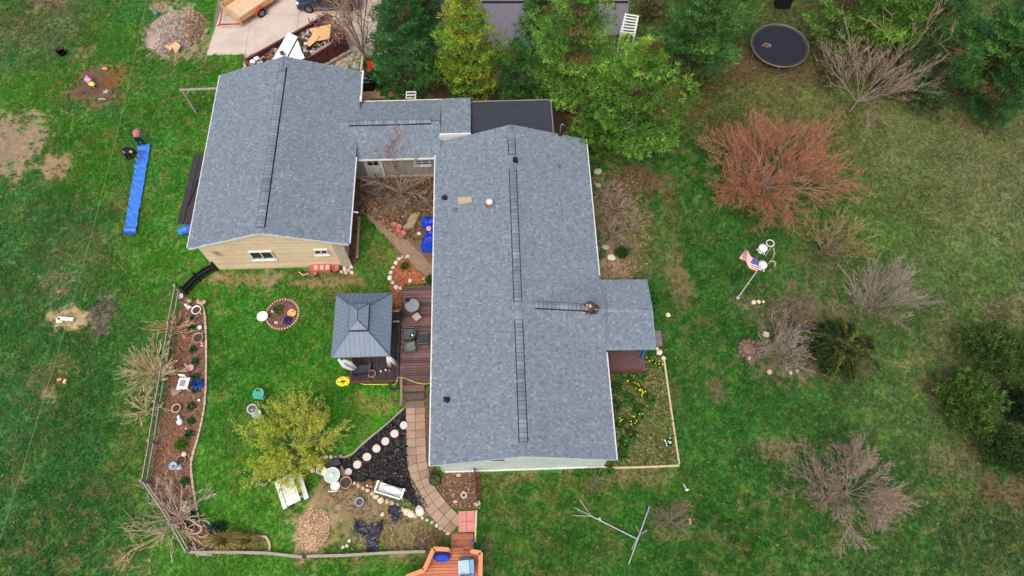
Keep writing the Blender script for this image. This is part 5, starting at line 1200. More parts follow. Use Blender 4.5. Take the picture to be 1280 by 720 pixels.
for i in range(2400):
    f, s = R.random(), R.uniform(.06, .94); p = A + ax * (B - A).length * f + wx * (Cc - B).length * s; z = .9 + .66 * math.sin(PI * s) * (.35 + .8 * f) + R.uniform(-.15, .15)
    a = R.uniform(0, 6.3); L = R.uniform(.12, .5); W = R.uniform(.08, .3); u = Vector((math.cos(a), math.sin(a), R.uniform(-.4, .4))); v = Vector((-math.sin(a), math.cos(a), R.uniform(-.4, .4)))
    c = R.choice([(52, 46, 48), (70, 60, 60), (40, 38, 42), (96, 82, 78), (120, 76, 66), (88, 50, 46), (150, 140, 134), (64, 66, 74), (176, 160, 140), (200, 196, 190), (140, 110, 92)]); q = Vector((p.x, p.y, z))
    k.add([q - u * L / 2 - v * W / 2, q + u * L / 2 - v * W / 2, q + u * L / 2 + v * W / 2, q - u * L / 2 + v * W / 2, q + Vector((0, 0, .05))], [(0, 1, 4), (1, 2, 4), (2, 3, 4), (3, 0, 4)], jit(c, .2))
k.build('roofing_debris', mat('debris', tint=True, rough=.9, var=.15), None, kind='stuff')
k = M(); R = random.Random(14)
for i in range(260):
    f, s = R.uniform(.8, 1.03), R.uniform(-.02, 1.08); p = A + ax * (B - A).length * f + wx * (Cc - B).length * s
    q = Vector((p.x, p.y, 1.35 + R.uniform(-.1, .4))); a = R.uniform(0, 6.3); L = R.uniform(.15, .55); u = Vector((math.cos(a), math.sin(a), R.uniform(-.5, .5))) * L
    k.bar(q - u / 2, q + u / 2, R.uniform(.02, .07), .02, jit(R.choice([(120, 70, 60), (92, 56, 50), (140, 96, 84), (80, 60, 58)]), .2))
k.build('branch_waste', mat('debris'), None, kind='stuff')
def sheet3(pts, name, m, label, cat, th=.03, group=None):
    k = M(); slab(k, [at(*p) for p in pts], th); return simple(k, name, m, label, cat, group)
m_wsh = mat('white_sheet', (226, 230, 234), rough=.5, var=.08, scale=1.5, fine=.05)
sheet3([(340, 76, 1.5), (360, 40, 1.95), (372, 46, 2.05), (354, 80, 1.65)], 'siding_sheet', m_wsh, 'long white sheet lying across the dumpster, the left one', 'sheet')
sheet3([(356, 80, 1.75), (372, 50, 2.1), (378, 68, 1.9), (377, 74, 1.75)], 'siding_sheet', m_wsh, 'triangular white sheet overlapping the long one in the dumpster', 'sheet')
sheet3([(366, 73, 1.85), (378, 66, 2.0), (381, 72, 1.85), (370, 77, 1.75)], 'siding_sheet', m_wsh, 'small white sheet at the edge of the dumpster by the garage ridge', 'sheet')
sheet3([(349, 64, 2.02), (354, 63, 2.04), (356, 68, 2.0), (351, 69, 2.0)], 'dark_scrap', mat('dark_scrap', (60, 66, 76)), 'dark square scrap lying on the long white sheet', 'scrap')
m_osb = mat('osb_board', (206, 166, 114), rough=.85, var=.25, scale=8, fine=.25)
sheet3([(386, 36, 1.75), (414, 30, 1.85), (412, 48, 1.75), (397, 51, 1.8)], 'osb_board', m_osb, 'large broken tan chipboard on top of the dumpster load', 'board', .04)
sheet3([(382, 55, 1.75), (391, 42, 1.9), (399, 45, 1.95), (396, 50, 1.85), (387, 58, 1.75)], 'osb_board', m_osb, 'smaller tan chipboard piece leaning below the large one in the dumpster', 'board', .04)
sheet3([(388, 66, 1.55), (413, 52, 1.6), (415, 54, 1.6), (390, 69, 1.5)], 'grey_plank', mat('grey_plank', (140, 128, 124)), 'grey plank lying along the near edge of the dumpster', 'plank', .05)
for i, (u, v) in enumerate(((316, 77), (321, 73), (330, 75))):
    k = M(); k.blob(at(u, v, 1.35), .2, .16, .12, i, 7, 5, .2); simple(k, 'bag', (m_wpl, m_wpl, mat('dark_bag', (40, 42, 50)))[i], ('white rubbish bag in the front corner of the dumpster', 'second white rubbish bag near the dumpster front', 'dark rubbish bag beside white ones in the dumpster')[i], 'bag')

# ---- wooden trailer
za = .85
A, B = at(272, 8, za), at(297, 24, za); Dv = at(330, 2, za) - B; L = 3.4; d = Dv.normalized(); wv = (A - B); wv = wv - d * wv.dot(d); Wd = wv.length; wv.normalize()
t = thing('utility_trailer', 'small trailer with raw plank sides and red frame parked on the concrete', 'trailer', (B.x, B.y, 0))
fl = M(); slab(fl, [g0(B, .5), g0(B + d * L, .5), g0(B + d * L + wv * Wd, .5), g0(B + wv * Wd, .5)], .05); fo = fl.build('floor', mat('trailer_floor', (206, 176, 140), rough=.85, var=.2, scale=3, fine=.15), t)
for z in (.56, .7, .84):
    for s in (0, Wd): M().bar(g0(B, z) + wv * s, g0(B + d * L, z) + wv * s, .045, .125).build('side_plank', m_wood, t)
    for s in (0, L): M().bar(g0(B + d * s, z) + wv * .03, g0(B + d * s, z) + wv * (Wd - .03), .045, .125).build('end_plank', m_wood, t)
for s in (.1, L / 2, L - .1):
    for o in (-.05, Wd + .05): M().bar(g0(B + d * s + wv * o, .4), g0(B + d * s + wv * o, .95), .07, .05).build('stake', m_wood, t)
m_red = mat('red_paint', (168, 62, 54), rough=.6, var=.2, scale=4)
k = M(); k.bar(g0(B, .43), g0(B + d * L, .43), .08, .1); k.bar(g0(B + wv * Wd, .43), g0(B + d * L + wv * Wd, .43), .08, .1); mid = B + wv * Wd / 2
k.bar(g0(B, .43), g0(mid - d * 1.0, .4), .06, .08); k.bar(g0(B + wv * Wd, .43), g0(mid - d * 1.0, .4), .06, .08); k.bar(g0(mid - d * .95, .4), g0(mid - d * 1.2, .4), .07, .08); k.build('frame', m_red, t)
def wheel(parent, c, axis, r, wd, spokes=5):
    """tyre with a bulged profile, and a spoked rim"""
    axis = Vector(axis).normalized(); a = axis.cross(Vector((0, 0, 1))).normalized(); b = Vector((0, 0, 1)); c = Vector(c)
    def lath(prof, n=20):
        vs = []; fs = []
        for rr, h in prof:
            for j in range(n): vs.append(c + (a * math.cos(2 * PI * j / n) + b * math.sin(2 * PI * j / n)) * rr + axis * h)
        for i in range(len(prof) - 1):
            for j in range(n): fs.append((i * n + j, i * n + (j + 1) % n, (i + 1) * n + (j + 1) % n, (i + 1) * n + j))
        return M().add(vs, fs)
    ty = lath([(r * .62, -wd / 2), (r * .92, -wd / 2), (r, -wd * .3), (r, wd * .3), (r * .92, wd / 2), (r * .62, wd / 2)]).build('tyre', mat('tyre_rubber', (32, 32, 34), rough=.9), parent, True)
    k = lath([(r * .63, wd * .42), (r * .56, wd * .5), (r * .54, wd * .3)])
    for i in range(spokes):
        an = 2 * PI * i / spokes; k.bar(c + axis * wd * .4, c + axis * wd * .4 + (a * math.cos(an) + b * math.sin(an)) * r * .58, r * .18, .03, up=axis)
    k.add([c + axis * wd * .3 + (a * math.cos(2 * PI * j / 12) + b * math.sin(2 * PI * j / 12)) * r * .56 for j in range(12)], [tuple(range(12))]); k.build('rim', mat('alloy_rim', (138, 138, 142), rough=.4, metal=.5), ty)
wheel(t, g0(B + d * 1.75 - wv * .16, .33), -wv, .33, .2); wheel(t, g0(B + d * 1.75 + wv * (Wd + .16), .33), wv, .33, .2)
k = M()
for o in (-.16, Wd + .16):
    P = [g0(B + d * (1.75 + .45 * math.cos(a)) + wv * o, .33 + .42 * math.sin(a)) for a in [PI * i / 6 for i in range(7)]]
    for p, q in zip(P, P[1:]): k.bar(p, q, .24, .025)
k.build('mudguard', m_red, t)

# ---- parked car, nose to the west
cx0, cyy = at(370, 6, .6).x, at(395, 16, 0).y
t = thing('parked_car', 'dark navy car parked on the concrete at the top of the driveway', 'car', (cx0 + 2.3, cyy + .9, 0))
prof = [(0, .35), (.02, .62), (.25, .82), (1.15, .98), (1.75, 1.42), (2.3, 1.5), (3.3, 1.48), (4.1, 1.2), (4.55, 1.0), (4.62, .6), (4.55, .32), (.15, .28)]
def carsec(y, ins, prof=prof): return [(cx0 + x + (ins * .5 if x < .3 else -ins * .5 if x > 4.4 else 0), y, z if z < 1 else z - ins * .12) for x, z in prof]
ysx = [(0, .1), (.06, .03), (.22, 0), (.9, -.02), (1.58, 0), (1.74, .03), (1.8, .1)]; secs = []
for yy, ins in ysx:
    s = []
    for x, z in prof:
        y2 = cyy + yy
        if z > 1.05: y2 = cyy + .9 + (yy - .9) * .78
        s.append((cx0 + x + (ins if x < .6 else -ins if x > 4.2 else 0), y2, z - (ins * .3 if z > .8 else 0)))
    secs.append(s)
k = M(); n = len(prof); vs = [p for s in secs for p in s]; fs = [(i * n + j, i * n + (j + 1) % n, (i + 1) * n + (j + 1) % n, (i + 1) * n + j) for i in range(len(secs) - 1) for j in range(n)] + [tuple(range(n - 1, -1, -1)), tuple((len(secs) - 1) * n + j for j in range(n))]
k.add(vs, fs); k.build('body', mat('navy_car_paint', (34, 44, 62), rough=.25, var=.06, scale=2, spec=.7), t)
for yy in (-.012, 1.812):
    for xa in ([(1.5, 1.04), (1.9, 1.36), (2.55, 1.42), (2.55, 1.05)], [(2.65, 1.05), (2.65, 1.42), (3.25, 1.4), (3.7, 1.08)]):
        def yw(z): return cyy + .9 + (yy - .9) * (1 if z < 1.06 else .8)
        M().add([(cx0 + x, yw(z) + (-.02 if yy < 0 else .02), z) for x, z in xa], [(0, 1, 2, 3)]).build('window', m_glass, t)
M().add([(cx0 + 1.14, cyy + .2, 1.0), (cx0 + 1.14, cyy + 1.6, 1.0), (cx0 + 1.7, cyy + 1.5, 1.42), (cx0 + 1.7, cyy + .3, 1.42)], [(0, 1, 2, 3)]).build('windscreen', m_glass, t)
for yy in (.2, 1.6): k = M().blob((cx0 + .16, cyy + yy, .72), .14, .17, .09, 1, 9, 6, .02).build('headlight', mat('headlight_glass', (206, 212, 218), rough=.15), t, True)
M().box((cx0 + .01, cyy + .9, .5), (.05, 1.3, .16)).build('bumper_grille', m_black, t)
M().box((cx0 + 2.3, cyy - .005, .38), (2.1, .05, .12)).build('sill', mat('grey_sill', (120, 118, 116), rough=.6), t)
for xx in (.85, 3.7):
    wheel(t, (cx0 + xx, cyy + .06, .34), (0, -1, 0), .34, .22); wheel(t, (cx0 + xx, cyy + 1.74, .34), (0, 1, 0), .34, .22)
    for yy in (-.01, 1.81): M().ring((0, 0, 0), .01, .005, 3, 3)
for yy in (-.08, 1.88): M().box((cx0 + 1.5, cyy + yy, 1.02), (.16, .18, .12), taper=.8).build('wing_mirror', mat('navy_car_paint'), t)

# ---- weathered post frame west of the garage
p0 = at(243, 141); tp = at(228, 113, 2.2)
p0 = Vector((tp.x, tp.y, 0)); p1 = Vector((tp.x + 2.6, tp.y + .05, 0))
t = thing('post_frame', 'weathered timber post and crossbar frame standing beside the garage', 'post frame', p0)
for p in (p0, p1): M().box((p.x, p.y, 1.1), (.11, .11, 2.2)).build('post', m_oldw, t)
M().bar(p0 + Vector((-.15, 0, 2.24)), p1 + Vector((.15, 0, 2.24)), .11, .1).build('crossbar', m_oldw, t)
for p, s in ((p0, 1), (p1, -1)): M().bar(p + Vector((.02 * s, 0, 1.75)), p + Vector((.45 * s, 0, 2.2)), .07, .07).build('brace', m_oldw, t)

# ---- blue tarp strip and two workers
k = M(); q = [at(174, 183), at(189, 182), at(171, 291), at(156, 291)]; R = random.Random(2); nU, nV = 5, 34; vs = []
for j in range(nV + 1):
    for i in range(nU + 1):
        a = q[0].lerp(q[1], i / nU); b = q[3].lerp(q[2], i / nU); p = a.lerp(b, j / nV); vs.append((p.x + R.uniform(-.03, .03), p.y, .06 + R.uniform(0, .05) + .06 * abs(math.sin(j * 1.7 + i)) * (i in (0, nU)) + (.08 if j in (0, 1, nV - 1) else 0)))
k.add(vs, [(j * (nU + 1) + i, (j + 1) * (nU + 1) + i, (j + 1) * (nU + 1) + i + 1, j * (nU + 1) + i + 1) for j in range(nV) for i in range(nU)])
simple(k, 'blue_tarp', m_bluetarp, 'long bright blue tarp strip spread on the lawn by two workers', 'tarp', smooth=False); nograss([tuple(x)[:2] for x in q])
k = M(); k.tube([at(155, 290.5, .1), at(163, 291.5, .13), at(171, 290.5, .1)], [.07, .1, .07], 7, cap=True); simple(k, 'tarp_roll', mat('blue_tarp_dark', (34, 82, 176), rough=.45), 'rolled blue tarp end at the bottom of the long tarp strip', 'tarp roll')

m_skin = mat('skin', (196, 150, 124), rough=.6, var=.08)
def skin(pts, edges, name, m, parent, root=0, sub=1):
    me = bpy.data.meshes.new(name); me.from_pydata([p[:3] for p in pts], edges, []); me.materials.append(m); o = put(me, name, parent)
    md = o.modifiers.new('skin', 'SKIN'); md.use_smooth_shade = True; md.use_x_symmetry = False
    for i, p in enumerate(pts):
        v = me.skin_vertices[0].data[i]; v.radius = (p[3], p[3]); v.use_root = i == root
    s = o.modifiers.new('sub', 'SUBSURF'); s.levels = s.render_levels = sub
    return o
def person(loc, rz, J, label, top, legs, hat, hairm, group=None):
    """J: joints of a posed figure facing +x, metres. One continuous body; clothes and hair over it"""
    mt = Matrix.Translation(loc) @ Matrix.Rotation(rz, 4, 'Z'); W = {k: mt @ Vector(v) for k, v in J.items()}
    t = thing('person', label, 'person', (loc[0], loc[1], loc[2]), group)
    pts = []; ed = []; ix = {}
    def add(n, r, p=None): ix[n] = len(pts); pts.append((*W[n], r) if p is None else (*p, r)); return ix[n]
    add('pelvis', .135); add('waist', .125); add('chest', .15); add('neck', .062); add('head', .1); add('crown', .075)
    hd = W['head']; fw = mt.to_3x3() @ Vector(J['face']).normalized()
    add('nose', .022, hd + fw * .125 - Vector((0, 0, .01))); add('chin', .045, hd + fw * .07 - (W['crown'] - hd) * .9)
    ed += [(0, 1), (1, 2), (2, 3), (3, 4), (4, 5), (4, ix['nose']), (4, ix['chin'])]
    for s in 'lr':
        add('sh' + s, .075); add('el' + s, .048); add('wr' + s, .032); add('hd' + s, .04); ed += [(2, ix['sh' + s]), (ix['sh' + s], ix['el' + s]), (ix['el' + s], ix['wr' + s]), (ix['wr' + s], ix['hd' + s])]
        w_, h_ = W['wr' + s], W['hd' + s]; d = (h_ - w_).normalized(); sd = d.cross(Vector((0, 0, 1)))
        if sd.length < .1: sd = d.cross(Vector((1, 0, 0)))
        sd.normalize(); nn = sd.cross(d)
        for i, L in enumerate((.075, .085, .08, .062)):
            o = (i - 1.5) * .021; b = add('f%s%d' % (s, i), .0095, h_ + d * .035 + sd * o); m_ = add('g%s%d' % (s, i), .0088, h_ + d * (.035 + L * .55) + sd * o * 1.1 - nn * .008); e = add('h%s%d' % (s, i), .007, h_ + d * (.03 + L * .95) + sd * o * 1.15 - nn * .032); ed += [(ix['hd' + s], b), (b, m_), (m_, e)]
        b = add('t%s' % s, .0105, h_ + d * .0 + sd * .045); e = add('u%s' % s, .008, h_ + d * .04 + sd * .065 - nn * .015); ed += [(ix['hd' + s], b), (b, e)]
        add('hp' + s, .095); add('kn' + s, .062); add('an' + s, .042); add('ft' + s, .04); ed += [(0, ix['hp' + s]), (ix['hp' + s], ix['kn' + s]), (ix['kn' + s], ix['an' + s]), (ix['an' + s], ix['ft' + s])]
    skin(pts, ed, 'body', m_skin, t)
    P = [(*W['pelvis'], .15), (*W['waist'], .148), (*W['chest'], .178), (*(W['chest'].lerp(W['neck'], .6)), .1)]; E = [(0, 1), (1, 2), (2, 3)]
    for s in 'lr':
        b = len(P); P += [(*W['sh' + s], .098), (*W['el' + s], .068), (*(W['el' + s].lerp(W['wr' + s], .9)), .05)]; E += [(2, b), (b, b + 1), (b + 1, b + 2)]
    skin(P, E, 'jacket', top, t)
    P = [(*(W['pelvis'].lerp(W['waist'], .25)), .152), (*W['pelvis'], .155)]; E = [(0, 1)]
    for s in 'lr':
        b = len(P); P += [(*W['hp' + s], .118), (*W['kn' + s], .084), (*(W['kn' + s].lerp(W['an' + s], .95)), .062)]; E += [(1, b), (b, b + 1), (b + 1, b + 2)]
    skin(P, E, 'trousers', legs, t)
    for s in 'lr': skin([(*W['an' + s], .056), (*(W['an' + s].lerp(W['ft' + s], .5) - Vector((0, 0, .015))), .056), (*W['ft' + s], .05)], [(0, 1), (1, 2)], 'shoe', mat('work_boot', (52, 44, 40), rough=.8), t)
    up = (W['crown'] - hd).normalized()
    if hat:
        o = skin([(*(hd + up * .03), .118), (*(hd + up * .085), .1), (*(hd + up * .11), .05)], [(0, 1), (1, 2)], 'cap', hat, t); k = M()
        sd = fw.cross(up).normalized(); f2 = (fw - up * fw.dot(up)).normalized(); c = hd + up * .035
        k.add([c + f2 * .09 - sd * .085, c + f2 * .21 - sd * .06, c + f2 * .21 + sd * .06, c + f2 * .09 + sd * .085] + [c + f2 * .09 - sd * .085 + up * .02, c + f2 * .21 - sd * .06 + up * .008, c + f2 * .21 + sd * .06 + up * .008, c + f2 * .09 + sd * .085 + up * .02], [(3, 2, 1, 0), (4, 5, 6, 7), (0, 1, 5, 4), (1, 2, 6, 5), (2, 3, 7, 6)]); k.build('cap_peak', hat, o)
    skin([(*(hd + up * .02 - fw * .03), .108), (*(hd + up * .06 - fw * .01), .098)], [(0, 1)], 'hair', hairm, t)
    sdv = fw.cross(up).normalized()
    for s in (-1, 1):
        M().blob(hd + fw * .095 + sdv * .036 * s + up * .012, .013, .013, .009, 1, 6, 4, .02).build('eye', m_black, t); M().blob(hd + sdv * .1 * s, .018, .018, .03, 2, 6, 4, .02).build('ear', m_skin, t)
    M().blob(hd + fw * .098 - up * .05, .012, .03, .008, 3, 6, 4, .02, rot=math.atan2(fw.y, fw.x)).build('mouth', mat('lips', (160, 96, 86)), t)
    return t
# bent forward, feet apart, both hands down at the ground
BEND = dict(pelvis=(0, 0, .86), waist=(.12, 0, .97), chest=(.36, 0, 1.02), neck=(.52, 0, .98), head=(.64, 0, .93), crown=(.73, 0, .92), face=(.35, 0, -.9), shl=(.42, .19, .98), shr=(.42, -.19, .98), ell=(.5, .26, .7), elr=(.52, -.24, .7),
            wrl=(.64, .2, .46), wrr=(.66, -.16, .46), hdl=(.69, .18, .38), hdr=(.71, -.14, .38), hpl=(0, .1, .82), hpr=(0, -.1, .82), knl=(.08, .15, .46), knr=(.06, -.14, .46), anl=(-.04, .18, .09), anr=(-.06, -.16, .09), ftl=(.12, .2, .04), ftr=(.1, -.18, .04))
KNEEL = dict(pelvis=(0, 0, .34), waist=(.1, 0, .5), chest=(.28, 0, .66), neck=(.4, 0, .74), head=(.5, 0, .8), crown=(.55, 0, .88), face=(.7, 0, -.6), shl=(.32, .19, .66), shr=(.32, -.19, .66), ell=(.42, .27, .42), elr=(.46, -.25, .44),
             wrl=(.62, .2, .24), wrr=(.66, -.14, .26), hdl=(.7, .17, .17), hdr=(.74, -.12, .19), hpl=(0, .1, .32), hpr=(0, -.1, .32), knl=(.38, .16, .12), knr=(.3, -.14, .2), anl=(-.06, .15, .09), anr=(-.1, -.14, .09), ftl=(-.02, .16, .05), ftr=(-.2, -.15, .05))
pk_ = mat('dusty_rose_jacket', (176, 104, 112), rough=.85, var=.12, scale=4); nv = mat('navy_trousers', (32, 38, 74), rough=.85); bk = mat('black_jacket', (24, 24, 32), rough=.85); br_ = mat('dark_brown_jacket', (78, 62, 64), rough=.85, var=.15)
hb = mat('brown_hair', (66, 48, 40), rough=.8)
p = at(178, 184); person((p.x + .02, p.y + .1, 0), math.radians(95), BEND, 'worker in dusty rose jacket and navy trousers bending at the tarp top end', pk_, nv, mat('tan_cap', (186, 150, 116), rough=.8), hb)
p = at(170, 198); person((p.x - .35, p.y + .0, 0), math.radians(-18), BEND, 'worker in black jacket stooping over the left edge of the blue tarp', bk, bk, mat('black_cap', (26, 26, 30), rough=.8), hb)
rz_ = onroof(738, 392); zr2 = max(rz_.z, A_.lerp(B_, .93).z - abs(rz_.y - pm) * .33)
person((rz_.x + .25, rz_.y - .02, zr2 + .02), math.radians(180), KNEEL, 'roofer in dark brown jacket kneeling at the end of the porch ridge vent', br_, mat('dark_trousers', (52, 48, 54), rough=.85), None, hb)

# ---- things along the garage west side
m_dk = mat('dark_rubber_sheet', (58, 52, 56), rough=.8, var=.2, scale=2, fine=.1)
for i, pts in enumerate(([(243, 194), (250, 194), (229, 279), (221, 279)], [(250.5, 194), (257, 193), (238, 279), (230, 279)])):
    k = M(); slab(k, [at(u, v, .1 + .03 * i) for u, v in pts], .05); simple(k, 'rubber_sheet', m_dk, ('outer', 'inner')[i] + ' of two long dark sheets lying on the grass beside the garage', 'sheet', 'dark sheets beside the garage'); nograss(poly_at(pts))
k = M(); c = at(240, 235, .17); k.bar(at(247, 225, .17), at(236, 256, .17), .05, .03); simple(k, 'black_strap', m_black, 'thin black strip lying across the two dark sheets', 'strip')
t = thing('blue_barrel', 'blue plastic barrel lying on its side by the garage corner', 'barrel', at(231, 288)); c = at(232, 287, .28); d = Vector((.85, .35, 0)).normalized()
k = M(); k.tube([c - d * .42, c - d * .4, c - d * .18, c - d * .16, c, c + d * .16, c + d * .18, c + d * .4, c + d * .42], [.2, .25, .27, .285, .275, .285, .27, .25, .2], 16); k.build('barrel_body', mat('blue_barrel_plastic', (58, 118, 196), rough=.4, var=.12), t, True)
for s in (-.17, .17): M().tube([c + d * (s - .02), c + d * (s + .02)], .295, 16).build('hoop', mat('blue_barrel_plastic'), t, True)

# ---- lawn corner, top left
t = thing('toy_chair', 'small pink and lime plastic toy chair in the bare fire pit patch', 'toy chair', at(115, 107)); p = at(115, 107)
m_pink = mat('pink_plastic', (228, 150, 206), rough=.5); m_lime = mat('lime_plastic', (184, 214, 96), rough=.5)
k = M(); k.box((p.x - .08, p.y + .12, .42), (.34, .3, .06), -.6); k.bar((p.x - .32, p.y + .2, .35), (p.x - .1, p.y + .38, .55), .1, .08); k.build('backrest', m_pink, t)
k = M(); k.blob((p.x + .16, p.y - .1, .3), .27, .19, .08, 3, 10, 5, .05, rot=-.6); k.build('seat', m_lime, t, True)
for dx, dy in ((-.2, .05), (.02, .26), (.2, -.2), (.32, -.02)): M().box((p.x + dx, p.y + dy, .14), (.05, .05, .3)).build('leg', m_pink, t)
p = at(133, 115.5); k = M()
for i in range(5): a = 2 * PI * i / 5 + .3; k.bar(p + Vector((0, 0, .05)), p + Vector((.2 * math.cos(a), .2 * math.sin(a), .06)), .07, .05)
simple(k, 'grey_toy', mat('pale_grey_plastic', (170, 184, 170)), 'pale grey star-shaped object lying in the fire pit patch', 'toy')
p = at(132, 87); k = M(); k.blob((p.x, p.y, .1), .2, .12, .1, 5, 8, 5, .1); k.box((p.x + .12, p.y - .06, .1), (.12, .1, .1), .4); simple(k, 'orange_scrap', mat('orange_scrap', (222, 140, 104)), 'small orange object at the top rim of the fire pit patch', 'scrap')
p = at(128, 125); k = M(); k.tube([p + Vector((-.25, 0, .06)), p + Vector((.05, .05, .07)), p + Vector((.25, -.02, .06))], .04, 6); simple(k, 'pale_stick', mat('pale_grey_plastic'), 'short pale stick at the lower rim of the fire pit patch', 'stick')
p = at(79, 68); t = thing('black_bucket', 'black bucket of grey water standing on the upper left lawn', 'bucket', p)
k = M(); k.lathe(p, [(.24, 0), (.3, .35), (.32, .36), (.29, .36), (.25, .12), (0, .12)], 16); k.build('bucket_body', m_black, t, True); M().lathe(p, [(.26, .2), (0, .2)], 16).build('water', mat('grey_water', (130, 136, 138), rough=.1), t)
k = M(); k.tube([p + Vector((-.31, 0, .34)), p + Vector((-.28, .2, .3)), p + Vector((0, .36, .26)), p + Vector((.28, .2, .3)), p + Vector((.31, 0, .34))], .012, 5); k.build('bucket_handle', m_steel, t)
p = at(196, 18); k = M(); k.lathe(p, [(.16, 0), (.18, .05), (.18, .3), (.08, .38), (.05, .45), (.05, .47)], 12); simple(k, 'green_jug', mat('teal_plastic', (92, 142, 122), rough=.45), 'small teal jug on the lawn left of the gravel pile', 'jug', smooth=True)
for i, pts in enumerate(([(206, 58), (213, 50), (219, 55), (213, 63)], [(213, 55), (219, 50), (226, 57), (220, 67)])):
    k = M(); slab(k, [at(u, v, .3 + .05 * i) for u, v in pts], .06); simple(k, 'plywood_board', m_wood, ('paler board sticking out from under the other on the gravel pile', 'front raw board leaning on the foot of the gravel pile')[i], 'board')
k = M(); a, b, c = at(73, 398, .1), at(92, 399.5, .1), at(73.5, 403, .1); k.bar(a, b, .2, .12); k.bar(a, c, .22, .12); k.bar(at(73, 402.6, .08), at(78, 402.2, .08), .1, .1); simple(k, 'white_gutter_piece', m_wpl, 'L-shaped white metal piece lying on the worn left lawn', 'scrap')
for i, (u, v) in enumerate(((75, 475), (82, 477))):
    k = M(); k.box(tuple(at(u, v))[:2] + (.06,), (.24, .16, .1), .4 + i, taper=.9); simple(k, 'scrap_block', mat(('orange_block', 'cream_block')[i], ((216, 146, 80), (206, 190, 160))[i]), ('small orange block on the worn left lawn', 'cream block right beside the small orange one')[i], 'block')

# ---- behind the breezeway
p = at(460, 111); t = thing('black_grill', 'black barbecue grill with pale side shelf behind the garage roof corner', 'grill', p)
M().box((p.x, p.y, .45), (.9, .55, .75), taper=.95).build('cabinet', m_black, t); k = M(); k.tube([(p.x - .3, p.y, .95), (p.x + .4, p.y, .95)], .28, 12); k.build('lid', mat('gloss_black', (22, 24, 28), rough=.3, spec=.6), t, True)
M().box((p.x - .45, p.y + .05, .93), (.3, .5, .05)).build('side_shelf', m_wpl, t); M().box((p.x + .6, p.y, .9), (.26, .45, .04)).build('side_shelf', m_black, t); M().bar((p.x - .2, p.y - .3, .98), (p.x + .3, p.y - .3, .98), .04, .04).build('lid_handle', m_steel, t)
k = M(); pts = poly_at([(452, 114), (470, 112), (480, 124), (455, 126)]); nograss(pts)
xs_, yy0 = [p_[0] for p_ in pts], [p_[1] for p_ in pts]
pt = M().prism(pts, -.03, .01).build('brick_patio', mat('patio_joint', (120, 96, 74)), kind='structure')
for i in range(6):
    for j in range(5):
        x = at(457, 120).x + .32 * i - .45; y = at(457, 124).y + .2 * j - .1
        if inside(np.array([x]), np.array([y]), pts)[0]: M().box((x, y, .02), (.3, .18, .05)).build('brick', mat('tan_brick', (172, 136, 112), rough=.9, var=.2), pt)
p = at(465, 93); t = thing('red_chair', 'small red metal lawn chair beside the green shrub by the grill', 'chair', p)
m_rc = mat('red_chair_paint', (196, 52, 48), rough=.5)
k = M(); k.box((p.x, p.y, .4), (.46, .44, .04)); k.build('seat', m_rc, t); k = M(); k.bar((p.x, p.y + .24, .42), (p.x, p.y + .36, .9), .46, .03, up=(0, 1, 0)); k.build('backrest', m_rc, t)
for dx in (-.2, .2):
    for dy in (-.2, .2): M().box((p.x + dx, p.y + dy, .2), (.04, .04, .4)).build('leg', m_rc, t)
for i, (u, v, m_, lab) in enumerate(((470, 58, m_terra, 'brown pot at the base of the driveway bare tree'), (484, 68, m_wpl, 'white pot under the leftmost dark pine'), (476, 72, m_wpl, 'small white pot between brown pot and leftmost pine'), (490, 122, m_terra, 'tan pot beside the breezeway gutter'))):
    k = M(); k.lathe(at(u, v), [(.14, 0), (.2, .26), (.22, .27), (.22, .31), (.18, .31), (.16, .22), (0, .2)], 12); simple(k, 'flower_pot', m_, lab, 'pot', smooth=True)
t = thing('vinyl_fence', 'white vinyl fence strip running north from the garage corner', 'fence', at(454, 70))
a, b = at(451.5, 88, .6), at(455.5, 62, .6)
for z in (.15, .55): M().bar(g0(a, z), g0(b, z), .07, .12).build('rail', m_wpl, t)
n = 14
for i in range(n): p = a.lerp(b, i / (n - 1)); M().box((p.x, p.y, .42), (.1, .05, .75)).build('picket', m_wpl, t)
# white arbor
t = thing('garden_arbor', 'white slatted garden arbor beside the asphalt under the pines', 'arbor', at(783, 45, 0)); 
q = [at(776, 42, 2.1), at(782, 19, 2.1), at(797, 22, 2.1), at(793, 44, 2.1)]; gq = [g0(x, 0) for x in q]
for x in q: M().box((x.x, x.y, 1.05), (.1, .1, 2.1)).build('post', m_wpl, t)
M().bar(q[0] + Vector((0, 0, .05)), q[1] + Vector((0, 0, .05)), .09, .1).build('beam', m_wpl, t); M().bar(q[3] + Vector((0, 0, .05)), q[2] + Vector((0, 0, .05)), .09, .1).build('beam', m_wpl, t)
for i in range(7): f = .02 + .96 * i / 6; M().bar(q[0].lerp(q[1], f) + Vector((-.08, 0, .13)), q[3].lerp(q[2], f) + Vector((.08, 0, .13)), .1, .05).build('slat', m_wpl, t)
k = M(); k.tube([q[0].lerp(q[3], f) + Vector((0, -.08, -.1 + .35 * math.sin(PI * f))) for f in [i / 8 for i in range(9)]], .04, 6); k.build('arch', m_wpl, t)

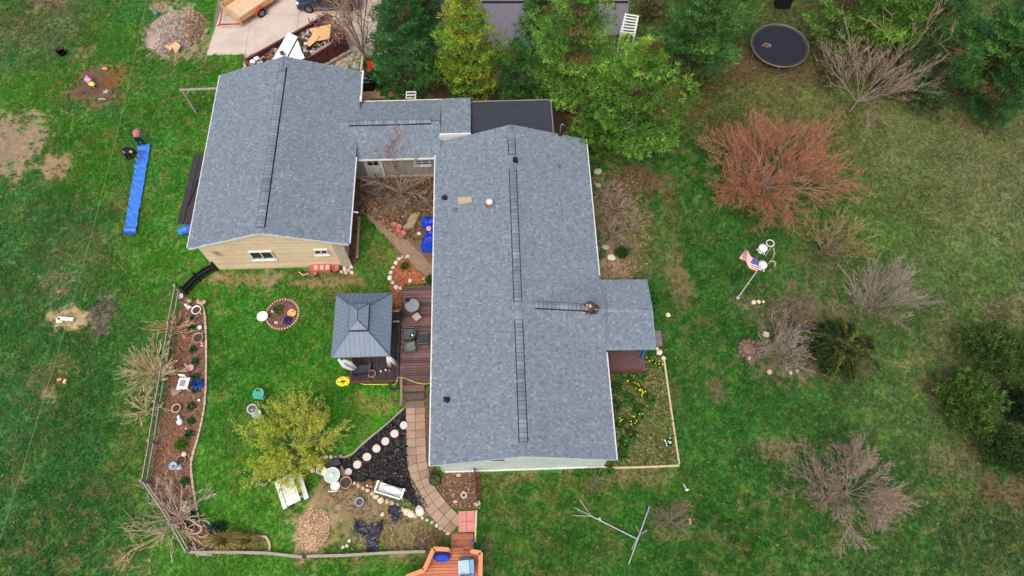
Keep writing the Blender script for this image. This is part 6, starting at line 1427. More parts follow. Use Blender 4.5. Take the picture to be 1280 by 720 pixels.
# ---- trampoline
c0 = at(975, 56.5, .85); t = thing('trampoline', 'round trampoline with black mat and grey frame under the trees', 'trampoline', (c0.x, c0.y, 0)); TR = 1.95
M().ring(c0, TR, .045, 40, 7).build('frame', mat('dull_grey_frame', (112, 108, 108), rough=.5, metal=.3), t, True)
M().lathe((c0.x, c0.y, .83), [(TR - .17, 0), (TR - .17, .015), (TR * .5, -.01), (0, -.03)], 40).build('jump_mat', mat('trampoline_mat', (32, 34, 46), rough=.75, var=.15, scale=2, fine=.1), t)
k = M()
for i in range(72): a = 2 * PI * i / 72; k.bar(c0 + Vector((math.cos(a), math.sin(a), 0)) * (TR - .03), c0 + Vector((math.cos(a), math.sin(a), -.01)) * (TR - .2), .028, .02)
k.build('springs', mat('dull_springs', (128, 126, 124), rough=.5, metal=.4), t, kind='stuff')
for i in range(6):
    a = 2 * PI * (i + .5) / 6; k = M(); d = Vector((math.cos(a), math.sin(a), 0)); s = Vector((-d.y, d.x, 0)); b = Vector((c0.x, c0.y, 0)) + d * TR
    k.tube([b + s * .45 + Vector((0, 0, .83)), b + s * .42 + Vector((0, 0, .06)), b + s * .3 + Vector((0, 0, .02)), b - s * .3 + Vector((0, 0, .02)), b - s * .42 + Vector((0, 0, .06)), b - s * .45 + Vector((0, 0, .83))], .028, 6); k.build('leg', mat('dull_grey_frame'), t)
p = at(958, 57, .86); litter('leaf_clump', [(p.x + .3 * math.cos(a), p.y + .22 * math.sin(a)) for a in [i * .5 for i in range(12)]], 300, .1, [(150, 124, 98), (126, 104, 84)], .86, 5, lift=.04)
tuftplant(1000, 62, .25, .1, 14, [(70, 120, 60)], 'green pine sprig lying on the black trampoline mat', 'sprig', name='pine_sprig', wd=.05).location.z = .84
p = at(977, 8); t = thing('covered_grill', 'black covered grill with pinkish top standing behind the trampoline', 'grill', p); k = M(); k.box((p.x, p.y, .5), (1.1, .6, 1.0), taper=.85); k.build('cover', m_black, t); M().blob((p.x + .1, p.y, 1.08), .35, .2, .1, 3, 9, 5, .1).build('lid_cloth', mat('pinkish_cloth', (196, 150, 136)), t)

# ---- flagpole with flag, bird feeders
fb_ = at(922, 379); ft = at(948, 336, 3.7); fb_ = Vector((ft.x - .02, ft.y - .02, 0))
t = thing('flagpole', 'slender white flagpole on the lawn beside the row of cream rocks', 'flagpole', fb_)
M().tube([fb_, Vector((ft.x, ft.y, 4.02))], [.035, .025], 8).build('pole', m_wpl, t); M().blob((ft.x, ft.y, 4.05), .05, .05, .05, 1, 8, 6, .02).build('finial', mat('brass', (180, 150, 80), rough=.4), t); M().lathe(fb_, [(.12, 0), (.1, .06), (.04, .08)], 10).build('base', m_steel, t)
nx_, ny_ = 40, 26
H0, H1, E0, E1 = at(949.5, 327, 3.95), at(944.5, 340.5, 3.45), at(931, 311.5, 3.5), at(924, 321.5, 3.25)
t = thing('flag', 'red, white and blue striped flag with starred canton flying from the pole', 'flag', H0); vs = []
for j in range(ny_ + 1):
    for i in range(nx_ + 1):
        f = i / nx_; s = j / ny_; p = H0.lerp(H1, s).lerp(E0.lerp(E1, s), f); vs.append(p + Vector((.04 * math.sin(f * 7 + s * 2), .03 * math.cos(f * 8), .11 * math.sin(f * 10 + s * 2.2) * (.3 + f))))
F1 = []; T1 = []
for j in range(ny_):
    for i in range(nx_):
        F1.append((j * (nx_ + 1) + i, j * (nx_ + 1) + i + 1, (j + 1) * (nx_ + 1) + i + 1, (j + 1) * (nx_ + 1) + i)); can = i < nx_ * .4 and j < 14
        T1.append(((206, 206, 214) if (i % 3 == 1 and j % 3 == 1 and can) else (46, 74, 138)) if can else ((186, 60, 72) if (j // 2) % 2 == 0 else (226, 220, 220)))
k = M(); k.v = [tuple(v) for v in vs]; k.f = F1; k.t = T1; k.build('flag_cloth', mat('flag_cloth', tint=True, rough=.8, var=.05), t)
for i, (u, v, z, lab) in enumerate(((954.5, 309, 1.9, 'white domed bird feeder on a thin pole, the one farther from the flag'), (954, 330, 1.9, 'white domed bird feeder on a thin pole right beside the flag'))):
    p = at(u, v, z); t = thing('bird_feeder', lab, 'bird feeder', (p.x, p.y, 0)); k = M(); k.lathe(p, [(.27, -.08), (.26, -.05), (.18, .02), (.06, .07), (0, .08)], 16); k.build('dome', m_wpl, t, True)
    M().lathe((p.x, p.y, 1.45), [(.07, 0), (.07, .3), (.05, .34)], 10).build('seed_tube', mat('clear_tube', (180, 186, 180), rough=.2), t); M().lathe((p.x, p.y, 1.4), [(.16, 0), (.17, .03), (.14, .03)], 12).build('tray', m_wpl, t); M().tube([(p.x, p.y, 0), (p.x, p.y, 1.4)], .018, 6).build('pole', m_steel, t)
    k = M(); k.bar((p.x - .28, p.y - .06, z - .08), (p.x - .4, p.y - .12, z - .12), .04, .03); k.bar((p.x + .02, p.y - .24, z - .08), (p.x, p.y - .42, z - .14), .04, .03); k.build('perch', m_wpl, t)
p = at(963, 304, 1.6); k = M(); k.ring(p, .22, .025, 20, 6); k.tube([p + Vector((.22, 0, 0)), (p.x + .22, p.y, 0)], .02, 6); simple(k, 'ring_hook', m_wpl, 'white ring-shaped hook beside the farther bird feeder', 'hook')
b = at(965, 345); k = M(); T_ = at(967, 318, 2.0); k.tube([(T_.x, T_.y - .1, 0), (T_.x, T_.y - .1, 2.0), (T_.x + .02, T_.y + .05, 2.1), (T_.x + .05, T_.y + .4, 2.05)], .022, 6); k.tube([(T_.x, T_.y - .1, 1.3), (T_.x + .2, T_.y - .12, 1.42), (T_.x + .3, T_.y - .25, 1.3), (T_.x + .24, T_.y - .38, 1.2)], .03, 6)
simple(k, 'shepherd_hook', mat('pale_hook', (196, 192, 178), rough=.6), 'pale shepherd hook with curled arm right of the bird feeders', 'hook')
p = at(857, 612); k = M(); k.tube([p + Vector((-.1, .3, .05)), p + Vector((0, .1, .05)), p], .02, 5); k.blob((p.x + .05, p.y - .03, .06), .11, .07, .06, 2, 7, 5, .15); simple(k, 'white_toy', m_wpl, 'small white spoon-shaped thing lying on the lawn below the side garden', 'scrap')
# fallen metal clothes poles
t = thing('clothes_pole', 'fallen grey metal clothes pole with T crossbar lying on the south lawn', 'clothes pole', at(770, 655)); P_ = lambda u, v, z=.12: at(u, v, z)
for a, b, r, nm in ((P_(739, 645), P_(797, 674, .2), .034, 'pole'), (P_(812, 633, .35), P_(786, 705, .1), .034, 'crossbar'), (P_(801, 664, .3), P_(789.5, 687, .2), .022, 'spreader')): M().tube([a, b], r, 8).build(nm, mat('dull_aluminium', (166, 172, 170), rough=.45, metal=.3), t)
for a, b in (((739, 645), (725, 625)), ((739, 645), (717, 634)), ((739, 645), (715, 644.5)), ((799, 666), (795, 657)), ((799, 668), (809, 663))): M().tube([P_(*a), P_(*b, .2)], .018, 6).build('arm', mat('dull_aluminium'), t)
M().box(tuple(P_(749, 649))[:2] + (.17,), (.14, .14, .12), .4).build('bracket', mat('dull_aluminium'), t)
p = at(862, 652); k = M(); k.box((p.x, p.y, .08), (.1, .3, .16), taper=.8); simple(k, 'short_stake', m_wood, 'short pale stake beside the small bare shrub', 'stake')

# ---- round flower ring with white disc
p = at(353.5, 393); t = thing('flower_ring', 'round flower bed ringed with small pinkish stones in the west lawn', 'flower bed', p); rr = (at(374, 393) - at(333, 393)).length / 2 * .98
nograss([(p.x + rr * math.cos(i * .4), p.y + rr * math.sin(i * .4)) for i in range(16)])
M().lathe(p, [(rr, -.05), (rr * .9, .02), (rr * .5, .05), (0, .06)], 24).build('soil', mat('ring_soil', (108, 80, 76), rough=.95, var=.35, scale=4, fine=.35, bump=.8), t)
for i in range(38): a = 2 * PI * i / 38; M().blob((p.x + rr * math.cos(a), p.y + rr * math.sin(a), .05), .075, .06, .07, i, 7, 5, .15, rot=a).build('stone', mat('pink_stone', (204, 158, 136), rough=.9, var=.2, scale=6), t)
litter('ring_litter', [(p.x + rr * .85 * math.cos(i * .4), p.y + rr * .85 * math.sin(i * .4)) for i in range(16)], 220, .08, [(132, 76, 66), (88, 70, 66), (120, 104, 96), (92, 96, 60), (150, 90, 80)], .05, 6)
c = at(365, 392); k = M(); k.lathe(c, [(.24, .02), (.25, .1), (.2, .1), (.18, .07), (0, .07)], 16); simple(k, 'tan_dish', mat('tan_dish', (220, 172, 116), rough=.7), 'round tan dish on the right side of the flower ring', 'dish'); 
c = at(331, 399); t2 = thing('round_table', 'small round white table touching the flower ring', 'table', c); M().lathe((c.x, c.y, .42), [(.3, 0), (.31, .03), (0, .035)], 22).build('table_top', m_wpl, t2, False)
for i in range(3): a = 2 * PI * i / 3; M().tube([(c.x + .2 * math.cos(a), c.y + .2 * math.sin(a), .42), (c.x + .26 * math.cos(a), c.y + .26 * math.sin(a), 0)], .02, 6).build('leg', m_wpl, t2)
c = at(346, 404); k = M(); k.blob((c.x, c.y, .1), .13, .09, .1, 5, 8, 5, .1); simple(k, 'rock', m_rock[0], 'cream rock inside the lower edge of the flower ring', 'rock')
tuftplant(349, 388, .35, .3, 60, [(76, 104, 56), (96, 116, 62)], 'green sprouts in the middle of the flower ring', 'plant', wd=.035); tuftplant(360, 401, .28, .22, 60, [(70, 62, 116), (84, 74, 130)], 'purple-blue flowers in the flower ring below the tan dish', 'flowers', name='purple_flowers', wd=.05)
c = at(342, 391); k = M(); k.lathe(c, [(.07, 0), (.05, .12), (.07, .22), (.03, .32), (0, .34)], 8); simple(k, 'white_figurine', m_wpl, 'small white figurine on the left of the flower ring', 'figurine', smooth=True)

# ---- bird baths
def birdbath(u, v, R_, m, label, wm_=None, hh=.7):
    p = at(u, v, hh); t = thing('bird_bath', label, 'bird bath', (p.x, p.y, 0)); M().lathe((p.x, p.y, 0), [(.17, 0), (.15, .05), (.06, .12), (.05, hh * .5), (.07, hh - .1), (.1, hh - .06)], 14).build('pedestal', m, t, True)
    M().lathe((p.x, p.y, hh - .08), [(.08, 0), (R_ * .8, .05), (R_, .11), (R_ - .03, .115), (R_ * .7, .06), (0, .04)], 22).build('basin', m, t, True)
    if wm_: M().lathe((p.x, p.y, hh + .0), [(R_ * .84, 0), (0, .003)], 20).build('water', wm_, t)
    return p
m_teal = mat('teal_glaze', (92, 178, 158), rough=.3, var=.15, scale=4)
p = birdbath(323, 492, .31, m_teal, 'teal glazed bird bath on the lawn above the yellow bush', mat('teal_water', (72, 160, 140), rough=.1)); k = M(); k.blob((p.x - .05, p.y + .14, .8), .09, .07, .09, 2, 8, 6, .1); simple(k, 'dark_stone', mat('dark_stone', (56, 58, 56)), 'dark stone sitting in the teal bird bath', 'stone')
m_gl = mat('pale_glass', (176, 194, 186), rough=.12, var=.1, spec=.6)
p = birdbath(315, 511, .28, mat('grey_bath', (186, 190, 190), rough=.4), 'grey bird bath with dark bowl, left of a glass dish', mat('dark_water', (96, 100, 104), rough=.1)); k = M(); k.blob((p.x + .03, p.y - .06, .75), .06, .05, .06, 3, 7, 5, .1); simple(k, 'white_stone', m_wpl, 'white stone in the grey bird bath', 'stone')
birdbath(320.5, 517, .27, m_gl, 'pale glass bird bath overlapping the grey one', None, .55)

# ---- picnic table
m_pt = mat('white_painted_boards', (214, 216, 208), rough=.6, var=.1, scale=3, fine=.08)
def slats(parent, q, n, z, nm, th=.04):
    q = [g0(at(u, v, z), z) for u, v in q]
    for i in range(n):
        f0, f1 = i / n + .006, (i + 1) / n - .006; k = M(); slab(k, [q[0].lerp(q[1], f0), q[0].lerp(q[1], f1), q[3].lerp(q[2], f1), q[3].lerp(q[2], f0)], th); k.build(nm, m_pt, parent)
t = thing('picnic_table', 'white picnic table with two benches on the lawn below the yellow bush', 'picnic table', at(362, 614))
slats(t, [(348.5, 600), (365, 592), (376, 625), (359.5, 633)], 5, .75, 'table_board'); slats(t, [(343, 603), (348.5, 601), (359, 634.5), (354, 637)], 2, .45, 'bench_board'); slats(t, [(370, 592), (376, 590), (386, 622), (380.5, 625)], 2, .45, 'bench_board')
for f in (.15, .85):
    a = at(348.5, 600, .7).lerp(at(359.5, 633, .7), f); b = at(365, 592, .7).lerp(at(376, 625, .7), f); w_ = (b - a).normalized()
    for s, e in ((a + w_ * .1, a - w_ * .25), (b - w_ * .1, b + w_ * .25)): M().bar(g0(s, .7), g0(e, 0), .08, .06).build('leg', m_pt, t)
    M().bar(g0(a - w_ * .32, .38), g0(b + w_ * .32, .38), .05, .1).build('cross_beam', m_pt, t)

# ---- junk corner: glass table, white chairs, board, planters
p = at(415, 594, .7); t = thing('glass_table', 'round glass garden table with pale rim beside the black mulch', 'table', (p.x, p.y, 0)); M().ring(p, .39, .022, 26, 6).build('rim', m_wpl, t, True); M().lathe((p.x, p.y, .69), [(.385, 0), (.385, .012), (0, .012)], 26).build('glass_top', m_gl, t)
for i in range(4): a = PI / 4 + PI / 2 * i; M().tube([(p.x + .3 * math.cos(a), p.y + .3 * math.sin(a), .69), (p.x + .2 * math.cos(a), p.y + .2 * math.sin(a), .35), (p.x + .33 * math.cos(a), p.y + .33 * math.sin(a), 0)], .018, 6).build('leg', m_wpl, t)
k = M(); k.lathe(p, [(.09, 0), (.1, .08), (.05, .1), (0, .1)], 10); simple(k, 'white_bowl', m_wpl, 'small white bowl standing on the round glass table', 'bowl')
def chair(u, v, rz, m, label, group=None, sr=.22, name='garden_chair', cat='chair'):
    p = at(u, v, .43); t = thing(name, label, cat, (p.x, p.y, 0), group); d = Vector((math.cos(rz), math.sin(rz), 0)); s = Vector((-d.y, d.x, 0)); c = Vector((p.x, p.y, 0))
    M().lathe((p.x, p.y, .42), [(sr, 0), (sr + .01, .03), (sr * .8, .04), (0, .03)], 16).build('seat', m, t)
    k = M(); k.tube([c - d * sr * .8 + s * sr * .9 + Vector((0, 0, .42)), c - d * (sr + .1) + s * sr + Vector((0, 0, .85)), c - d * (sr + .13) + Vector((0, 0, .92)), c - d * (sr + .1) - s * sr + Vector((0, 0, .85)), c - d * sr * .8 - s * sr * .9 + Vector((0, 0, .42))], .022, 6)
    for f in (-.5, 0, .5): k.tube([c - d * sr * .9 + s * sr * f + Vector((0, 0, .44)), c - d * (sr + .12) + s * sr * f + Vector((0, 0, .88))], .016, 5)
    k.build('backrest', m, t)
    for a_, b_ in ((1, 1), (1, -1), (-1, 1), (-1, -1)): M().tube([c + d * sr * .65 * a_ + s * sr * .65 * b_ + Vector((0, 0, .42)), c + d * sr * .9 * a_ + s * sr * .9 * b_], .018, 6).build('leg', m, t)
chair(419, 607.5, PI / 2, m_wpl, 'white round-seated chair below the glass table', sr=.23); chair(406.5, 590, -.3, mat('cream_paint', (214, 208, 178), rough=.6), 'cream chair tucked left of the glass table', sr=.2)
p = at(402.5, 588, .5); k = M(); k.ring(p, .2, .022, 18, 5); k.ring((p.x, p.y, .02), .16, .02, 16, 5)
for i in range(3): a = 2 * PI * i / 3; k.tube([(p.x + .2 * math.cos(a), p.y + .2 * math.sin(a), .5), (p.x + .16 * math.cos(a), p.y + .16 * math.sin(a), .02)], .014, 5)
simple(k, 'wire_stand', m_wpl, 'white ring-topped wire plant stand left of the cream chair', 'plant stand')
k = M(); slab(k, [at(*q) for q in ((427, 581, .1), (434, 594, .1), (441, 606, .1), (434, 605, .1), (424, 588, .1))], .05); simple(k, 'brown_board', mat('brown_board', (158, 126, 104), rough=.85, var=.15), 'flat brown board wedged between glass table and black mulch', 'board')
def ringpot(u, v, R_, h, m, soil, label, cat='planter', name='planter'):
    p = at(u, v, h); t = thing(name, label, cat, (p.x, p.y, 0)); M().lathe((p.x, p.y, 0), [(R_ * .85, 0), (R_, h * .9), (R_ + .02, h * .92), (R_ + .02, h), (R_ - .03, h), (R_ - .04, h * .7)], 20).build('pot_wall', m, t, True); M().lathe((p.x, p.y, h * .75), [(R_ - .03, 0), (R_ * .5, .02), (0, .03)], 16).build('soil', soil, t); return p
m_ds = mat('planter_soil', (74, 58, 50), rough=.95, var=.3, scale=6, fine=.3, bump=.6)
m_br = mat('tan_barrel', (164, 140, 118), rough=.85, var=.2)
ringpot(432, 603, .3, .3, m_br, m_ds, 'round tan planter of bare soil at the end of the brown board')
ringpot(461, 605, .24, .15, mat('dark_tray', (72, 60, 56), rough=.9), mat('rusty_soil', (120, 76, 60), rough=.95, var=.4, fine=.3), 'low dark planter with rusty plants left of the white bench'); 
for i, (u, v) in enumerate(((459, 607), (464, 608))): k = M(); k.blob(at(u, v, .2), .06, .06, .06, i, 7, 5, .1); simple(k, 'ornament', (m_wpl, mat('pink_ceramic', (214, 160, 150)))[i], ('white', 'pink')[i] + ' ornament in the low planter left of the white bench', 'ornament')
ringpot(449, 627, .21, .3, mat('grey_metal_pot', (160, 164, 172), rough=.5), mat('ash_grey', (78, 78, 84), rough=.95), 'small grey metal fire pot on the bare dirt', 'fire pot', 'fire_pot')
k = M(); k.box(tuple(at(422, 581))[:2] + (.25,), (.5, .36, .5), .5, taper=.9); k.box(tuple(at(419, 578))[:2] + (.15,), (.3, .3, .3), .2); simple(k, 'dark_crate', mat('dark_blue_crate', (52, 56, 68), rough=.6), 'dark blue-black crate at the tip of the black mulch', 'crate')
# white bench
A, B = at(474, 602, .45), at(506, 612, .45); d = (B - A).normalized(); s = Vector((d.y, -d.x, 0)); L = (B - A).length
t = thing('white_bench', 'white cushioned garden bench at the lower edge of the black mulch', 'bench', (A + B) / 2 - Vector((0, 0, .45)))
k = M(); slab(k, [A + d * .08, B, B + s * .42, A + s * .42 + d * .08], .1); k.build('seat', m_wpl, t)
k = M()
for i in range(12): f = (i + .5) / 12; k.bar(A.lerp(B, f) + s * .44 + Vector((0, 0, .0)), A.lerp(B, f) + s * .55 + Vector((0, 0, .3)), .085, .03)
k.bar(A + s * .55 + Vector((0, 0, .32)), B + s * .55 + Vector((0, 0, .32)), .06, .07); k.build('backrest', m_wpl, t)
for P in (A, B): 
    k = M(); k.bar(P - s * .02 + Vector((0, 0, .22)), P + s * .5 + Vector((0, 0, .22)), .1, .06); k.build('armrest', m_wpl, t)
    for e in (0, .46): M().box(tuple(P + s * e)[:2] + (.32,), (.06, .06, .64)).build('leg', m_wpl, t)
k = M(); k.blob(A + d * .8 + s * .2 + Vector((0, 0, .06)), .55, .2, .07, 4, 12, 6, .04, rot=math.atan2(d.y, d.x)); k.build('cushion', m_wpl, t, True)
# crumpled black sheets
m_bs = mat('black_plastic_sheet', (44, 44, 52), rough=.4, var=.3, scale=6, spec=.5)
def crumple(poly, label, seed):
    P = poly_at(poly); R = random.Random(seed); lo = [min(p[i] for p in P) for i in (0, 1)]; hi = [max(p[i] for p in P) for i in (0, 1)]; st = .075; nx = int((hi[0] - lo[0]) / st) + 1; ny = int((hi[1] - lo[1]) / st) + 1
    X, Y = np.meshgrid(lo[0] + st * np.arange(nx), lo[1] + st * np.arange(ny)); ins = inside(X.ravel(), Y.ravel(), P).reshape(ny, nx); k = M()
    g = np.random.default_rng(seed); Z = .05 + .22 * np.abs(fbm(X.ravel(), Y.ravel(), 3.5, 3, seed) - .5).reshape(ny, nx) * 2 + g.uniform(0, .05, (ny, nx)); X = X + g.uniform(-.02, .02, X.shape); Y = Y + g.uniform(-.02, .02, Y.shape)
    vs = [(float(X[j, i]), float(Y[j, i]), float(Z[j, i])) for j in range(ny) for i in range(nx)]; fs = [(j * nx + i, j * nx + i + 1, (j + 1) * nx + i + 1, (j + 1) * nx + i) for j in range(ny - 1) for i in range(nx - 1) if ins[j, i] and ins[j + 1, i] and ins[j, i + 1] and ins[j + 1, i + 1]]
    k.add(vs, fs); simple(k, 'black_sheet', m_bs, label, 'plastic sheet'); nograss(P)
crumple([(442, 651), (452, 650), (460, 656), (470, 652), (482, 650), (479, 663), (475, 672), (474, 690), (466, 693), (456, 690), (459, 676), (450, 669), (441, 665)], 'large crumpled black plastic sheet on the bare dirt near the south rail', 5)
crumple([(484, 634), (492, 630), (502, 634), (503, 642), (499, 650), (496, 657), (491, 655), (488, 646), (484, 643)], 'smaller crumpled black plastic sheet beside the line of rocks', 6)

# ---- pots by the garage and in the courtyard
def pot(u, v, r, h, m, label, group=None, cat='pot', sc=1):
    k = M(); k.lathe(at(u, v), [(r * .72, 0), (r * .95, h * .8), (r * 1.08, h * .8), (r * 1.08, h), (r * .9, h), (r * .82, h * .65), (0, h * .62)], 14); return simple(k, 'flower_pot', m, label, cat, group, True)
m_t2 = mat('rosy_terracotta', (176, 104, 94), rough=.85, var=.15, scale=4, fine=.1)
for i, (u, v, r, lab) in enumerate(((391, 338, .2, 'terracotta pot at the left end of the group by the garage wall'), (414, 335.5, .22, 'tall terracotta pot right of the terracotta box'), (421, 338, .2, 'terracotta pot at the right end of the group by the garage wall'), (394, 344, .17, 'small terracotta pot standing lowest in the garage wall group'))): pot(u, v, r, .34, m_t2, lab, 'terracotta pots by the garage wall')
p = at(404, 338); t = thing('terracotta_box', 'square terracotta planter boxes by the garage wall', 'planter', p)
for dx in (-.33, .02, .34): M().box((p.x + dx, p.y, .2), (.32, .4, .4), taper=1.05).build('planter_box', m_t2, t); M().box((p.x + dx, p.y, .4), (.2, .26, .03)).build('planter_soil', mat('pale_rose', (220, 160, 150)), t)
M().box((p.x + .05, p.y + .36, .35), (.85, .2, .5)).build('dark_crate', mat('plum_crate', (84, 48, 56)), t)
k = M(); k.box(tuple(at(408, 332))[:2] + (.72,), (.14, .12, .12)); simple(k, 'white_cup', m_wpl, 'small white cup on the dark crate behind the terracotta boxes', 'cup')
k = M(); k.tube([at(374, 340, .1), at(379, 344, .12), at(386, 342, .1)], .05, 6); simple(k, 'curved_tile', mat('tan_tile', (190, 150, 120)), 'curved tan edging tile left of the terracotta pots', 'tile')
for i, (u, v, r) in enumerate(((493, 283, .17), (499, 286, .19), (498, 291, .17), (504, 294, .2))): pot(u, v, r, .26, m_t2, ('uppermost', 'second from the top', 'third from the top', 'lowest')[i] + ' of four terracotta pots on the courtyard path', 'terracotta pots in the courtyard')
p = at(512, 280); t = thing('firewood_stack', 'small stack of pale split wood in the courtyard', 'firewood', p); R = random.Random(3)
for i in range(7):
    for j in range(2): M().bar((p.x - .3 + R.uniform(-.05, .05) + i * .06, p.y - .45 + i * .15, .1 + .16 * j), (p.x + .3 + i * .06, p.y - .3 + i * .15, .1 + .16 * j + R.uniform(-.02, .04)), .12, .12).build('log', mat('split_wood', (150, 134, 104), rough=.9, var=.25, scale=5), t)
k = M(); k.bar(at(502, 274, .1), at(512, 296, .1), .1, .1); simple(k, 'dark_timber', mat('dark_timber', (84, 68, 56)), 'dark timber lying between courtyard pots and firewood', 'timber')
# blue tarp over stored things, against the house
p = at(535, 296); k = M(); g = np.random.default_rng(9); lo = (at(529.5, 296).x, at(533, 317).y); hi = (-3.42, at(533, 273).y); nx, ny = 14, 26; X, Y = np.meshgrid(np.linspace(lo[0], hi[0], nx), np.linspace(lo[1], hi[1], ny))
U, Vv = np.meshgrid(np.linspace(0, 1, nx), np.linspace(0, 1, ny)); Z = np.minimum(1, np.minimum(U * 5, np.minimum(Vv * 7, (1 - Vv) * 7))) * (.55 + .25 * np.sin(Vv * 5 + 1)) + .3 * fbm(X.ravel(), Y.ravel(), 4, 3, 3).reshape(ny, nx) + g.uniform(0, .05, (ny, nx)); X = X + g.uniform(-.03, .03, X.shape) - .12 * np.sin(Vv * 9) * (1 - U)
k.add([(float(X[j, i]), float(Y[j, i]), float(Z[j, i])) for j in range(ny) for i in range(nx)], [(j * nx + i, j * nx + i + 1, (j + 1) * nx + i + 1, (j + 1) * nx + i) for j in range(ny - 1) for i in range(nx - 1)])
simple(k, 'blue_tarp', mat('deep_blue_tarp', (24, 62, 182), rough=.4, var=.2, scale=3, spec=.4), 'rumpled deep blue tarp covering stored things against the house', 'tarp')
k = M(); k.blob(at(536, 285.5, .95), .16, .18, .08, 3, 9, 5, .1); simple(k, 'pink_dish', mat('pink_ceramic', (214, 160, 150)), 'pinkish dish weighing down the deep blue tarp', 'dish')

# ---- on the deck
m_out = mat('grey_outdoor', (92, 100, 104), rough=.5, var=.15)
p = at(515, 381.5, 1.1); t = thing('patio_table', 'round glass patio table with metal frame on the wooden deck', 'table', (p.x, p.y, DZ)); M().lathe((p.x, p.y, 1.08), [(.4, 0), (.4, .012), (0, .012)], 24).build('glass_top', mat('deck_glass', (128, 136, 142), rough=.1, var=.2, scale=6, spec=.6), t); M().ring((p.x, p.y, 1.085), .41, .02, 24, 6).build('rim', m_out, t)
for i in range(4): a = PI / 4 + i * PI / 2; M().tube([(p.x + .3 * math.cos(a), p.y + .3 * math.sin(a), 1.07), (p.x + .34 * math.cos(a), p.y + .34 * math.sin(a), DZ)], .02, 6).build('leg', m_out, t)
p = at(509.5, 376, 1.1); k = M(); k.lathe((p.x, p.y, 1.1), [(.09, 0), (.12, .12), (.1, .2), (.04, .24)], 10); k.tube([(p.x + .1, p.y, 1.15), (p.x + .2, p.y + .05, 1.25)], .02, 5); simple(k, 'dark_kettle', m_black, 'dark kettle on the edge of the round glass patio table', 'kettle')
p = at(521, 396.5, .8); k = M(); t = thing('side_table', 'small square tan side table standing askew below the glass table', 'table', (p.x, p.y, DZ)); M().box((p.x, p.y, .85), (.4, .4, .03), .7).build('table_top', mat('pale_tan_top', (168, 152, 150), rough=.6), t)
for i in range(4): a = .7 + PI / 4 + i * PI / 2; M().tube([(p.x + .24 * math.cos(a), p.y + .24 * math.sin(a), .84), (p.x + .26 * math.cos(a), p.y + .26 * math.sin(a), DZ)], .018, 5).build('leg', m_out, t)
def lounge(u, v, rz, w_, label, m, cat='chair', name='patio_chair'):
    p = at(u, v, DZ + .35); t = thing(name, label, cat, (p.x, p.y, DZ)); c = Vector((p.x, p.y, DZ)); d = Vector((math.cos(rz), math.sin(rz), 0)); s = Vector((-d.y, d.x, 0))
    k = M(); slab(k, [c + d * .25 + s * w_ + Vector((0, 0, .42)), c - d * .25 + s * w_ + Vector((0, 0, .38)), c - d * .25 - s * w_ + Vector((0, 0, .38)), c + d * .25 - s * w_ + Vector((0, 0, .42))], .05); k.build('seat', m, t)
    k = M(); slab(k, [c - d * .24 + s * w_ + Vector((0, 0, .42)), c - d * .48 + s * w_ + Vector((0, 0, .95)), c - d * .48 - s * w_ + Vector((0, 0, .95)), c - d * .24 - s * w_ + Vector((0, 0, .42))], .04); k.build('backrest', m, t)
    for e in (-1, 1):
        M().bar(c + d * .27 + s * w_ * 1.08 * e + Vector((0, 0, .6)), c - d * .3 + s * w_ * 1.08 * e + Vector((0, 0, .62)), .05, .03).build('armrest', m_out, t)
        for f in (.24, -.24): M().bar(c + d * f + s * w_ * 1.08 * e, c + d * f + s * w_ * 1.08 * e + Vector((0, 0, .6)), .035, .035).build('leg', m_out, t)
    return t
m_sling = mat('dark_sling', (84, 92, 98), rough=.7, var=.15)
lounge(511, 418, -.1 + PI, .3, 'dark grey sling chair on the deck right of the gazebo', m_sling); lounge(513, 434, PI / 2 + .2, .25, 'grey-green sling chair below the other chairs on the deck', mat('grey_green_sling', (112, 124, 118), rough=.7)); lounge(529.5, 425, PI, .28, 'dark folding chair against the house wall on the deck', mat('near_black_sling', (58, 62, 66), rough=.7))
p = at(516.5, 421, .9); k = M(); k.lathe((p.x, p.y, DZ), [(.12, 0), (.14, .4), (.2, .45), (.17, .62), (.08, .68)], 12); k.blob((p.x + .12, p.y - .05, .95), .08, .08, .07, 2, 8, 5, .1); simple(k, 'black_smoker', m_black, 'black round smoker between the two grey deck chairs', 'smoker')
k = M(); k.lathe((p.x - .02, p.y + .0, 1.11), [(.06, 0), (.06, .06), (0, .06)], 10); simple(k, 'white_mug', m_wpl, 'small white cup on top of the black smoker', 'cup')
t = lounge(495, 397, PI, .34, 'dark chair with tan arms half under the gazebo roof', mat('brown_cushion', (62, 46, 44), rough=.8))
for v in (389, 402): M().bar(at(491, v, DZ + .66), at(499, v - .3, DZ + .66), .09, .04).build('arm_cover', mat('tan_arm', (178, 142, 120)), t)
p = at(466, 469, DZ); t = thing('hoop_pot', 'round pot with pale terracotta rim on the gazebo deck', 'pot', p); M().ring((p.x, p.y, DZ + .28), .2, .022, 22, 6).build('rim', mat('pale_terracotta', (202, 148, 128)), t, True); M().lathe((p.x, p.y, DZ + .02), [(.15, 0), (.19, .26), (.17, .2), (0, .18)], 18).build('pot_wall', mat('dark_pot', (72, 54, 52)), t)
for i, (u, v) in enumerate(((476.5, 464.5), (482.5, 463), (487, 464))): k = M(); k.lathe(at(u, v, DZ + .02), [(.05, 0), (.05, .14), (.02, .18)], 8); simple(k, 'candle', (m_wpl, m_wpl, m_terra)[i], ('white candle, larger, on the gazebo deck', 'smaller white candle in the middle on the gazebo deck', 'reddish candle nearest the house on the gazebo deck')[i], 'candle')
lounge(452, 462, PI / 2, .45, 'dark wide seat under the south edge of the gazebo roof', mat('near_black_sling'), 'seat', 'lounge_chair')
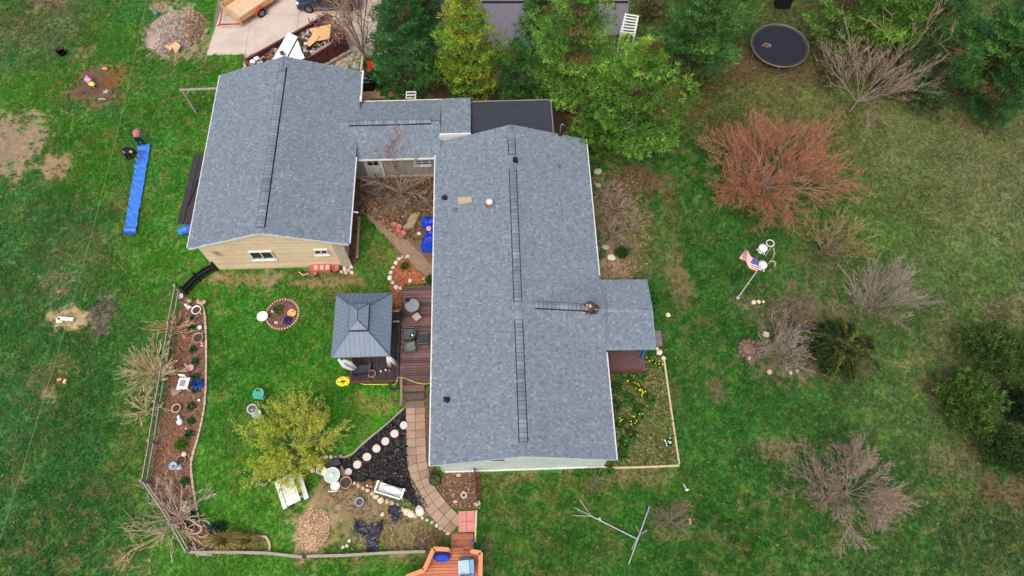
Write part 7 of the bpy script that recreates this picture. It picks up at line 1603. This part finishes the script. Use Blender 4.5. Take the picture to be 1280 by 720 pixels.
k = M(); k.tube([at(434, 466, .6), at(441, 464, .62), at(446, 470, .6)], .05, 6); simple(k, 'dark_bundle', m_black, 'dark bundle at the south west corner of the gazebo deck', 'bundle')
# yellow hose: coil on the lawn, line to the house
m_y = mat('yellow_hose', (222, 212, 62), rough=.45, var=.1); c = at(430, 476); P = []
for i in range(150): a = i * .42; r = .22 + .09 * math.sin(i * .9); P.append((c.x + r * 1.2 * math.cos(a), c.y + r * .85 * math.sin(a) - .001 * i, .03 + .0016 * i + .02 * math.sin(i)))
P2 = [tuple(at(*q)) for q in ((438, 476, .15), (447, 478.5, .03), (456, 480.5, .03), (470, 480.5, .03), (489, 480.5, .03))]
P3 = [tuple(at(*q)) for q in ((496, 478, DZ + .04), (497, 472, DZ + .05), (503, 471.5, DZ + .05), (512, 475, DZ + .05), (522, 479, DZ + .05), (531, 480, DZ + .05), (540, 479, DZ + .08))]
t = thing('yellow_hose', 'bright yellow hose coiled at the deck corner and running towards the house', 'hose', c); M().tube(P, .035, 6).build('coil', m_y, t, True); M().tube(P2, .026, 6).build('hose_line', m_y, t, True); M().tube([P2[-1], tuple(at(494, 480.5, .3))] + P3, .022, 6).build('hose_line', mat('dull_yellow_hose', (196, 180, 92), rough=.5), t, True)
c = at(497, 496); t = thing('hose_hoops', 'dark looped hose and wire hoop hanging at the deck steps', 'hose', c); M().ring((c.x, c.y, .15), .34, .03, 22, 5).build('hoop', mat('brown_hoop', (110, 84, 78)), t); M().ring((c.x + .05, c.y + .9, .3), .22, .04, 18, 5).build('hoop', mat('dark_hoop', (52, 46, 48)), t); M().ring((c.x - .2, c.y + .55, .2), .24, .05, 18, 5).build('hoop', mat('dark_hoop'), t)

# ---- south deck with ramp
m_or = [mat('orange_board_' + n_, c, rough=.75, var=.15, scale=3, fine=.1, spec=.2) for n_, c in (('a', (182, 112, 88)), ('b', (168, 102, 80)), ('c', (192, 122, 96)))]
m_orr = mat('orange_rail', (206, 138, 98), rough=.7, var=.12, scale=3, fine=.08)
t = thing('cedar_deck', 'orange-brown cedar deck with railings and narrow ramp at the south edge', 'deck', at(560, 705)); rz0, rz1 = .08, .55
a0, a1 = at(564.5, 666, .1), at(591.5, 666, .1); b0, b1 = at(563, 692, rz1), at(592, 692, rz1); nograss([tuple(a0)[:2], tuple(a1)[:2], tuple(b1)[:2], tuple(b0)[:2]])
for i in range(12):
    f0, f1 = i / 12 + .006, (i + 1) / 12 - .006; k = M(); slab(k, [g0(a0.lerp(b0, f0), rz0 + (rz1 - rz0) * f0), g0(a1.lerp(b1, f0), rz0 + (rz1 - rz0) * f0), g0(a1.lerp(b1, f1), rz0 + (rz1 - rz0) * f1), g0(a0.lerp(b0, f1), rz0 + (rz1 - rz0) * f1)], .04); k.build('ramp_board', RND.choice(m_or), t)
dpx = [(541, 686), (564, 684.5), (590, 688), (603, 690), (602, 740), (505, 740), (511, 719), (532, 712)]; dp = [at(u, v, rz1) for u, v in dpx]; dp2 = [tuple(p)[:2] for p in dp]; nograss(dp2)
ylo, yhi = min(p[1] for p in dp2), b0.y; ny_ = int((yhi + .3 - ylo) / .145)
for i in range(ny_):
    y = ylo + .145 * (i + .5); X = []
    for j in range(len(dp2)):
        (xa, ya), (xb, yb) = dp2[j], dp2[(j + 1) % len(dp2)]
        if (ya > y) != (yb > y): X.append(xa + (y - ya) / (yb - ya) * (xb - xa))
    if len(X) >= 2:
        xa, xb = min(X), max(X)
        if xb - xa > .2: M().box(((xa + xb) / 2, y, rz1 - .0), (xb - xa, .128, .035)).build('deck_board', RND.choice(m_or), t)
def railing(pts, hh=.95):
    Q = [at(u, v, rz1 + hh) for u, v in pts]
    for p, q in zip(Q, Q[1:]):
        M().bar(p, q, .2, .05).build('cap_rail', m_orr, t); M().bar(p - Vector((0, 0, .78)), q - Vector((0, 0, .78)), .05, .09).build('bottom_rail', m_orr, t); n = max(2, int((q - p).length / .14))
        for i in range(1, n): c = p.lerp(q, i / n); M().box((c.x, c.y, rz1 + .52), (.035, .035, .78)).build('baluster', m_orr, t)
    for p in Q: M().box((p.x, p.y, rz1 + .44), (.1, .1, .98)).build('post', m_orr, t)
railing([(561, 687), (542, 686), (530, 713), (508, 721), (498, 742)]); railing([(589, 689), (601, 691), (600, 742)])
k = M(); p = at(551, 696, .9); k.blob((p.x, p.y, .82), .4, .2, .22, 4, 12, 7, .12, rot=.1); k.blob((p.x + .25, p.y - .08, .78), .25, .14, .16, 6, 10, 6, .15, rot=.4); simple(k, 'blue_bag', mat('royal_blue_cloth', (30, 66, 172), rough=.6, var=.25, scale=5), 'royal blue bag slumped in the corner of the cedar deck', 'bag', smooth=True)
p = at(582, 709, 1.0); t2 = thing('cushioned_chair', 'pale blue cushioned chair facing the cedar deck railing', 'chair', (p.x, p.y, rz1)); m_pb = mat('pale_blue_cushion', (172, 196, 204), rough=.8, var=.1, scale=4)
k = M(); k.box((p.x - .08, p.y, rz1 + .42), (.58, .66, .16), .05, taper=.94); k.build('seat', m_pb, t2); k = M(); k.box((p.x + .33, p.y, rz1 + .62), (.2, .66, .6), .05, taper=.9); k.build('backrest', mat('blue_cushion', (120, 160, 196), rough=.8), t2)
for e in (-.37, .37): M().box((p.x + .02, p.y + e, rz1 + .58), (.62, .06, .05)).build('armrest', mat('dark_blue_frame', (44, 84, 120)), t2)
for e in (-.34, .34):
    for f in (-.3, .36): M().box((p.x + f, p.y + e, rz1 + .22), (.05, .05, .46)).build('leg', mat('dark_blue_frame'), t2)
for i, (u, v) in enumerate(((576, 719), (583, 719), (589, 719))): k = M(); k.blob(at(u, v, 1.0), .1, .09, .1, i, 8, 6, .08); simple(k, 'white_ball', m_wpl, ('left', 'middle', 'right')[i] + ' white ball on the cedar deck below the cushioned chair', 'ball')
k = M(); k.box(tuple(at(591, 680))[:2] + (.3,), (.16, .2, .5), .2, taper=.8); simple(k, 'blue_crate', mat('slate_blue', (72, 92, 150)), 'small slate blue box beside the top of the ramp', 'box')

# ---- corner bed by the house
t = thing('brown_trellis', 'dark brown lattice trellis standing at the south house wall', 'trellis', at(596, 610)); a, b = at(594, 590), at(597, 630)
for f in [i / 9 for i in range(10)]:
    p = a.lerp(b, f); M().box((p.x, p.y, .5), (.045, .04, 1.0)).build('upright', mat('dark_brown_wood', (92, 60, 48), rough=.85), t)
for z in (.1, .4, .7, 1.0): M().bar(g0(a, z), g0(b, z), .05, .05).build('slat', mat('dark_brown_wood'), t)
M().box(tuple(b)[:2] + (.12,), (.3, .2, .16), .5).build('foot_block', mat('grey_tan_panel'), t)
ringpot(543, 600, .27, .35, mat('dark_barrel', (62, 56, 56), rough=.8), mat('mossy_soil', (92, 96, 60), rough=.95, var=.4, fine=.3), 'dark half barrel with mossy plants at the house corner')
p = at(580, 619); k = M(); k.ring((p.x, p.y, .1), .13, .05, 14, 6); k.blob((p.x - .02, p.y + .14, .14), .08, .07, .08, 2, 8, 5, .1); simple(k, 'stone_ornament', mat('pale_stone', (192, 178, 166), rough=.9), 'pale ring-shaped stone ornament in the corner bed', 'ornament')
for i, (u, v) in enumerate(((573, 594), (569, 627))): k = M(); k.blob(at(u, v, .06), .14, .09, .07, i, 8, 5, .15); simple(k, 'pink_rock', mat('pink_rock', (206, 150, 138), rough=.9), ('pink rock near the south house wall', 'pink rock beside the curve of the paver path')[i], 'rock')
# ---- ornaments in the long flower bed
ringpot(245, 387, .26, .35, m_wpl, m_ds, 'white round planter at the top of the flower bed')
p = at(236.5, 385); k = M(); k.lathe((p.x, p.y, 0), [(.12, 0), (.15, .1), (.09, .3), (.1, .42), (.05, .55), (0, .58)], 10); k.blob((p.x + .14, p.y - .08, .3), .15, .1, .1, 3, 8, 5, .1); simple(k, 'white_statue', m_wpl, 'white duck-like statue left of the white round planter', 'statue', smooth=True)
p = at(250, 391.5); k = M(); k.blob((p.x, p.y, .1), .16, .07, .1, 2, 8, 5, .1, rot=-.6); simple(k, 'white_bird_figure', m_wpl, 'small pale figure at the lower right of the white round planter', 'figurine')
pot(227.5, 372, .16, .25, m_wpl, 'white pot just inside the fence near the black fence'); k = M(); k.blob(at(237, 376.5, .15), .17, .15, .17, 5, 9, 6, .12); simple(k, 'rock', mat('mossy_rock', (150, 146, 110), rough=.95, var=.3), 'mossy round rock above the white statue', 'rock')
for i, (u, v) in enumerate(((249, 378), (255, 377.5), (252, 380))): k = M(); k.blob(at(u, v, .08), .15, .11, .09, i, 8, 5, .15, rot=i); simple(k, 'rock', mat('pink_stone', (204, 158, 136)), ('left', 'right', 'lower')[i] + ' pinkish rock in the trio at the top of the bed edging', 'rock', 'pinkish rocks at the top of the bed edging')
ringpot(247, 422, .3, .28, m_br, m_ds, 'tan round planter by the bed edging below a small white pot'); pot(251, 411, .12, .2, m_wpl, 'small white pot above the tan planter by the bed edging'); 
for i, (u, v) in enumerate(((253, 417), (252.5, 428.5), (252.5, 432))): k = M(); k.blob(at(u, v, .08), .08, .07, .08, i, 7, 5, .1); simple(k, 'white_ornament', mat('pinkish_white', (222, 196, 186)), ('upper', 'middle', 'lowest')[i] + ' small pinkish white ball along the bed edging', 'ornament')
ringpot(223, 412, .24, .2, mat('grey_wood_ring', (150, 132, 116)), m_ds, 'greyish wooden ring planter beside the fence under dried stems')
p = at(240, 461); t = thing('pink_pot', 'pink rimmed pot with tall handle among green perennials', 'pot', p); M().ring((p.x, p.y, .22), .16, .035, 18, 6).build('rim', mat('dusty_pink', (206, 160, 158)), t); M().lathe(p, [(.11, 0), (.15, .22), (.12, .15), (0, .14)], 14).build('pot_wall', mat('dusty_pink'), t); M().bar((p.x - .22, p.y + .02, .1), (p.x - .3, p.y + .22, .3), .08, .06).build('pot_handle', mat('dusty_pink'), t)
A = at(229, 479.5, .5); t = thing('white_garden_chair', 'white slatted garden chair in the middle of the flower bed', 'chair', (A.x, A.y, 0))
for i in range(5): M().box((A.x - .24 + .12 * i + .0, A.y, .5), (.1, .66, .035), -.12).build('seat_slat', m_wpl, t)
M().box((A.x - .02, A.y + .02, .535), (.26, .36, .03), -.12).build('grey_mat', mat('grey_mat', (140, 142, 146)), t)
M().box((A.x - .06, A.y + .42, .62), (.36, .06, .3), -.12).build('backrest', m_wpl, t)
for dx in (-.25, .25):
    for dy in (-.3, .3): M().box((A.x + dx, A.y + dy, .24), (.05, .05, .48)).build('leg', m_wpl, t)
p = at(249, 481); tuftplant(249, 481, .36, .3, 40, [(58, 92, 170), (72, 110, 186), (44, 76, 150)], 'blue pinwheel-like garden ornament beside the bed edging', 'ornament', name='blue_ornament', wd=.1)
pot(249.5, 501, .07, .12, m_wpl, 'tiny white cup by the bed edging below the blue ornament'); ringpot(220, 510, .24, .24, mat('pale_clay', (196, 166, 142)), m_ds, 'pale clay ring planter by the lower fence')
k = M(); k.blob(at(219, 490, .12), .26, .24, .14, 5, 10, 6, .12); simple(k, 'flat_stone', mat('grey_brown_stone', (140, 124, 112), rough=.9, var=.2), 'grey-brown boulder left below the white garden chair', 'rock')
p = at(226.5, 528); k = M(); k.blob((p.x, p.y, .16), .17, .2, .16, 3, 10, 6, .06); k.blob((p.x - .04, p.y + .22, .3), .09, .11, .1, 4, 9, 6, .05); k.tube([(p.x, p.y + .08, .22), (p.x - .03, p.y + .2, .3)], .06, 7); simple(k, 'goose_statue', mat('white_goose', (206, 210, 212), rough=.6), 'white goose statue above the bright green shrub', 'statue', smooth=True)
k = M(); k.tube([at(231, 537, .05), at(233, 534.5, .05)], .03, 5); simple(k, 'pale_stake', m_wpl, 'short pale stake lying below the goose statue', 'stake')
p = at(216, 582, .3); t = thing('grey_bird_bath', 'low grey ring-shaped bird bath in the lower flower bed', 'bird bath', (p.x, p.y, 0)); M().lathe((p.x, p.y, 0), [(.14, 0), (.1, .1), (.2, .24), (.22, .3), (.16, .3), (.08, .22), (.07, .2), (0, .2)], 18).build('basin', mat('blue_grey_stone', (164, 172, 192), rough=.6), t, True); M().lathe((p.x, p.y, .21), [(.07, 0), (0, .002)], 12).build('water', mat('dark_water'), t)
k = M(); k.blob(at(222.5, 584.5, .1), .25, .14, .13, 3, 9, 6, .1, rot=-.2); simple(k, 'blue_grey_stone', mat('blue_grey_stone'), 'blue-grey oval stone right of the low grey bird bath', 'stone')
ringpot(226, 575, .25, .18, mat('rose_brown_pot', (150, 116, 112)), m_ds, 'low rose-brown planter above the blue-grey stone'); k = M(); k.blob(at(230.5, 567.5, .13), .15, .15, .14, 2, 10, 7, .04); simple(k, 'cream_ball', m_rock[0], 'cream ball below the bright green shrub', 'ball')
p = at(246, 662); t = thing('woven_basket', 'tipped pinkish wicker planter with handle in the bed corner', 'planter', p); m_wk = mat('pink_wicker', (190, 150, 142), rough=.85, var=.2, scale=8, fine=.2)
k = M(); k.ring((p.x, p.y, .3), .36, .05, 24, 6, sq=.62); k.ring((p.x, p.y, .16), .33, .06, 24, 6, sq=.6); k.ring((p.x, p.y, .04), .28, .06, 24, 6, sq=.6); k.build('basket_rim', m_wk, t); M().lathe((p.x, p.y, .1), [(.3, 0), (0, .02)], 16, sy=.62).build('soil', m_ds, t); M().tube([(p.x - .34, p.y, .3), (p.x - .1, p.y + .1, .62), (p.x + .14, p.y + .22, .58), (p.x + .3, p.y + .16, .3)], .03, 6).build('basket_handle', m_wk, t)
k = M(); k.ring(at(254, 661, .08), .36, .045, 20, 6, sq=1.1); simple(k, 'tan_hoop', m_edge, 'tan stone hoop curving round the wicker planter', 'edging')
k = M(); k.blob(at(264.5, 678.5, .07), .08, .07, .06, 1, 7, 5, .1); simple(k, 'rock', m_rock[2], 'tiny white rock on dark mulch at the bed corner', 'rock')
# ---- overhead cable crossing the west lawn
k = M(); a, b = at(196, -60, 6.0), at(-40, 800, 6.0); P = [a.lerp(b, i / 30) - Vector((0, 0, .9 * math.sin(PI * i / 30))) for i in range(31)]; k.tube(P, .009, 5); simple(k, 'overhead_cable', mat('pale_cable', (140, 150, 110), rough=.6), 'thin pale overhead cable crossing the left lawn', 'cable')
# ------------------------------------------------------------------ grass: tufts over the whole lawn
def make_grass(n=330000):
    g = np.random.default_rng(5)
    x = g.uniform(-43, 43, n * 2); y = g.uniform(-4, 47, n * 2)
    u, v = topix(x, y); ok = (u > -150) & (u < 1430) & (v > -110) & (v < 830); x, y = x[ok], y[ok]
    col, cov = lawn(x, y); ok = g.random(len(x)) < cov ** 1.5
    for poly in NOGRASS: ok &= ~inside(x, y, poly)
    x, y, col, cov = x[ok], y[ok], col[ok], cov[ok]
    if len(x) > n: x, y, col, cov = x[:n], y[:n], col[:n], cov[:n]
    m = len(x)
    rough = np.clip((-19 - x) / 6, 0, 1) * .5
    clump = fbm(x, y, 1.6, 3, 51)
    sc = g.uniform(.6, 1.15, m) * (.75 + .9 * np.clip(clump - .4, 0, 1) * (1 + rough * 2) + rough * .3)
    br = g.uniform(.62, 1.5, m)[:, None]
    straw = (g.random(m) < .05 + .25 * np.clip(fbm(x, y, .7, 3, 61) - .5, 0, 1) + .25 * np.clip((x - 14) / 12, 0, 1) * np.clip((y - 16) / 12, 0, 1))[:, None]
    col = np.where(straw, np.array(lin((148, 136, 92)))[None, :] * .9, col) * br * 1.15
    me = bpy.data.meshes.new('grass'); me.vertices.add(m)
    me.vertices.foreach_set('co', np.stack([x, y, np.full(m, -.035)], 1).astype(np.float32).ravel())
    a = me.attributes.new('tint', 'FLOAT_COLOR', 'POINT'); a.data.foreach_set('color', np.concatenate([col, np.ones((m, 1))], 1).astype(np.float32).ravel())
    a = me.attributes.new('sc', 'FLOAT', 'POINT'); a.data.foreach_set('value', sc.astype(np.float32))
    a = me.attributes.new('rt', 'FLOAT_VECTOR', 'POINT'); a.data.foreach_set('vector', np.stack([g.uniform(-.25, .25, m), g.uniform(-.25, .25, m), g.uniform(0, 6.28, m)], 1).astype(np.float32).ravel())
    # one tuft of bent blades
    R = random.Random(3); k = M()
    for i in range(9):
        an = R.uniform(0, 6.28); d = Vector((math.cos(an), math.sin(an), 0)); L = R.uniform(.05, .13); s = Vector((-d.y, d.x, 0)) * R.uniform(.008, .014); b = d * R.uniform(0, .05); h = R.uniform(.05, .1)
        mid = b + d * L * .5 + Vector((0, 0, h)); e = b + d * L * 1.1 + Vector((0, 0, h * .95))
        k.add([b - s, b + s, mid + s * .8, mid - s * .8, e], [(0, 1, 2, 3), (3, 2, 4)])
    tm = bpy.data.meshes.new('grass_tuft'); tm.from_pydata(k.v, [], k.f)
    tm.materials.append(mat('grass_blades', tint=True, inst=True, rough=.65, var=.1, scale=3, spec=.15, leaf=.35))
    ob = put(me, 'grass', kind='stuff')
    tuft = bpy.data.objects.new('grass_tuft', tm)     # never linked: only the source of the blades
    ng = bpy.data.node_groups.new('lawn_grass', 'GeometryNodeTree')
    ng.interface.new_socket('Geometry', in_out='INPUT', socket_type='NodeSocketGeometry'); ng.interface.new_socket('Geometry', in_out='OUTPUT', socket_type='NodeSocketGeometry')
    N = ng.nodes; Lk = ng.links
    gi, go = N.new('NodeGroupInput'), N.new('NodeGroupOutput'); iop = N.new('GeometryNodeInstanceOnPoints'); oi = N.new('GeometryNodeObjectInfo'); oi.inputs['Object'].default_value = tuft
    mp = N.new('GeometryNodeMeshToPoints')
    def na(nm, ty):
        q = N.new('GeometryNodeInputNamedAttribute'); q.data_type = ty; q.inputs['Name'].default_value = nm; return [o for o in q.outputs if o.enabled][0]
    Lk.new(gi.outputs[0], mp.inputs[0]); Lk.new(mp.outputs[0], iop.inputs['Points']); Lk.new(oi.outputs['Geometry'], iop.inputs['Instance'])
    Lk.new(na('rt', 'FLOAT_VECTOR'), iop.inputs['Rotation']); Lk.new(na('sc', 'FLOAT'), iop.inputs['Scale']); Lk.new(iop.outputs[0], go.inputs[0])
    md = ob.modifiers.new('grass', 'NODES'); md.node_group = ng
make_grass()
